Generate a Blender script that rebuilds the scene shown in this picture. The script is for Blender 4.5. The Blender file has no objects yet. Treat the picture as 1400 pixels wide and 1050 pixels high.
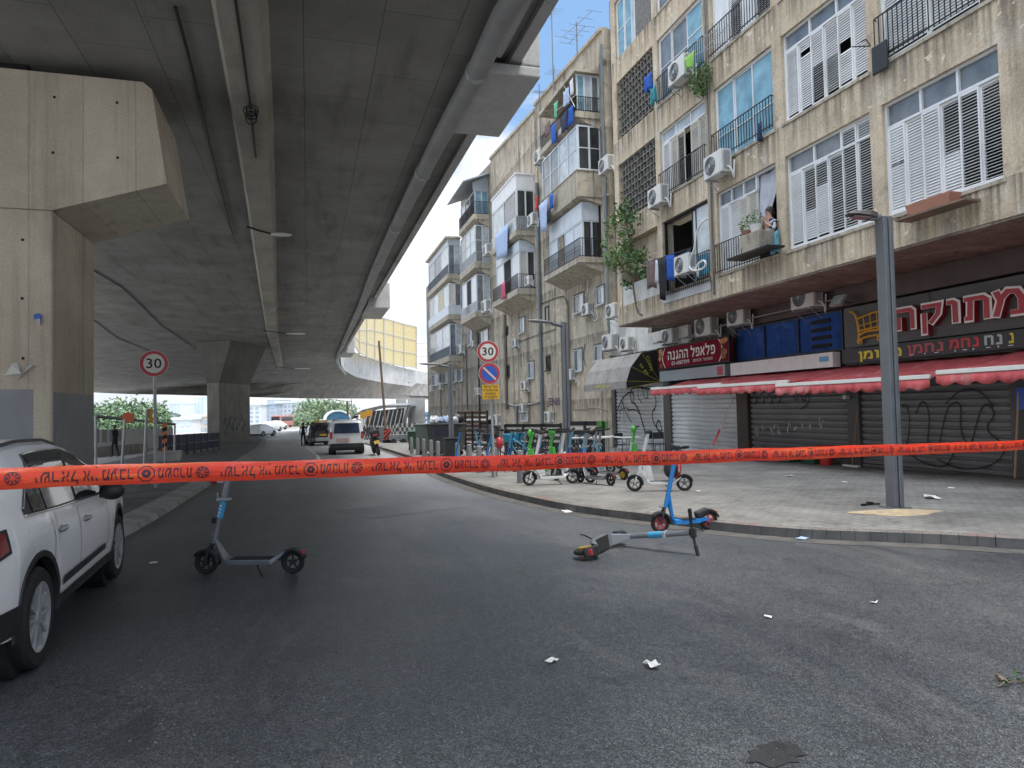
import bpy, bmesh, math, random
from mathutils import Vector, Matrix, Quaternion
random.seed(7)
SC = bpy.context.scene
COL = SC.collection
R = math.radians
PI = math.pi
# ------------------------------------------------------------------ camera (1400x1050 photograph)
FPX = 950.0
CAMH = 1.6
YAW, PITCH, ROLL = R(16.4), math.atan(33/950.0), -0.022
FW = Vector((math.sin(YAW)*math.cos(PITCH), math.cos(YAW)*math.cos(PITCH), math.sin(PITCH)))
_r0 = Vector((math.cos(YAW), -math.sin(YAW), 0))
_u0 = _r0.cross(FW)
RT = _r0*math.cos(ROLL) + _u0*math.sin(ROLL)
UP = _u0*math.cos(ROLL) - _r0*math.sin(ROLL)
CP = Vector((0, 0, CAMH))
def ray(px, py): return FW*FPX + RT*(px-700) - UP*(py-525)
def onx(px, py, X):
    d = ray(px, py); return CP + d*((X-CP.x)/d.x)
def ony(px, py, Y):
    d = ray(px, py); return CP + d*((Y-CP.y)/d.y)
def onz(px, py, Z):
    d = ray(px, py); return CP + d*((Z-CP.z)/d.z)
GS = 0.0165
def gz(y):
    return -GS*max(0.0, min(y, 95.0))
def gnd(px, py, dz=0.0):
    d = ray(px, py); t = (dz-CP.z)/(d.z+GS*d.y); p = CP + d*t
    if p.y > 95: return onz(px, py, gz(95)+dz)
    return p
def atd(px, py, D): return CP + ray(px, py)/FPX*D
def at(px, D, dz=0.0, py=600):
    p = atd(px, py, D); return Vector((p.x, p.y, gz(p.y)+dz))
def kerbed(p): return Vector((p.x, p.y, gz(p.y)+0.13))
cam_d = bpy.data.cameras.new("camera"); cam = bpy.data.objects.new("camera", cam_d); COL.objects.link(cam)
m = Matrix((RT, UP, -FW)).transposed().to_4x4(); m.translation = CP
cam.matrix_world = m
cam_d.sensor_width = 36.0; cam_d.lens = FPX/1400*36.0; cam_d.clip_end = 3000; cam_d.clip_start = 0.05
SC.camera = cam
SC.view_settings.view_transform = 'Standard'; SC.view_settings.look = 'None'; SC.view_settings.exposure = 0
SC.render.engine = 'CYCLES'
SC.cycles.max_bounces = 6; SC.cycles.diffuse_bounces = 4; SC.cycles.glossy_bounces = 3
try: SC.cycles.use_denoising = True
except Exception: pass

# ------------------------------------------------------------------ objects, tags
def tag(o, label=None, cat=None, group=None, kind=None):
    if label: o['label'] = label
    if cat: o['category'] = cat
    if group: o['group'] = group
    if kind: o['kind'] = kind
    return o
WM = {}
def thing(name, label, cat, loc=(0, 0, 0), rotz=0.0, group=None, mat=None):
    o = bpy.data.objects.new(name, None); COL.objects.link(o)
    o.empty_display_size = 0.1
    M4 = mat.copy() if mat is not None else Matrix.Translation(Vector(loc)) @ Matrix.Rotation(rotz, 4, 'Z')
    o.matrix_world = M4
    WM[o.name] = M4
    return tag(o, label, cat, group)
def kids(o): return [c for c in bpy.data.objects if c.parent == o]
def copy_tree(o, parent=None, ch=None):
    if ch is None:
        ch = {}
        for c in bpy.data.objects:
            if c.parent: ch.setdefault(c.parent.name, []).append(c)
    c = o.copy(); COL.objects.link(c)
    if parent is not None: c.parent = parent
    for k in ch.get(o.name, []): copy_tree(k, c, ch)
    return c
def place(o, loc, rotz=0.0, label=None, mat=None, scale=1.0):
    o.matrix_world = mat if mat is not None else Matrix.Translation(Vector(loc)) @ Matrix.Rotation(rotz, 4, 'Z') @ Matrix.Scale(scale, 4)
    if label: o['label'] = label
    return o
class Stamp:
    """builds the first of a kind, then copies it"""
    def __init__(self, proto): self.proto = proto; self.used = False
    def __call__(self, loc, rotz, label, mat=None, scale=1.0):
        o = copy_tree(self.proto) if self.used else self.proto
        self.used = True
        return place(o, loc, rotz, label, mat, scale)

class MB:
    def __init__(self): self.v = []; self.f = []; self.m = []
    def add(self, vs, fs, mi=0):
        b = len(self.v); self.v += [Vector(p) for p in vs]
        for f in fs: self.f.append([i+b for i in f]); self.m.append(mi)
        return self
    def box(self, x0, x1, y0, y1, z0, z1, mi=0):
        x0, x1 = min(x0, x1), max(x0, x1); y0, y1 = min(y0, y1), max(y0, y1); z0, z1 = min(z0, z1), max(z0, z1)
        v = [(x0,y0,z0),(x1,y0,z0),(x1,y1,z0),(x0,y1,z0),(x0,y0,z1),(x1,y0,z1),(x1,y1,z1),(x0,y1,z1)]
        return self.add(v, [(0,3,2,1),(4,5,6,7),(0,1,5,4),(1,2,6,5),(2,3,7,6),(3,0,4,7)], mi)
    def obox(self, c, size, rot=None, mi=0):
        b = MB().box(-size[0]/2, size[0]/2, -size[1]/2, size[1]/2, -size[2]/2, size[2]/2)
        q = rot.to_3x3() if rot is not None else Matrix.Identity(3)
        return self.add([q @ p + Vector(c) for p in b.v], b.f, mi)
    def hexa(self, lo, hi, mi=0):
        return self.add(list(lo)+list(hi), [(0,3,2,1),(4,5,6,7),(0,1,5,4),(1,2,6,5),(2,3,7,6),(3,0,4,7)], mi)
    def quad(self, a, b, c, d, mi=0): return self.add([a, b, c, d], [(0, 1, 2, 3)], mi)
    def prism(self, poly, vec, mi=0):
        n = len(poly); vec = Vector(vec); poly = [Vector(p) for p in poly]
        vs = poly + [p+vec for p in poly]
        fs = [tuple(range(n))[::-1], tuple(range(n, 2*n))] + [(i, (i+1) % n, n+(i+1) % n, n+i) for i in range(n)]
        return self.add(vs, fs, mi)
    def cyl(self, p0, p1, r0, r1=None, n=12, mi=0, cap=True):
        p0, p1 = Vector(p0), Vector(p1); r1 = r0 if r1 is None else r1
        d = (p1-p0); d = d.normalized() if d.length > 1e-9 else Vector((0,0,1))
        a = d.orthogonal().normalized(); b = d.cross(a)
        vs = []
        for p, r in ((p0, r0), (p1, r1)):
            for i in range(n):
                t = 2*PI*i/n; vs.append(p + (a*math.cos(t)+b*math.sin(t))*r)
        fs = [(i, (i+1) % n, n+(i+1) % n, n+i) for i in range(n)]
        if cap: fs += [tuple(range(n))[::-1], tuple(range(n, 2*n))]
        return self.add(vs, fs, mi)
    def tube(self, pts, r, n=8, mi=0, rs=None):
        pts = [Vector(p) for p in pts]; k = len(pts); vs = []
        a = None
        for j, p in enumerate(pts):
            t = (pts[min(j+1, k-1)]-pts[max(j-1, 0)]).normalized()
            if a is None: a = t.orthogonal().normalized()
            else: a = (a - t*a.dot(t)); a = a.normalized() if a.length > 1e-6 else t.orthogonal().normalized()
            b = t.cross(a); rr = rs[j] if rs else r
            for i in range(n):
                th = 2*PI*i/n; vs.append(p+(a*math.cos(th)+b*math.sin(th))*rr)
        fs = []
        for j in range(k-1):
            for i in range(n):
                fs.append((j*n+i, j*n+(i+1) % n, (j+1)*n+(i+1) % n, (j+1)*n+i))
        fs += [tuple(range(n))[::-1], tuple(range((k-1)*n, k*n))]
        return self.add(vs, fs, mi)
    def lathe(self, c, axis, prof, n=24, mi=0, closed=False, cap=True):
        """prof: list of (radius, offset along axis)"""
        c = Vector(c); ax = Vector(axis).normalized(); a = ax.orthogonal().normalized(); b = ax.cross(a)
        vs = []; k = len(prof)
        for r, h in prof:
            for i in range(n):
                t = 2*PI*i/n; vs.append(c+ax*h+(a*math.cos(t)+b*math.sin(t))*r)
        fs = []
        for j in range(k if closed else k-1):
            j2 = (j+1) % k
            for i in range(n): fs.append((j*n+i, j*n+(i+1) % n, j2*n+(i+1) % n, j2*n+i))
        if not closed and cap: fs += [tuple(range(n))[::-1], tuple(range((k-1)*n, k*n))]
        return self.add(vs, fs, mi)
    def torus(self, c, axis, Rr, r, n=28, k=10, mi=0, flat=1.0):
        return self.lathe(c, axis, [(Rr+r*math.cos(2*PI*j/k), r*flat*math.sin(2*PI*j/k)) for j in range(k)], n, mi, True)
    def ball(self, c, r, n=10, mi=0, sq=(1, 1, 1)):
        c = Vector(c); vs = [c+Vector((0,0,-r*sq[2]))]; h = n//2
        for j in range(1, h):
            ph = -PI/2+PI*j/h
            for i in range(n):
                t = 2*PI*i/n; vs.append(c+Vector((math.cos(t)*math.cos(ph)*r*sq[0], math.sin(t)*math.cos(ph)*r*sq[1], math.sin(ph)*r*sq[2])))
        vs.append(c+Vector((0,0,r*sq[2]))); fs = [(0, 1+(i+1) % n, 1+i) for i in range(n)]
        for j in range(h-2):
            for i in range(n): fs.append((1+j*n+i, 1+j*n+(i+1) % n, 1+(j+1)*n+(i+1) % n, 1+(j+1)*n+i))
        L = len(vs)-1; b = 1+(h-2)*n
        fs += [(b+i, b+(i+1) % n, L) for i in range(n)]
        return self.add(vs, fs, mi)
    def grid(self, rows, mi=0):
        k = len(rows[0]); vs = [p for r in rows for p in r]
        return self.add(vs, [(j*k+i, j*k+i+1, (j+1)*k+i+1, (j+1)*k+i) for j in range(len(rows)-1) for i in range(k-1)], mi)
    def merge(self, o, M4=None, mi=None):
        b = len(self.v); self.v += [(M4 @ p if M4 is not None else p) for p in o.v]
        for f, q in zip(o.f, o.m): self.f.append([i+b for i in f]); self.m.append(q if mi is None else mi)
        return self
    def build(self, name, mats, parent=None, smooth=False, bev=0.0, world=True, sub=0, ang=40, solid=0):
        if not isinstance(mats, (list, tuple)): mats = [mats]
        vs = self.v
        if parent is not None and world:
            inv = WM[parent.name].inverted(); vs = [inv @ p for p in vs]
        me = bpy.data.meshes.new(name); me.from_pydata([tuple(p) for p in vs], [], self.f)
        for mt in mats: me.materials.append(mt)
        me.polygons.foreach_set('material_index', self.m)
        if smooth: me.polygons.foreach_set('use_smooth', [True]*len(self.f))
        me.update()
        o = bpy.data.objects.new(name, me); COL.objects.link(o)
        if parent is not None:
            o.parent = parent; WM[o.name] = WM[parent.name]
        else: WM[o.name] = Matrix.Identity(4)
        bm = bmesh.new(); bm.from_mesh(me); bmesh.ops.recalc_face_normals(bm, faces=bm.faces); bm.to_mesh(me); bm.free()
        if smooth:
            try: me.set_sharp_from_angle(angle=R(ang))
            except Exception: pass
        if solid:
            d = o.modifiers.new('solid', 'SOLIDIFY'); d.thickness = solid; d.offset = 0
        if bev:
            d = o.modifiers.new('bevel', 'BEVEL'); d.width = bev; d.segments = 2; d.limit_method = 'ANGLE'; d.angle_limit = R(50)
        if sub:
            d = o.modifiers.new('sub', 'SUBSURF'); d.levels = sub; d.render_levels = sub
        return o
def wstruct(mb, name, mats, **k):
    o = mb.build(name, mats, **k); tag(o, kind='structure'); return o
def wthing(mb, name, mats, label, cat, group=None, base=None, **k):
    """a thing that is a single mesh, built in world coordinates, its origin put at its base"""
    if base is None:
        xs = [p.x for p in mb.v]; ys = [p.y for p in mb.v]; base = Vector(((min(xs)+max(xs))/2, (min(ys)+max(ys))/2, min(p.z for p in mb.v)))
    base = Vector(base)
    mb.v = [p-base for p in mb.v]
    o = mb.build(name, mats, **k); o.location = base; WM[o.name] = Matrix.Translation(base)
    return tag(o, label, cat, group)

# ------------------------------------------------------------------ text
_tc = {}
def text_mb(s, wgt=0.0):
    key = (s, wgt)
    if key in _tc: return _tc[key]
    cu = bpy.data.curves.new('t', 'FONT'); cu.body = s; cu.size = 1.0; cu.resolution_u = 2; cu.offset = wgt
    ob = bpy.data.objects.new('t', cu); COL.objects.link(ob)
    dg = bpy.context.evaluated_depsgraph_get(); ev = ob.evaluated_get(dg); me = ev.to_mesh()
    vs = [v.co.copy() for v in me.vertices]; fs = [tuple(p.vertices) for p in me.polygons]
    ev.to_mesh_clear(); bpy.data.objects.remove(ob); bpy.data.curves.remove(cu)
    if not vs: vs = [Vector((0,0,0)), Vector((1,0,0)), Vector((0,1,0))]; fs = []
    x0 = min(v.x for v in vs); x1 = max(v.x for v in vs); y0 = min(v.y for v in vs); y1 = max(v.y for v in vs)
    _tc[key] = ([((v.x-x0)/max(1e-6, x1-x0), (v.y-y0)/max(1e-6, y1-y0)) for v in vs], fs, (x1-x0)/max(1e-6, y1-y0))
    return _tc[key]
def put_text(mb, s, o, u, v, mi=0, wgt=0.0, depth=None, rim=None):
    """string s stretched over the parallelogram o, o+u, o+u+v, o+v ; depth = extrude vector"""
    o, u, v = Vector(o), Vector(u), Vector(v); nn = u.cross(v).normalized()*.0006
    if is_heb(s):
        vs, fs, asp = heb_glyphs(s, .17+wgt); P = [o+u*a+v*b+nn*l for a, b, l in vs]
    else:
        vs, fs, asp = text_mb(s, wgt); P = [o+u*a+v*b for a, b in vs]
    if depth is None: return mb.add(P, fs, mi)
    d = Vector(depth); n = len(P)
    from collections import Counter
    ec = Counter()
    for f in fs:
        for i in range(len(f)): ec[(f[i], f[(i+1) % len(f)])] += 1
    side = [(a, b, b+n, a+n) for (a, b) in ec if (b, a) not in ec]
    mb.add(P+[p-d for p in P], [], mi)
    b0 = len(mb.v)-2*n
    for f in fs: mb.f.append([i+b0 for i in f]); mb.m.append(mi)
    for f in side: mb.f.append([i+b0 for i in f]); mb.m.append(mi if rim is None else rim)
    return mb
def heb(s): return s[::-1]
# Hebrew block letters drawn as strokes (x right, y up, 0 baseline, 1 top)
HG = {'ה': [[(0,.9),(.60,.9),(.7,.8),(.7,0)], [(.1,.58),(.1,0)]], 'מ': [[(.0,0),(.14,.6),(.02,.98)], [(.14,.66),(.34,.92),(.58,.88),(.7,.62),(.7,.09),(.38,.09)]],
 'ת': [[(0,.09),(.17,.09),(.2,.84)], [(.0,.9),(.58,.9),(.7,.78),(.7,0)]], 'ו': [[(0,.9),(.18,.9),(.26,.82),(.26,0)]], 'ק': [[(0,.9),(.68,.9),(.62,.5),(.32,.12)], [(.1,.6),(.1,-.32)]],
 'פ': [[(.3,.5),(.12,.5),(.1,.86),(.5,.9),(.66,.75),(.66,.22),(.5,.09),(.02,.09)]], 'ל': [[(.04,1.28),(.04,.88),(.62,.88),(.58,.6),(.28,0)]], 'א': [[(.04,.98),(.70,.0)], [(.64,.98),(.62,.7),(.46,.45)], [(.05,0),(.08,.34),(.28,.58)]],
 'ג': [[(.14,.9),(.36,.9),(.42,.4),(.5,0)], [(.38,.36),(.04,.0)]], 'נ': [[(.16,.9),(.38,.9),(.45,.8),(.45,.09),(.02,.09)]], 'ן': [[(0,.9),(.17,.9),(.24,.8),(.24,-.32)]], 'י': [[(.02,.9),(.17,.9),(.22,.8),(.22,.5)]],
 'ח': [[(.0,.9),(.58,.9),(.7,.8),(.7,0)], [(.12,.82),(.12,0)]], 'ש': [[(.04,.98),(.14,.09),(.6,.09),(.86,.45),(.86,.98)], [(.46,.98),(.44,.58),(.2,.36)]], 'ט': [[(.3,.9),(.1,.88),(.1,.09),(.6,.09),(.74,.4),(.7,.8),(.46,.92)]],
 'ר': [[(0,.9),(.52,.9),(.65,.78),(.65,0)]], 'ע': [[(.05,.98),(.26,.24)], [(.66,.98),(.62,.42),(.4,.14),(0,-.04)]], 'ב': [[(.05,.9),(.5,.9),(.62,.8),(.62,.17)], [(.0,.09),(.76,.09)]], 'כ': [[(.05,.9),(.48,.9),(.64,.75),(.64,.22),(.48,.09),(.05,.09)]],
 'ס': [[(.02,.9),(.6,.9),(.7,.55),(.5,.08),(.26,.08),(.1,.4),(.12,.82)]], 'ם': [[(.02,.9),(.62,.9),(.64,.09),(.1,.09),(.1,.82)]], 'ז': [[(0,.9),(.38,.9)], [(.2,.84),(.2,0)]], 'צ': [[(.05,.98),(.58,.15)], [(.62,.98),(.6,.7),(.42,.5)], [(.0,.09),(.68,.09)]], 'ד': [[(0,.9),(.72,.9)], [(.58,.84),(.58,0)]]}
def ribbon(P, t):
    P = [Vector((x, y, 0)) for x, y in P]; Lf, Rt = [], []
    for i, p in enumerate(P):
        d0 = (p-P[i-1]).normalized() if i else None; d1 = (P[i+1]-p).normalized() if i < len(P)-1 else None
        d = (d0 or d1) if (d0 is None or d1 is None) else (d0+d1).normalized()
        k = 1/max(.5, d.dot(d1 or d0)); n = Vector((-d.y, d.x, 0))*t/2*k
        Lf.append(p+n); Rt.append(p-n)
    return Lf+Rt[::-1], [(i, i+1, 2*len(P)-2-i, 2*len(P)-1-i) for i in range(len(P)-1)]
def heb_glyphs(s, t):
    """(points (x, y, layer), faces, width)"""
    vs, fs, x, L = [], [], 0.0, 0
    for ch in s:
        if ch in HG:
            wd = max(px for st in HG[ch] for px, _ in st)
            for st in HG[ch]:
                P, F = ribbon(st, t); b = len(vs); vs += [(p.x+x+.08, p.y, L) for p in P]; fs += [tuple(i+b for i in f) for f in F]; L = (L+1) % 3
            x += wd+.30
        elif ch == '|':
            P, F = ribbon([(.05, 0), (.05, 1)], t*.7); b = len(vs); vs += [(p.x+x, p.y, 0) for p in P]; fs += [tuple(i+b for i in f) for f in F]; x += .35
        else: x += .45
    w_ = max(.01, x-.14)
    return [(a/w_, b, l) for a, b, l in vs], fs, w_
def is_heb(s): return any(c in HG for c in s)


# ------------------------------------------------------------------ materials
def _new(name):
    mt = bpy.data.materials.new(name); mt.use_nodes = True
    nt = mt.node_tree; b = nt.nodes['Principled BSDF']; return mt, nt, b
def N(nt, t, **k):
    n = nt.nodes.new(t)
    for a, v in k.items():
        if a in n.inputs: n.inputs[a].default_value = v
        else: setattr(n, a, v)
    return n
def rgba(c): return (c[0], c[1], c[2], 1.0)
def ramp(nt, src, stops):
    r = nt.nodes.new('ShaderNodeValToRGB'); e = r.color_ramp.elements
    while len(e) < len(stops): e.new(0.5)
    for q, (p, c) in zip(e, stops):
        q.position = p; q.color = rgba(c) if not isinstance(c, (int, float)) else (c, c, c, 1)
    nt.links.new(src, r.inputs[0]); return r.outputs[0]
def mixc(nt, f, a, b, mode='MIX'):
    m_ = nt.nodes.new('ShaderNodeMix'); m_.data_type = 'RGBA'; m_.blend_type = mode
    for sock, val in ((m_.inputs[0], f), (m_.inputs[6], a), (m_.inputs[7], b)):
        if isinstance(val, bpy.types.NodeSocket): nt.links.new(val, sock)
        elif isinstance(val, (int, float)): sock.default_value = val
        else: sock.default_value = rgba(val)
    return m_.outputs[2]
def coords(nt, sc=(1, 1, 1), world=False):
    if world: s = N(nt, 'ShaderNodeNewGeometry').outputs['Position']
    else: s = N(nt, 'ShaderNodeTexCoord').outputs['Object']
    mp = N(nt, 'ShaderNodeMapping'); mp.inputs['Scale'].default_value = sc
    nt.links.new(s, mp.inputs[0]); return mp.outputs[0]
def noise(nt, co, scale, detail=4, rough=0.55, dist=0.0):
    n = N(nt, 'ShaderNodeTexNoise'); n.inputs['Scale'].default_value = scale; n.inputs['Detail'].default_value = detail
    n.inputs['Roughness'].default_value = rough; n.inputs['Distortion'].default_value = dist
    nt.links.new(co, n.inputs['Vector']); return n.outputs[0]
def bump(nt, b, h, st, dist=0.01):
    bp = N(nt, 'ShaderNodeBump'); bp.inputs['Strength'].default_value = st; bp.inputs['Distance'].default_value = dist
    nt.links.new(h, bp.inputs['Height']); nt.links.new(bp.outputs[0], b.inputs['Normal'])
def M(name, col, rough=0.55, metal=0.0, var=0.12, scale=6.0, bmp=0.0, spec=0.5, dirt=0.0, world=False, coat=0.0):
    mt, nt, b = _new(name)
    b.inputs['Roughness'].default_value = rough; b.inputs['Metallic'].default_value = metal
    b.inputs['Specular IOR Level'].default_value = spec
    if coat: b.inputs['Coat Weight'].default_value = coat; b.inputs['Coat Roughness'].default_value = 0.05
    co = coords(nt, world=world); n = noise(nt, co, scale, 5)
    c = ramp(nt, n, [(0.25, [x*(1-var) for x in col]), (0.75, [min(1, x*(1+var)) for x in col])])
    if dirt:
        n2 = noise(nt, coords(nt, (1, 1, .35), world), scale*0.45, 6, .65)
        c = mixc(nt, ramp(nt, n2, [(0.48, 0.0), (0.75, dirt)]), c, [x*0.25+0.01 for x in col])
    nt.links.new(c, b.inputs['Base Color'])
    if rough > 0.2:
        rr = ramp(nt, n, [(0.2, max(0.02, rough-0.1)), (0.8, min(1, rough+0.08))]); nt.links.new(rr, b.inputs['Roughness'])
    if bmp: bump(nt, b, noise(nt, co, scale*8, 5), bmp)
    return mt
def M_glass(name, col, rough=0.06, var=0.45):
    return M(name, col, rough, 0, var, 1.9, spec=0.9, world=True)
def M_wall(name, col, dark, streak=0.6, scale=1.0, patch=None, grime=0.5, sill=None):
    """weathered render: blotches, vertical run-off streaks, patches of bare plaster"""
    mt, nt, b = _new(name); b.inputs['Roughness'].default_value = 0.92; b.inputs['Specular IOR Level'].default_value = 0.2
    co = coords(nt, (1, 1, 1), True)
    n1 = noise(nt, co, 0.9*scale, 8, 0.62, .4)
    c = ramp(nt, n1, [(0.28, [x*0.72 for x in col]), (0.5, col), (0.74, [min(1, x*1.17) for x in col])])
    if patch is not None:
        c = mixc(nt, ramp(nt, noise(nt, co, 0.55*scale, 6, .7, 1.0), [(0.54, 0.0), (0.60, 0.75)]), c, patch)
    st = noise(nt, coords(nt, (2.1, 2.1, 0.13), True), 1.5*scale, 6, 0.62)
    c = mixc(nt, ramp(nt, st, [(0.50, 0.0), (0.72, streak)]), c, dark)
    g = noise(nt, coords(nt, (1, 1, .8), True), 2.6*scale, 9, 0.72)
    c = mixc(nt, ramp(nt, g, [(0.54, 0.0), (0.74, grime)]), c, [x*0.7 for x in dark])
    if sill:
        sz = N(nt, 'ShaderNodeSeparateXYZ'); nt.links.new(co, sz.inputs[0])
        ma = N(nt, 'ShaderNodeMath', operation='SUBTRACT'); ma.inputs[0].default_value = sill[0]; nt.links.new(sz.outputs[2], ma.inputs[1])
        md = N(nt, 'ShaderNodeMath', operation='DIVIDE'); nt.links.new(ma.outputs[0], md.inputs[0]); md.inputs[1].default_value = sill[1]
        mf = N(nt, 'ShaderNodeMath', operation='FRACT'); nt.links.new(md.outputs[0], mf.inputs[0])
        below = ramp(nt, mf.outputs[0], [(0.0, 1.0), (0.05, .9), (0.30, .15), (0.6, 0.0)])
        s2 = noise(nt, coords(nt, (5, 5, .1), True), 1.7, 5, .6)
        mm = N(nt, 'ShaderNodeMath', operation='MULTIPLY'); nt.links.new(below, mm.inputs[0]); nt.links.new(ramp(nt, s2, [(0.40, 0.0), (0.62, .85)]), mm.inputs[1])
        c = mixc(nt, mm.outputs[0], c, [x*.8 for x in dark])
        ru = noise(nt, coords(nt, (1.3, 1.3, .5), True), 1.1, 7, .7)
        c = mixc(nt, ramp(nt, ru, [(0.62, 0.0), (0.72, .6)]), c, (.27, .17, .09))
        fl = noise(nt, co, 1.9, 9, .75, .8)
        c = mixc(nt, ramp(nt, fl, [(0.60, 0.0), (0.625, .8)]), c, [min(1, x*1.25) for x in (patch or col)])
    f = noise(nt, co, 45, 4)
    c = mixc(nt, 0.55, c, ramp(nt, f, [(0.3, 0.3), (0.7, 0.75)]), 'OVERLAY')
    nt.links.new(c, b.inputs['Base Color'])
    bump(nt, b, mixc(nt, 0.5, n1, f), 0.5, 0.02)
    return mt
def M_concrete(name, col, dark, bw=2.4, bh=1.2, axes='XY', streak=0.5, line=0.75):
    """shuttered concrete: board joints, stains"""
    mt, nt, b = _new(name); b.inputs['Roughness'].default_value = 0.85; b.inputs['Specular IOR Level'].default_value = 0.3
    g = N(nt, 'ShaderNodeNewGeometry').outputs['Position']
    sep = N(nt, 'ShaderNodeSeparateXYZ'); nt.links.new(g, sep.inputs[0])
    cmb = N(nt, 'ShaderNodeCombineXYZ')
    for i, a in enumerate(axes): nt.links.new(sep.outputs['XYZ'.index(a)], cmb.inputs[i])
    br = N(nt, 'ShaderNodeTexBrick'); nt.links.new(cmb.outputs[0], br.inputs['Vector'])
    br.inputs['Scale'].default_value = 1.0; br.inputs['Brick Width'].default_value = bw; br.inputs['Row Height'].default_value = bh
    br.inputs['Mortar Size'].default_value = 0.012; br.inputs['Mortar Smooth'].default_value = 0.6
    br.inputs['Color1'].default_value = rgba([x*0.93 for x in col]); br.inputs['Color2'].default_value = rgba([min(1, x*1.07) for x in col])
    br.inputs['Mortar'].default_value = rgba([x*(1-line) for x in col])
    co = coords(nt, (1, 1, 1), True)
    n1 = noise(nt, co, 0.5, 8, 0.65, .3)
    c = mixc(nt, 0.55, br.outputs[0], ramp(nt, n1, [(0.3, 0.28), (0.72, 0.72)]), 'OVERLAY')
    sc = (2.6, 2.6, .12) if 'Z' in axes else (1.6, .25, 1)
    st = noise(nt, coords(nt, sc, True), 1.3, 6, .65)
    c = mixc(nt, ramp(nt, st, [(0.52, 0.0), (0.75, streak)]), c, dark)
    f = noise(nt, co, 25, 5)
    c = mixc(nt, 0.3, c, ramp(nt, f, [(0.3, 0.35), (0.7, 0.7)]), 'OVERLAY')
    nt.links.new(c, b.inputs['Base Color']); bump(nt, b, mixc(nt, 0.5, f, br.outputs['Fac']), 0.25, 0.02)
    return mt
def M_asphalt():
    mt, nt, b = _new('asphalt'); b.inputs['Specular IOR Level'].default_value = 0.75; b.inputs['Specular Tint'].default_value = (.86, .93, 1, 1)
    co = coords(nt, (1, 1, 1), True)
    big = noise(nt, co, 0.35, 7, .62, .5)
    lane = noise(nt, coords(nt, (1.0, .09, 1), True), 0.9, 5, .6, .3)
    c = ramp(nt, big, [(0.3, (.030, .033, .038)), (0.5, (.055, .060, .067)), (0.72, (.102, .105, .110))])
    c = mixc(nt, ramp(nt, lane, [(0.42, 0.0), (0.7, 0.65)]), c, (.098, .098, .097))
    vo = N(nt, 'ShaderNodeTexVoronoi'); vo.inputs['Scale'].default_value = 120; nt.links.new(co, vo.inputs['Vector'])
    sp = ramp(nt, vo.outputs['Color'], [(0.3, 0.2), (0.6, 0.5), (0.9, 0.95)])
    c = mixc(nt, 0.92, c, sp, 'OVERLAY')
    for sc_, am in ((26, .28), (58, .36)):
        v3 = N(nt, 'ShaderNodeTexVoronoi'); v3.inputs['Scale'].default_value = sc_; nt.links.new(coords(nt, (1, .8, 1), True), v3.inputs['Vector'])
        c = mixc(nt, am, c, ramp(nt, v3.outputs['Color'], [(0.2, 0.28), (0.6, 0.5), (0.92, 0.86)]), 'OVERLAY')
    vo2 = N(nt, 'ShaderNodeTexVoronoi'); vo2.inputs['Scale'].default_value = 60; nt.links.new(coords(nt, (1.13, .9, 1), True), vo2.inputs['Vector'])
    c = mixc(nt, ramp(nt, vo2.outputs['Distance'], [(0.10, 0.85), (0.2, 0.0)]), c, (.25, .25, .245))
    oil = noise(nt, co, 0.75, 5, .6, 1.2)
    c = mixc(nt, ramp(nt, oil, [(0.62, 0.0), (0.7, 0.6)]), c, (.022, .022, .025))
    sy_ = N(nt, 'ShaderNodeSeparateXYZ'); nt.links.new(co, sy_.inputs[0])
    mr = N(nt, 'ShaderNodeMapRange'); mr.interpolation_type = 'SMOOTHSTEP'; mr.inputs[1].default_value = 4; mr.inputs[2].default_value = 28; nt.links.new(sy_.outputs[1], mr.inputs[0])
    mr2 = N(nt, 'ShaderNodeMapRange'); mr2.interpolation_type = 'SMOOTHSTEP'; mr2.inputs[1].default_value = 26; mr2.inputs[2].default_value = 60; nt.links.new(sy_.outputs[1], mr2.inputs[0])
    c = mixc(nt, mr.outputs[0], c, mixc(nt, .5, (.215, .22, .225), ramp(nt, big, [(.3, .13), (.7, .29)])))  # middle road's sheen and sky light painted in as a paler base
    c = mixc(nt, mr2.outputs[0], c, (.46, .46, .45))  # sunlight on the far road painted in as a pale base colour
    crk = N(nt, 'ShaderNodeTexVoronoi'); crk.feature = 'DISTANCE_TO_EDGE'; crk.inputs['Scale'].default_value = 0.32
    wob = N(nt, 'ShaderNodeVectorMath'); wob.operation = 'ADD'
    nz = N(nt, 'ShaderNodeTexNoise'); nz.inputs['Scale'].default_value = 1.6; nz.inputs['Detail'].default_value = 6
    nt.links.new(co, nz.inputs['Vector']); nt.links.new(co, wob.inputs[0]); nt.links.new(nz.outputs['Color'], wob.inputs[1])
    nt.links.new(wob.outputs[0], crk.inputs['Vector'])
    c = mixc(nt, ramp(nt, crk.outputs['Distance'], [(0.0, 0.5), (0.008, 0.0)]), c, (.014, .014, .015))
    dust = noise(nt, coords(nt, (1, .35, 1), True), 1.1, 8, .7, .6)
    c = mixc(nt, ramp(nt, dust, [(0.55, 0.0), (0.74, 0.42)]), c, (.21, .20, .185))
    nt.links.new(c, b.inputs['Base Color'])
    rr = ramp(nt, lane, [(0.3, 0.36), (0.7, 0.5)]); nt.links.new(rr, b.inputs['Roughness'])
    bump(nt, b, vo.outputs['Distance'], 0.55, 0.006)
    return mt
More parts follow.
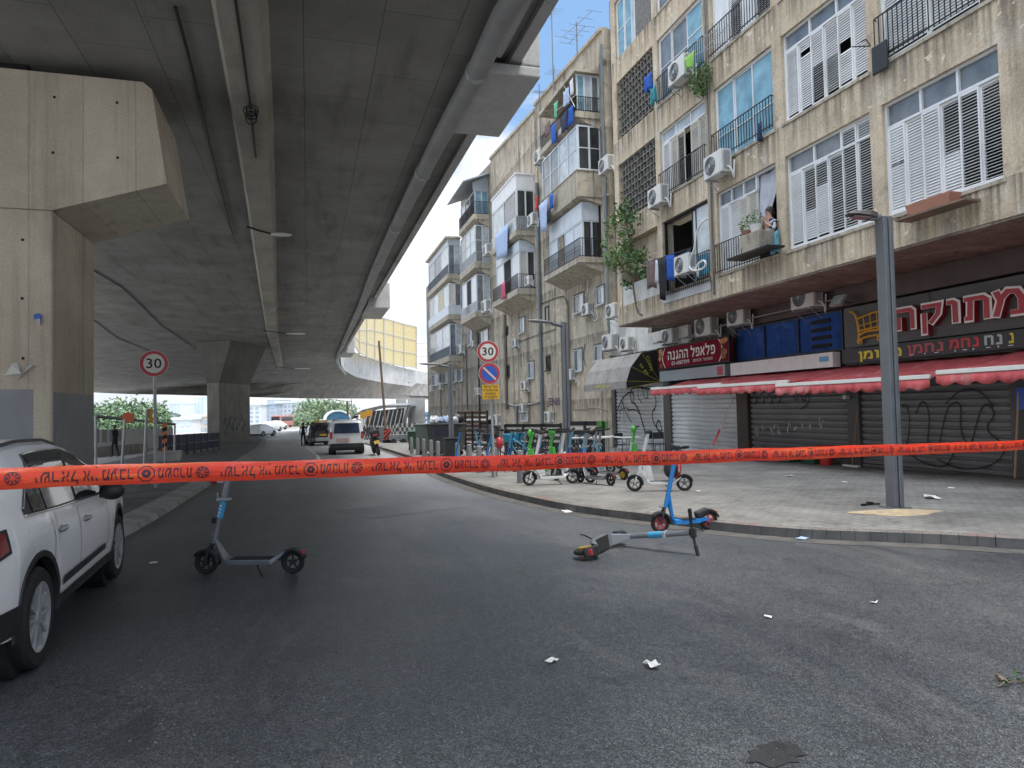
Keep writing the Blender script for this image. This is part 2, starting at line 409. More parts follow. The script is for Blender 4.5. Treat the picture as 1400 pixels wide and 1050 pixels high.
def M_paver(name, c1, c2, mortar, bw=.2, bh=.1, stain=.5):
    mt, nt, b = _new(name); b.inputs['Roughness'].default_value = 0.8
    co = coords(nt, (1, 1, 1), True)
    br = N(nt, 'ShaderNodeTexBrick'); nt.links.new(co, br.inputs['Vector']); br.inputs['Scale'].default_value = 1
    br.inputs['Brick Width'].default_value = bw; br.inputs['Row Height'].default_value = bh; br.inputs['Mortar Size'].default_value = 0.006
    br.inputs['Color1'].default_value = rgba(c1); br.inputs['Color2'].default_value = rgba(c2); br.inputs['Mortar'].default_value = rgba(mortar)
    n1 = noise(nt, co, 0.8, 7, .65, .5)
    c = mixc(nt, 0.7, br.outputs[0], ramp(nt, n1, [(0.3, 0.25), (0.7, 0.78)]), 'OVERLAY')
    n2 = noise(nt, co, 2.2, 8, .7, 1.0)
    c = mixc(nt, ramp(nt, n2, [(0.55, 0.0), (0.7, stain)]), c, [x*.3 for x in c1])
    n3 = noise(nt, co, 40, 3)
    c = mixc(nt, 0.35, c, ramp(nt, n3, [(0.3, 0.3), (0.7, 0.75)]), 'OVERLAY')
    nt.links.new(c, b.inputs['Base Color']); bump(nt, b, br.outputs['Fac'], 0.4, -0.006)
    return mt
def M_paint(name, col):   # car paint
    return M(name, col, 0.28, 0, 0.03, 2.0, spec=0.5, coat=0.7)
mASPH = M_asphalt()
mPAVE = M_paver('sidewalk_pavers', (.205, .197, .182), (.245, .235, .216), (.10, .096, .09), .2, .1, .7)
mMED = M_paver('median_pavers', (.13, .13, .13), (.17, .17, .165), (.06, .06, .06), .4, .4)
mKERB = M('kerb_stone', (.12, .118, .115), .8, 0, .35, 5, .3, dirt=.6, world=True)
mKERBT = M('kerb_top_worn', (.20, .18, .165), .85, 0, .3, 3, .3, dirt=.6, world=True)
mKERBL = M('kerb_concrete', (.40, .39, .37), .85, 0, .25, 3, .3, dirt=.6, world=True)
mKERBT = M_wall('kerb_top_worn', (.21, .19, .175), (.07, .065, .06), .4, 2.2, (.27, .16, .145), .7)
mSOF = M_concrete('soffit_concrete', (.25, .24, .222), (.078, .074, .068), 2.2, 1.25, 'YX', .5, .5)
mRIB = M_concrete('rib_concrete', (.38, .35, .295), (.12, .11, .1), 5, 3, 'YX', .4, .3)
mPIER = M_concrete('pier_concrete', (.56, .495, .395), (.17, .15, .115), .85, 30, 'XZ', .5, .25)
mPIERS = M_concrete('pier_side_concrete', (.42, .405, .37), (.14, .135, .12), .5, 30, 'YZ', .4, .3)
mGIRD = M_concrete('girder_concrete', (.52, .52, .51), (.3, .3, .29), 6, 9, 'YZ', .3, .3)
mWALLA = M_wall('stucco_beige', (.57, .475, .35), (.13, .108, .082), .5, 1.0, (.62, .55, .45), .6, (5.36, 3.17))
mWALLB = M_wall('stucco_grey_brown', (.43, .375, .295), (.055, .047, .038), .85, .6, (.56, .50, .41), .95, (8.6, 3.3))
mWALLC = M_wall('stucco_dark_grey', (.25, .225, .185), (.055, .05, .044), .8, .8, (.36, .33, .28), .75, (8.6, 3.3))
mWHITEW = M_wall('stucco_white', (.66, .65, .62), (.3, .28, .25), .45, 1.4, None, .4)
mSLAB = M_wall('balcony_concrete', (.44, .395, .32), (.10, .09, .075), .75, 1.6, None, .75)
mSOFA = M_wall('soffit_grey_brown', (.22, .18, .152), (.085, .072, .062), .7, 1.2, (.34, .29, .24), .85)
mDARKW = M('dark_recess', (.02, .019, .019), .9, 0, .3, 2, world=True)
mDARKP = M('shop_dark_panel', (.09, .085, .083), .5, 0, .3, 1.2, dirt=.4, world=True)
mMAROON = M('maroon_paint', (.085, .06, .053), .6, 0, .3, 3, dirt=.4, world=True)
mALU = M('aluminium', (.55, .56, .57), .4, .7, .08, 8)
mWHT = M('white_paint', (.75, .76, .77), .45, 0, .06, 6, dirt=.25)
mWHTB = M('white_blue_paint', (.60, .66, .72), .45, 0, .08, 6, dirt=.25)
mSLAT = M('white_slats', (.74, .745, .74), .5, 0, .12, 1.1, dirt=.18, world=True)
mSLATO = M('cream_slats', (.66, .63, .56), .5, 0, .12, 1.5, dirt=.3, world=True)
mGLD = M_glass('dark_glass', (.035, .04, .045), .05)
mGLG = M_glass('grey_glass', (.16, .18, .19), .12)
mGLB = M_glass('blue_glass', (.20, .37, .45), .1, .4)
mGLW = M_glass('milky_glass', (.46, .51, .53), .2, .35)
mBLK = M('black_metal', (.02, .02, .022), .5, .3, .2, 10)
mBLKP = M('black_plastic', (.022, .022, .024), .5, 0, .2, 10)
mRUB = M('rubber', (.018, .018, .018), .8, 0, .25, 20, .2)
mGREYM = M('grey_metal', (.20, .215, .235), .45, .4, .12, 4, dirt=.2, world=True)
mLGM = M('light_grey_metal', (.42, .43, .44), .45, .4, .15, 6, dirt=.3)
mACC = M('air_conditioner_casing', (.66, .655, .61), .5, 0, .06, 4, dirt=.3, world=True)
mACG = M('air_conditioner_grille', (.06, .06, .06), .6, 0, .2, 10)
mRUST = M('rusty_metal', (.13, .07, .04), .8, .2, .4, 12, dirt=.4)
mRECSHADE = M('recess_shade', (.13, .115, .095), .9, 0, .3, 3, dirt=.5, world=True)
mFRAMEG = M('dull_white_frame', (.50, .52, .54), .5, 0, .12, 5, dirt=.3, world=True)
mWOOD = M('weathered_wood', (.19, .14, .10), .8, 0, .3, 4, dirt=.4)
mRED = M('red_paint', (.55, .03, .03), .45, 0, .1, 6, dirt=.1)
mSIGNR = M('sign_red', (.50, .045, .05), .4, 0, .08, 6, dirt=.15)
mSIGNW = M('sign_white', (.78, .77, .73), .4, 0, .05, 6, dirt=.15)
mSIGNB = M('sign_blue', (.03, .11, .50), .4, 0, .08, 6)
mSIGNY = M('sign_yellow', (.72, .42, .02), .45, 0, .08, 6, dirt=.1)
mINK = M('black_ink', (.015, .014, .018), .6, 0, .1, 8)
mPIPEB = M('drain_pipe_blue_grey', (.15, .19, .21), .5, 0, .2, 2, dirt=.3, world=True)
mPIPEC = M('drain_pipe_brown', (.16, .14, .115), .7, 0, .25, 2, dirt=.4, world=True)
mCABLE = M('cable_grey', (.30, .29, .27), .6, 0, .2, 6)
mWCAB = M('white_hose', (.72, .72, .70), .5, 0, .08, 6)
mLEAF = M('leaf_green', (.06, .13, .035), .55, 0, .5, 14)
mLEAF2 = M('leaf_light', (.14, .24, .05), .55, 0, .4, 14)
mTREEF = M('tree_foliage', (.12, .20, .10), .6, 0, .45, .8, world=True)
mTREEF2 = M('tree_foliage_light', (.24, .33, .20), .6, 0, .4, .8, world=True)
mBARK = M('bark', (.15, .11, .08), .9, 0, .3, 8)
mSKIN = M('skin', (.42, .25, .18), .5, 0, .08, 8)
mSKIND = M('skin_dark', (.16, .085, .055), .5, 0, .08, 8)
mCLOTHD = M('dark_cloth', (.02, .021, .026), .85, 0, .3, 9)
mCLOTHB = M('blue_cloth', (.02, .10, .42), .85, 0, .2, 6)
mCLOTHLB = M('pale_blue_cloth', (.38, .48, .68), .85, 0, .15, 6)
mCLOTHG = M('grey_brown_cloth', (.17, .12, .115), .85, 0, .2, 6)
mCLOTHN = M('navy_cloth', (.03, .04, .09), .85, 0, .3, 6)
mCLOTHGR = M('green_cloth', (.14, .42, .27), .85, 0, .2, 6)
mCLOTHW = M('white_cloth', (.66, .68, .72), .85, 0, .08, 6)
mPINK = M('pink_cloth', (.55, .10, .16), .85, 0, .15, 6)
mHAIR = M('dark_hair', (.03, .018, .012), .6, 0, .2, 12)
# ------------------------------------------------------------------ sky and sun
SUN = Vector((0.19, -0.24, 0.95)).normalized()
w = bpy.data.worlds.new("World"); SC.world = w; w.use_nodes = True
nt = w.node_tree; bg = nt.nodes['Background']; bg.inputs['Strength'].default_value = 0.15
sky = nt.nodes.new('ShaderNodeTexSky'); sky.sky_type = 'NISHITA'; sky.sun_disc = False
sky.sun_elevation = math.asin(SUN.z); sky.sun_rotation = math.atan2(SUN.x, SUN.y); sky.air_density = 1.2; sky.dust_density = 1.5
tc = nt.nodes.new('ShaderNodeTexCoord'); mp = nt.nodes.new('ShaderNodeMapping'); mp.inputs['Scale'].default_value = (1, 1, 1.9)
nt.links.new(tc.outputs['Generated'], mp.inputs[0])
cn = noise(nt, mp.outputs[0], 2.1, 9, .58, .5)
sp = nt.nodes.new('ShaderNodeSeparateXYZ'); nt.links.new(tc.outputs['Generated'], sp.inputs[0])
hz = ramp(nt, sp.outputs[2], [(0.0, .80), (0.12, .56), (0.3, .47), (0.45, .36), (0.55, .33), (1.0, .46)])
ad = nt.nodes.new('ShaderNodeMath'); ad.operation = 'ADD'; nt.links.new(cn, ad.inputs[0]); nt.links.new(hz, ad.inputs[1])
cl = ramp(nt, ad.outputs[0], [(0.88, 0.0), (1.05, 1.0)])
cl.node.color_ramp.interpolation = 'EASE'
cs = ramp(nt, noise(nt, mp.outputs[0], 4.5, 6, .6), [(0.32, (5.2, 5.6, 6.2)), (0.62, (7.6, 7.6, 7.6))])
hi = ramp(nt, sp.outputs[2], [(0.0, (1.15, 1.15, 1.15)), (0.42, (1.05, 1.05, 1.05)), (0.55, (2.7, 2.7, 2.7)), (0.8, (7.0, 7.0, 6.9))])  # clouds overhead, out of view, made much brighter to raise the ambient light
cs = mixc(nt, 1.0, cs, hi, 'MULTIPLY')
skc = mixc(nt, cl, mixc(nt, 0.6, sky.outputs[0], (2.4, 4.4, 7.6)), cs)
nt.links.new(skc, bg.inputs['Color'])
sl = bpy.data.lights.new('sun', 'SUN'); sl.energy = 2.7; sl.angle = R(11); sl.color = (1.0, .95, .87)
so = bpy.data.objects.new('sun', sl); COL.objects.link(so)
so.rotation_euler = (-SUN).to_track_quat('-Z', 'Y').to_euler(); so.location = (0, 0, 60)

# ------------------------------------------------------------------ ground, road, kerbs
def sheet(xs, ys, off, fx=None):
    rows = []
    for y in ys:
        rows.append([Vector((x, y, gz(y)+off)) for x in (xs if fx is None else fx(y))])
    return MB().grid(rows)
YS = [-60, -30, -12, 0, 6, 12, 20, 30, 45, 60, 80, 95, 140, 220, 400, 900, 1600]
wstruct(sheet([-1500, -400, -100, -30, 0, 30, 100, 400, 1500], YS, -0.06), 'ground', M('ground_dust', (.33, .31, .28), .95, 0, .2, .3, .2, world=True))
# kerb foot of the right pavement, traced on the road surface (near to far)
kpx = [(1400, 752), (1300, 745), (1200, 741), (1120, 738), (1050, 733), (980, 726), (890, 714), (822, 706), (770, 698), (700, 682), (656, 670), (620, 658), (592, 647)]
KP = [gnd(*p) for p in kpx]
d0 = (KP[0]-KP[1]); d0.z = 0; d0.normalize()
KP = [KP[0]+d0*14, KP[0]+d0*6] + KP + [Vector((4.25, 26, 0)), Vector((4.25, 33, 0)), Vector((4.2, 45, 0)), Vector((3.9, 70, 0)), Vector((2.5, 110, 0)), Vector((-2, 170, 0)), Vector((-10, 260, 0))]
for p in KP: p.z = gz(p.y)
def smooth_path(P, n=2):
    for _ in range(n):
        Q = [P[0]]
        for a, b in zip(P, P[1:]): Q += [a*.75+b*.25, a*.25+b*.75]
        P = Q+[P[-1]]
    return P
KP = smooth_path(KP, 2)
def offs(P, d):
    out = []
    for i, p in enumerate(P):
        t = (P[min(i+1, len(P)-1)]-P[max(i-1, 0)]); t.z = 0; t.normalize()
        out.append(p+Vector((t.y, -t.x, 0))*d)
    return out
def zset(P, dz): return [Vector((p.x, p.y, gz(p.y)+dz)) for p in P]
# road sheet
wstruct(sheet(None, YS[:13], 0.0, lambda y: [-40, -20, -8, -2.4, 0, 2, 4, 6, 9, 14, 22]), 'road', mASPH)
# kerb stones: right
K0 = zset(KP, -0.02); K1 = zset(offs(KP, .015), .118); K2 = zset(offs(KP, .13), .133)
kb = MB()
tot = 0
seg = []
for i in range(len(KP)-1):
    n = max(1, int((KP[i+1]-KP[i]).length/0.8+.5)) if KP[i].y < 60 else 1
    for j in range(n):
        a, b = j/n, (j+1)/n
        g = 0.012 if KP[i].y < 30 else 0
        a2, b2 = a+g, b-g
        L = lambda P, t: P[i]*(1-t)+P[i+1]*t
        kb.add([L(K0, a2), L(K0, b2), L(K1, b2), L(K1, a2)], [(0, 1, 2, 3)], 0)
        kb.add([L(K1, a2), L(K1, b2), L(K2, b2), L(K2, a2)], [(0, 1, 2, 3)], 1)
        kb.add([L(K0, a2), L(K1, a2), L(K2, a2)], [(0, 1, 2)], 0); kb.add([L(K0, b2), L(K1, b2), L(K2, b2)], [(0, 1, 2)], 0)
wstruct(kb, 'kerb', [mKERB, mKERBT], bev=0)
P2 = zset(offs(KP, .125), .130); rows = []
wstruct(MB().grid([[p, Vector((p.x*.5+13, p.y*.5+.5*max(p.y, 1), gz(p.y)+.13)), Vector((40 if p.y > -5 else 40, p.y, gz(p.y)+.13))] for p in P2]), 'pavement', mPAVE)
# gutter dust along the kerb
gut = MB().grid([[a, b] for a, b in zip(zset(offs(KP, -.005), .004), zset(offs(KP, -.30), .004))][:70])
mg, ntg, bgx = _new('gutter_dust'); bgx.inputs['Roughness'].default_value = .9
co = coords(ntg, (1, 1, 1), True)
ntg.links.new(ramp(ntg, noise(ntg, co, 3, 7, .7), [(0.35, (.07, .069, .067)), (0.7, (.15, .14, .125))]), bgx.inputs['Base Color'])
wstruct(gut, 'gutter', mg)
# left median: sloping kerb and paving under the viaduct
LK = [gnd(60, 815), gnd(172, 737), gnd(257, 683), gnd(342, 632), gnd(372, 606), gnd(385, 596)]
LK = [Vector((-4.5, -20, 0)), Vector((-4.5, 6, 0)), Vector((-4.4, 9.4, 0)), Vector((-2.75, 10.6, 0)), Vector((-2.56, 12.2, 0)), Vector((-2.6, 22, 0)), Vector((-2.6, 34, 0)), Vector((-3.0, 55, 0)), Vector((-5.2, 95, 0)), Vector((-12, 150, 0)), Vector((-24, 240, 0))]
LK = smooth_path(LK, 2)
lk = MB(); A0 = zset(LK, -.02); A1 = zset(offs(LK, -.05), .09); A2 = zset(offs(LK, -.42), .16)
acc = 0
for i in range(len(LK)-1):
    n = max(1, int((LK[i+1]-LK[i]).length/1.0)) if LK[i].y < 70 else 1
    for j in range(n):
        a, b = j/n+.012, (j+1)/n-.012
        L = lambda P, t: P[i]*(1-t)+P[i+1]*t
        lk.add([L(A0, a), L(A0, b), L(A1, b), L(A1, a)], [(0, 1, 2, 3)])
        lk.add([L(A1, a), L(A1, b), L(A2, b), L(A2, a)], [(0, 1, 2, 3)])
wstruct(lk, 'median_kerb', mKERBL)
wstruct(MB().grid([[p, Vector((p.x-5.5, p.y, p.z))] for p in zset(offs(LK, -.415), .155)]), 'median', mMED)
# service road and bright plaza left of the median
wstruct(MB().grid([[Vector((-8.2, y, gz(y)+.01)), Vector((-60, y, gz(y)+.01))] for y in YS[:13]]), 'side_road', M('old_asphalt', (.36, .355, .34), .9, 0, .25, .6, .3, world=True))
# lane line and worn crossing patch
def strip(pts, wd, name, mt, off=.006):
    P = [Vector(p) for p in pts]
    return wstruct(MB().grid([[a, b] for a, b in zip(zset(offs(P, -wd/2), off), zset(offs(P, wd/2), off))]), name, mt)
mLINE = M('road_paint_worn', (.60, .60, .58), .7, 0, .25, 3, .2, dirt=.5, world=True)
a, b = gnd(436, 628), gnd(421, 603)
strip([(a.x, 27, 0), (a.x, 36, 0), (b.x, 50, 0), (b.x-.6, 75, 0)], .15, 'lane_marking', mLINE)
mPATCH = M('asphalt_patch', (.135, .14, .148), .55, 0, .25, 2, .3, dirt=.4, world=True)
strip([(.7, 12.6, 0), (2.7, 13.4, 0)], 1.5, 'road_patch', mPATCH, .004)
mPATCH2 = M('asphalt_patch_pale', (.125, .125, .12), .8, 0, .3, 4, .3, dirt=.5, world=True)
def blot(c, rx, ry, ang, name, mt, dz=.005, n=26):
    vs = []
    for i in range(n):
        t = 2*PI*i/n; r = 1+random.uniform(-.22, .22)
        x, y = rx*r*math.cos(t), ry*r*math.sin(t)
        vs.append(Vector((c.x+x*math.cos(ang)-y*math.sin(ang), c.y+x*math.sin(ang)+y*math.cos(ang), 0)))
    for v in vs: v.z = gz(v.y)+dz
    return wstruct(MB().add(vs, [tuple(range(n))]), name, mt)
mOIL = M('oil_stain', (.034, .034, .036), .45, 0, .3, 14, .3, world=True)
blot(gnd(1060, 1030), .17, .10, .2, 'oil_stain', mOIL)
blot(gnd(905, 748), .01, .01, 0, 'oil_spot', mOIL)
mSAND = M('spilled_sand', (.50, .39, .25), .95, 0, .25, 9, .4, world=True)
c = gnd(1228, 701, .13)
vs = []; n = 30
mb = MB()
for r_, h in ((1.0, .134), (.55, .16), (.0, .185)):
    for i in range(n):
        t = 2*PI*i/n; k = r_*(1+.18*math.sin(3*t)+random.uniform(-.08, .08))
        x, y = .62*k*math.cos(t), .26*k*math.sin(t)
        vs.append(Vector((c.x+x*.96+y*.28, c.y-x*.28+y*.96, gz(c.y)+h)))
mb.add(vs, [(j*n+i, j*n+(i+1) % n, (j+1)*n+(i+1) % n, (j+1)*n+i) for j in range(2) for i in range(n)])
tag(mb.build('sand', mSAND, smooth=True), kind='stuff', label='spilled yellow sand around the foot of the near lamp post', cat='sand')

# ------------------------------------------------------------------ the viaduct
vroot = thing('viaduct', 'grey concrete road viaduct crossing overhead with a pipe under its edge', 'viaduct', (0, 0, 8.0))
ZD = 8.0
XE = 3.58
edge = [Vector((XE, y, ZD)) for y in (1, 6, 16, 30, 50, 70, 80)]
for px, py in ((466.5, 499), (471, 507), (488, 516), (505, 519.5), (521, 522.5), (556, 527.5), (590, 531)):
    edge.append(onz(px, py, ZD))
far = [(128, 538), (200, 539), (285, 541), (343, 543), (380, 544), (430, 545), (480, 545), (520, 545), (556, 546), (592, 546.5)]
farp = [atd(px, py, dd) for (px, py), dd in zip(far, (108, 108, 110, 113, 118, 128, 142, 160, 180, 200))]
def resample(P, n):
    L = [0]
    for a, b in zip(P, P[1:]): L.append(L[-1]+(b-a).length)
    out = []
    for k in range(n):
        s = L[-1]*k/(n-1); i = 0
        while i < len(L)-2 and L[i+1] < s: i += 1
        t = (s-L[i])/max(1e-6, L[i+1]-L[i]); out.append(P[i].lerp(P[i+1], t))
    return out
mb = MB()
LX = lambda y: -15 if y < 40 else -15-(y-40)*.26
mb.grid([[Vector((LX(y), y, ZD)), Vector((-8, y, ZD)), Vector((XE, y, ZD))] for y in (1, 12, 24, 40, 60, 80)])
e2 = resample(edge[6:], 24); f2 = resample([Vector((LX(80), 80, ZD))]+farp, 24)
mb.grid([[f.lerp(e, t) for t in (0, .25, .5, .75, 1)] for f, e in zip(f2, e2)])
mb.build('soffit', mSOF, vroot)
mb = MB()   # deck top so that the slab is solid against the sky light
up = Vector((0, 0, 1.0))
mb.grid([[Vector((LX(y), y, ZD+1)), Vector((XE, y, ZD+1))] for y in (1, 24, 40, 80)])
mb.grid([[f+up, e+up] for f, e in zip(f2, e2)])
mb.quad((-15, 1, ZD), (XE, 1, ZD), (XE, 1, ZD+1), (-15, 1, ZD+1))
for a, b in ((1, 40), (40, 80)): mb.quad((LX(a), a, ZD), (LX(b), b, ZD), (LX(b), b, ZD+1), (LX(a), a, ZD+1))
mb.build('deck', mSOF, vroot)
# edge parapet: near straight run, far curved girder
mb = MB(); ed = [Vector((XE, y, ZD)) for y in (1, 20, 40, 60, 80)]
for a, b in zip(ed, ed[1:]):
    mb.box(XE, XE+.21, a.y+.01, b.y-.01, ZD-.12, ZD+1.25)
mb.build('parapet', mGIRD, vroot)
mb = MB()
hz_ = 4.5
pf = resample(edge[6:], 22); top = []
for i, p in enumerate(pf):
    hh = 1.3+ (hz_-1.3)*min(1, i/7.0); top.append(p+Vector((0, 0, hh)))
mb.grid([[p, t] for p, t in zip(pf, top)])
mb.build('parapet', mGIRD, vroot, smooth=True)
# noise barrier on the far curve
nb = MB(); fr = MB()
bp_ = [(484, 471), (491, 481.5), (501, 487), (512, 491), (524.5, 495), (538, 498), (552, 500.5), (569, 502.5)]
bt_ = [(484, 437), (491, 436), (501, 433), (512, 432.5), (524.5, 435), (538, 439), (552, 443), (569, 447)]
dists = [108, 120, 132, 143, 154, 165, 176, 188]
B0 = [atd(p[0], p[1], d) for p, d in zip(bp_, dists)]; T0 = [atd(p[0], p[1], d) for p, d in zip(bt_, dists)]
for i in range(len(B0)-1): nb.quad(B0[i], B0[i+1], T0[i+1], T0[i])
barrier = nb.build('noise_barrier', M('amber_panel', (.62, .49, .19), .3, 0, .08, .15, world=True), vroot)
for i in range(len(B0)):
    fr.cyl(B0[i]-Vector((0, 0, .4)), T0[i], .22, n=6)
for t in (0, .335, .67, 1):
    P = [b.lerp(tt, t)-FW*.12 for b, tt in zip(B0, T0)]; fr.tube(P, .13, 5)
fr.build('barrier_frame', M('barrier_steel', (.5, .49, .45), .5, .2, .1, 1), barrier)
# longitudinal rib
rp = [(314, -80), (322, 0), (334, 95), (347, 190), (354, 260), (360, 330), (366, 400), (373, 466), (384, 508), (395, 519), (423, 527.5), (466, 533), (520, 539)]
RP = [onz(px, py, 7.62) for px, py in rp]
RPs = resample(RP, 40)
rw_ = []
mb = MB()
lo1 = offs(RPs, -.30); lo2 = offs(RPs, .30)
prof = [[Vector((a.x, a.y, 8.0)) for a in offs(RPs, -.42)], lo1, lo2, [Vector((a.x, a.y, 8.0)) for a in offs(RPs, .42)]]
mb.grid([[q[i] for q in prof] for i in range(len(RPs))])
mb.build('rib', mRIB, vroot)
# drain pipe slung under the edge, with collars
pp = [(753, -80), (698, 0), (657, 89), (632, 135), (607, 179), (564, 264), (532, 329), (510, 377), (494, 418), (478, 451), (465, 479), (460.5, 492), (463, 500), (472, 512)]
PPt = [onz(px, py, 7.72) for px, py in pp]; PPt = resample(PPt, 60)
mb = MB(); mb.tube(PPt, .19, 14)
pipe = mb.build('drain_pipe', M('pipe_grey', (.30, .30, .30), .6, 0, .2, 1.5, dirt=.4, world=True), vroot, smooth=True)
for i in range(2, 50, 3):
    p = PPt[i]; t = (PPt[i+1]-p).normalized()
    mb = MB(); mb.cyl(p-t*.06, p+t*.06, .215, n=14); mb.build('pipe_collar', mLGM, pipe, smooth=True)
# second, thinner ledge and lamp brackets on the outer edge
mb = MB(); mb.box(3.16, 3.34, 1.5, onz(706, 80, 7.8).y, 7.78, 7.995)
mb.build('edge_ledge', mGIRD, vroot)
for (f1, f2_, b1, b2) in (((690, 97), (736, 107), (684, 189), (652, 184)), ((507, 431), (530, 433), (521, 432), (503, 432)), ((466, 494), (480, 495), (480, 495), (466, 494))):
    pass
br = [onz(690, 97, 7.62), onz(737, 110, 7.62), onz(684, 189, 7.62), onz(652, 185, 7.62)]
x0 = 3.0; x1 = br[1].x; y0 = (br[0].y+br[1].y)/2; y1 = (br[2].y+br[3].y)/2
mb = MB(); mb.box(x0, x1, y0, y1, 7.62, 7.82); mb.box(XE+.22, x1, y0, y1, 7.825, 8.9); mb.build('catch_basin', mGIRD, vroot, bev=.03)
for Yc, ln in ((onz(520, 432, 7.6).y, 5.0), (76.0, 6.0)):
    mb = MB(); mb.box(3.3, 4.5, Yc-ln, Yc-ln+.4, 7.4, 8.8); mb.box(3.3, 4.5, Yc-.4, Yc, 7.4, 8.8); mb.box(3.3, 4.5, Yc-ln+.4, Yc-.4, 7.4, 7.65); mb.box(4.35, 4.5, Yc-ln+.4, Yc-.4, 7.65, 8.8)
    mb.build('catch_basin', mGIRD, vroot)
# conduits on the soffit
cabs = [[(240, 10), (262, 90), (285, 190), (318, 320)], [(128, 370), (170, 395), (220, 445), (290, 492)], [(128, 438), (160, 462), (205, 480), (245, 492)],
        [(322, 0), (331, 60), (342, 140), (350, 215)]]
for k, c in enumerate(cabs):
    z = 7.58 if k == 3 else 7.95
    MB().tube(resample([onz(px, py, z) for px, py in c], 14), .03 if k < 3 else .025, 6).build('conduit', mBLK, vroot)
mb = MB()
cc = onz(343, 150, 7.5)
for j in range(5): mb.torus(cc+Vector((random.uniform(-.03, .03), random.uniform(-.03, .03), -.04*j)), (random.uniform(-.5, .5), 1, random.uniform(-.4, .4)), .11, .012, 16, 5)
wthing(mb, 'cable_coil', mBLK, 'black coil of spare cable hanging from the viaduct rib', 'cable', smooth=True)
# lamps hanging off the rib
def mk_lamp(px, py, lab, Lr):
    p = onz(px, py, 7.45)
    t = thing('underpass_lamp', lab, 'lamp', (p.x, p.y, 7.62), group='lamps under the viaduct')
    mb = MB(); mb.tube([p+Vector((-Lr*2.2, -.05, .2)), p+Vector((-Lr*1.2, 0, .1)), p], .03, 6); mb.build('arm', mBLK, t)
    mb = MB(); mb.ball(p+Vector((Lr*.8, 0, 0)), 1, 12, 0, (Lr, Lr*.5, .06)); mb.build('lamp_head', M('lamp_white', (.8, .8, .78), .4), t, smooth=True)
mk_lamp(372, 320, 'nearest white lamp on an arm under the viaduct rib', .35)
mk_lamp(393, 456, 'second white lamp under the viaduct, farther along the rib', .75)
mk_lamp(404, 504, 'farthest tiny white lamp where the rib begins to curve', 1.1)
# ------------------------------------------------------------------ piers
def formholes(mb, x0, x1, y, z0, z1, dx, dz):
    x = x1-.45
    while x > x0:
        z = z1-.45
        while z > z0+.3:
            q = Vector((x+random.uniform(-.02, .02), y-.004, z+random.uniform(-.02, .02)))
            n = 8; mb.add([q+Vector((.027*math.cos(2*PI*i/n), 0, .027*math.sin(2*PI*i/n))) for i in range(n)], [tuple(range(n))], 1); z -= dz
        x -= dx
Yp0, Yp1 = 14.0, 16.5
xr = ony(72, 320, Yp0).x
zc = ony(70, 287, Yp0).z
ptop = ony(205, 113, Yp0); pbot = ony(228, 251, Yp0)
p1 = thing('viaduct_pier', 'huge near concrete pier with a hammerhead cap, behind the white car', 'pier', (xr-2.5, 15.2, gz(15)))
mb = MB(); mb.box(xr-5.2, xr, Yp0, Yp1, gz(15)-.1, zc-.002); formholes(mb, xr-3.5, xr, Yp0, .3, zc-.1, 1.0, 1.05)
mb.build('column', [mPIER, mDARKW], p1, bev=.04)
mb = MB()
poly = [(xr-7.2, zc), (xr, zc), (pbot.x, pbot.z), (ptop.x+.03, ptop.z-.12), (ptop.x-.12, ptop.z), (xr-7.2, ptop.z)]
mb.prism([(x, Yp0, z) for x, z in poly], (0, Yp1-Yp0, 0))
formholes(mb, xr-3.5, ptop.x-.1, Yp0, zc+.3, ptop.z, 1.0, 1.0)
mb.build('pier_cap', [mPIER, mDARKW], p1)
mb = MB(); mb.box(xr-5.0, xr-.5, Yp0+.3, Yp1-.3, ptop.z+.002, 7.995); mb.build('bearing', mDARKW, p1)
mGP = M('grey_overpaint', (.30, .31, .325), .8, 0, .12, 2, dirt=.3, world=True)
q = ony(45, 532, Yp0)
mb = MB(); mb.box(xr-2.6, q.x, Yp0-.006, Yp0, gz(14)+.2, q.z); mb.build('overpaint_patch', mGP, p1)
q2 = onx(100, 538, xr)
mb = MB(); mb.box(xr, xr+.006, Yp0+.03, Yp1-.06, gz(14)+.2, q2.z); mb.build('overpaint_patch', mGP, p1)
# torn paper scraps and a small blue plate on the pier
mb = MB(); a = ony(6, 513, Yp0-.02); mb.add([a, a+Vector((.26, -.04, .02)), a+Vector((.15, -.1, .19)), a+Vector((.2, -.03, .22))], [(0, 1, 2), (1, 3, 2)])
wthing(mb, 'torn_poster', mSIGNW, 'torn scrap of white paper curling off the near pier', 'poster')
mb = MB(); a = ony(21, 520, Yp0-.02); mb.add([a, a+Vector((.05, -.03, .03)), a+Vector((.28, -.05, .26)), a+Vector((.22, -.02, .27))], [(0, 1, 2, 3)])
wthing(mb, 'torn_strip', mLGM, 'grey curling strip of torn paper beside the white scrap on the pier', 'poster')
a = ony(52, 433, Yp0-.01)
mb = MB(); mb.cyl(a+Vector((0, .01, 0)), a+Vector((0, -.03, 0)), .058, n=16); mb.cyl(a+Vector((.02, .01, -.07)), a+Vector((.02, -.05, -.07)), .03, n=10, mi=1); mb.cyl(a+Vector((.03, .01, -.12)), a+Vector((.03, -.04, -.12)), .022, n=10, mi=1)
wthing(mb, 'survey_marker', [mSIGNB, mLGM], 'small round blue marker screwed to the near pier', 'marker')
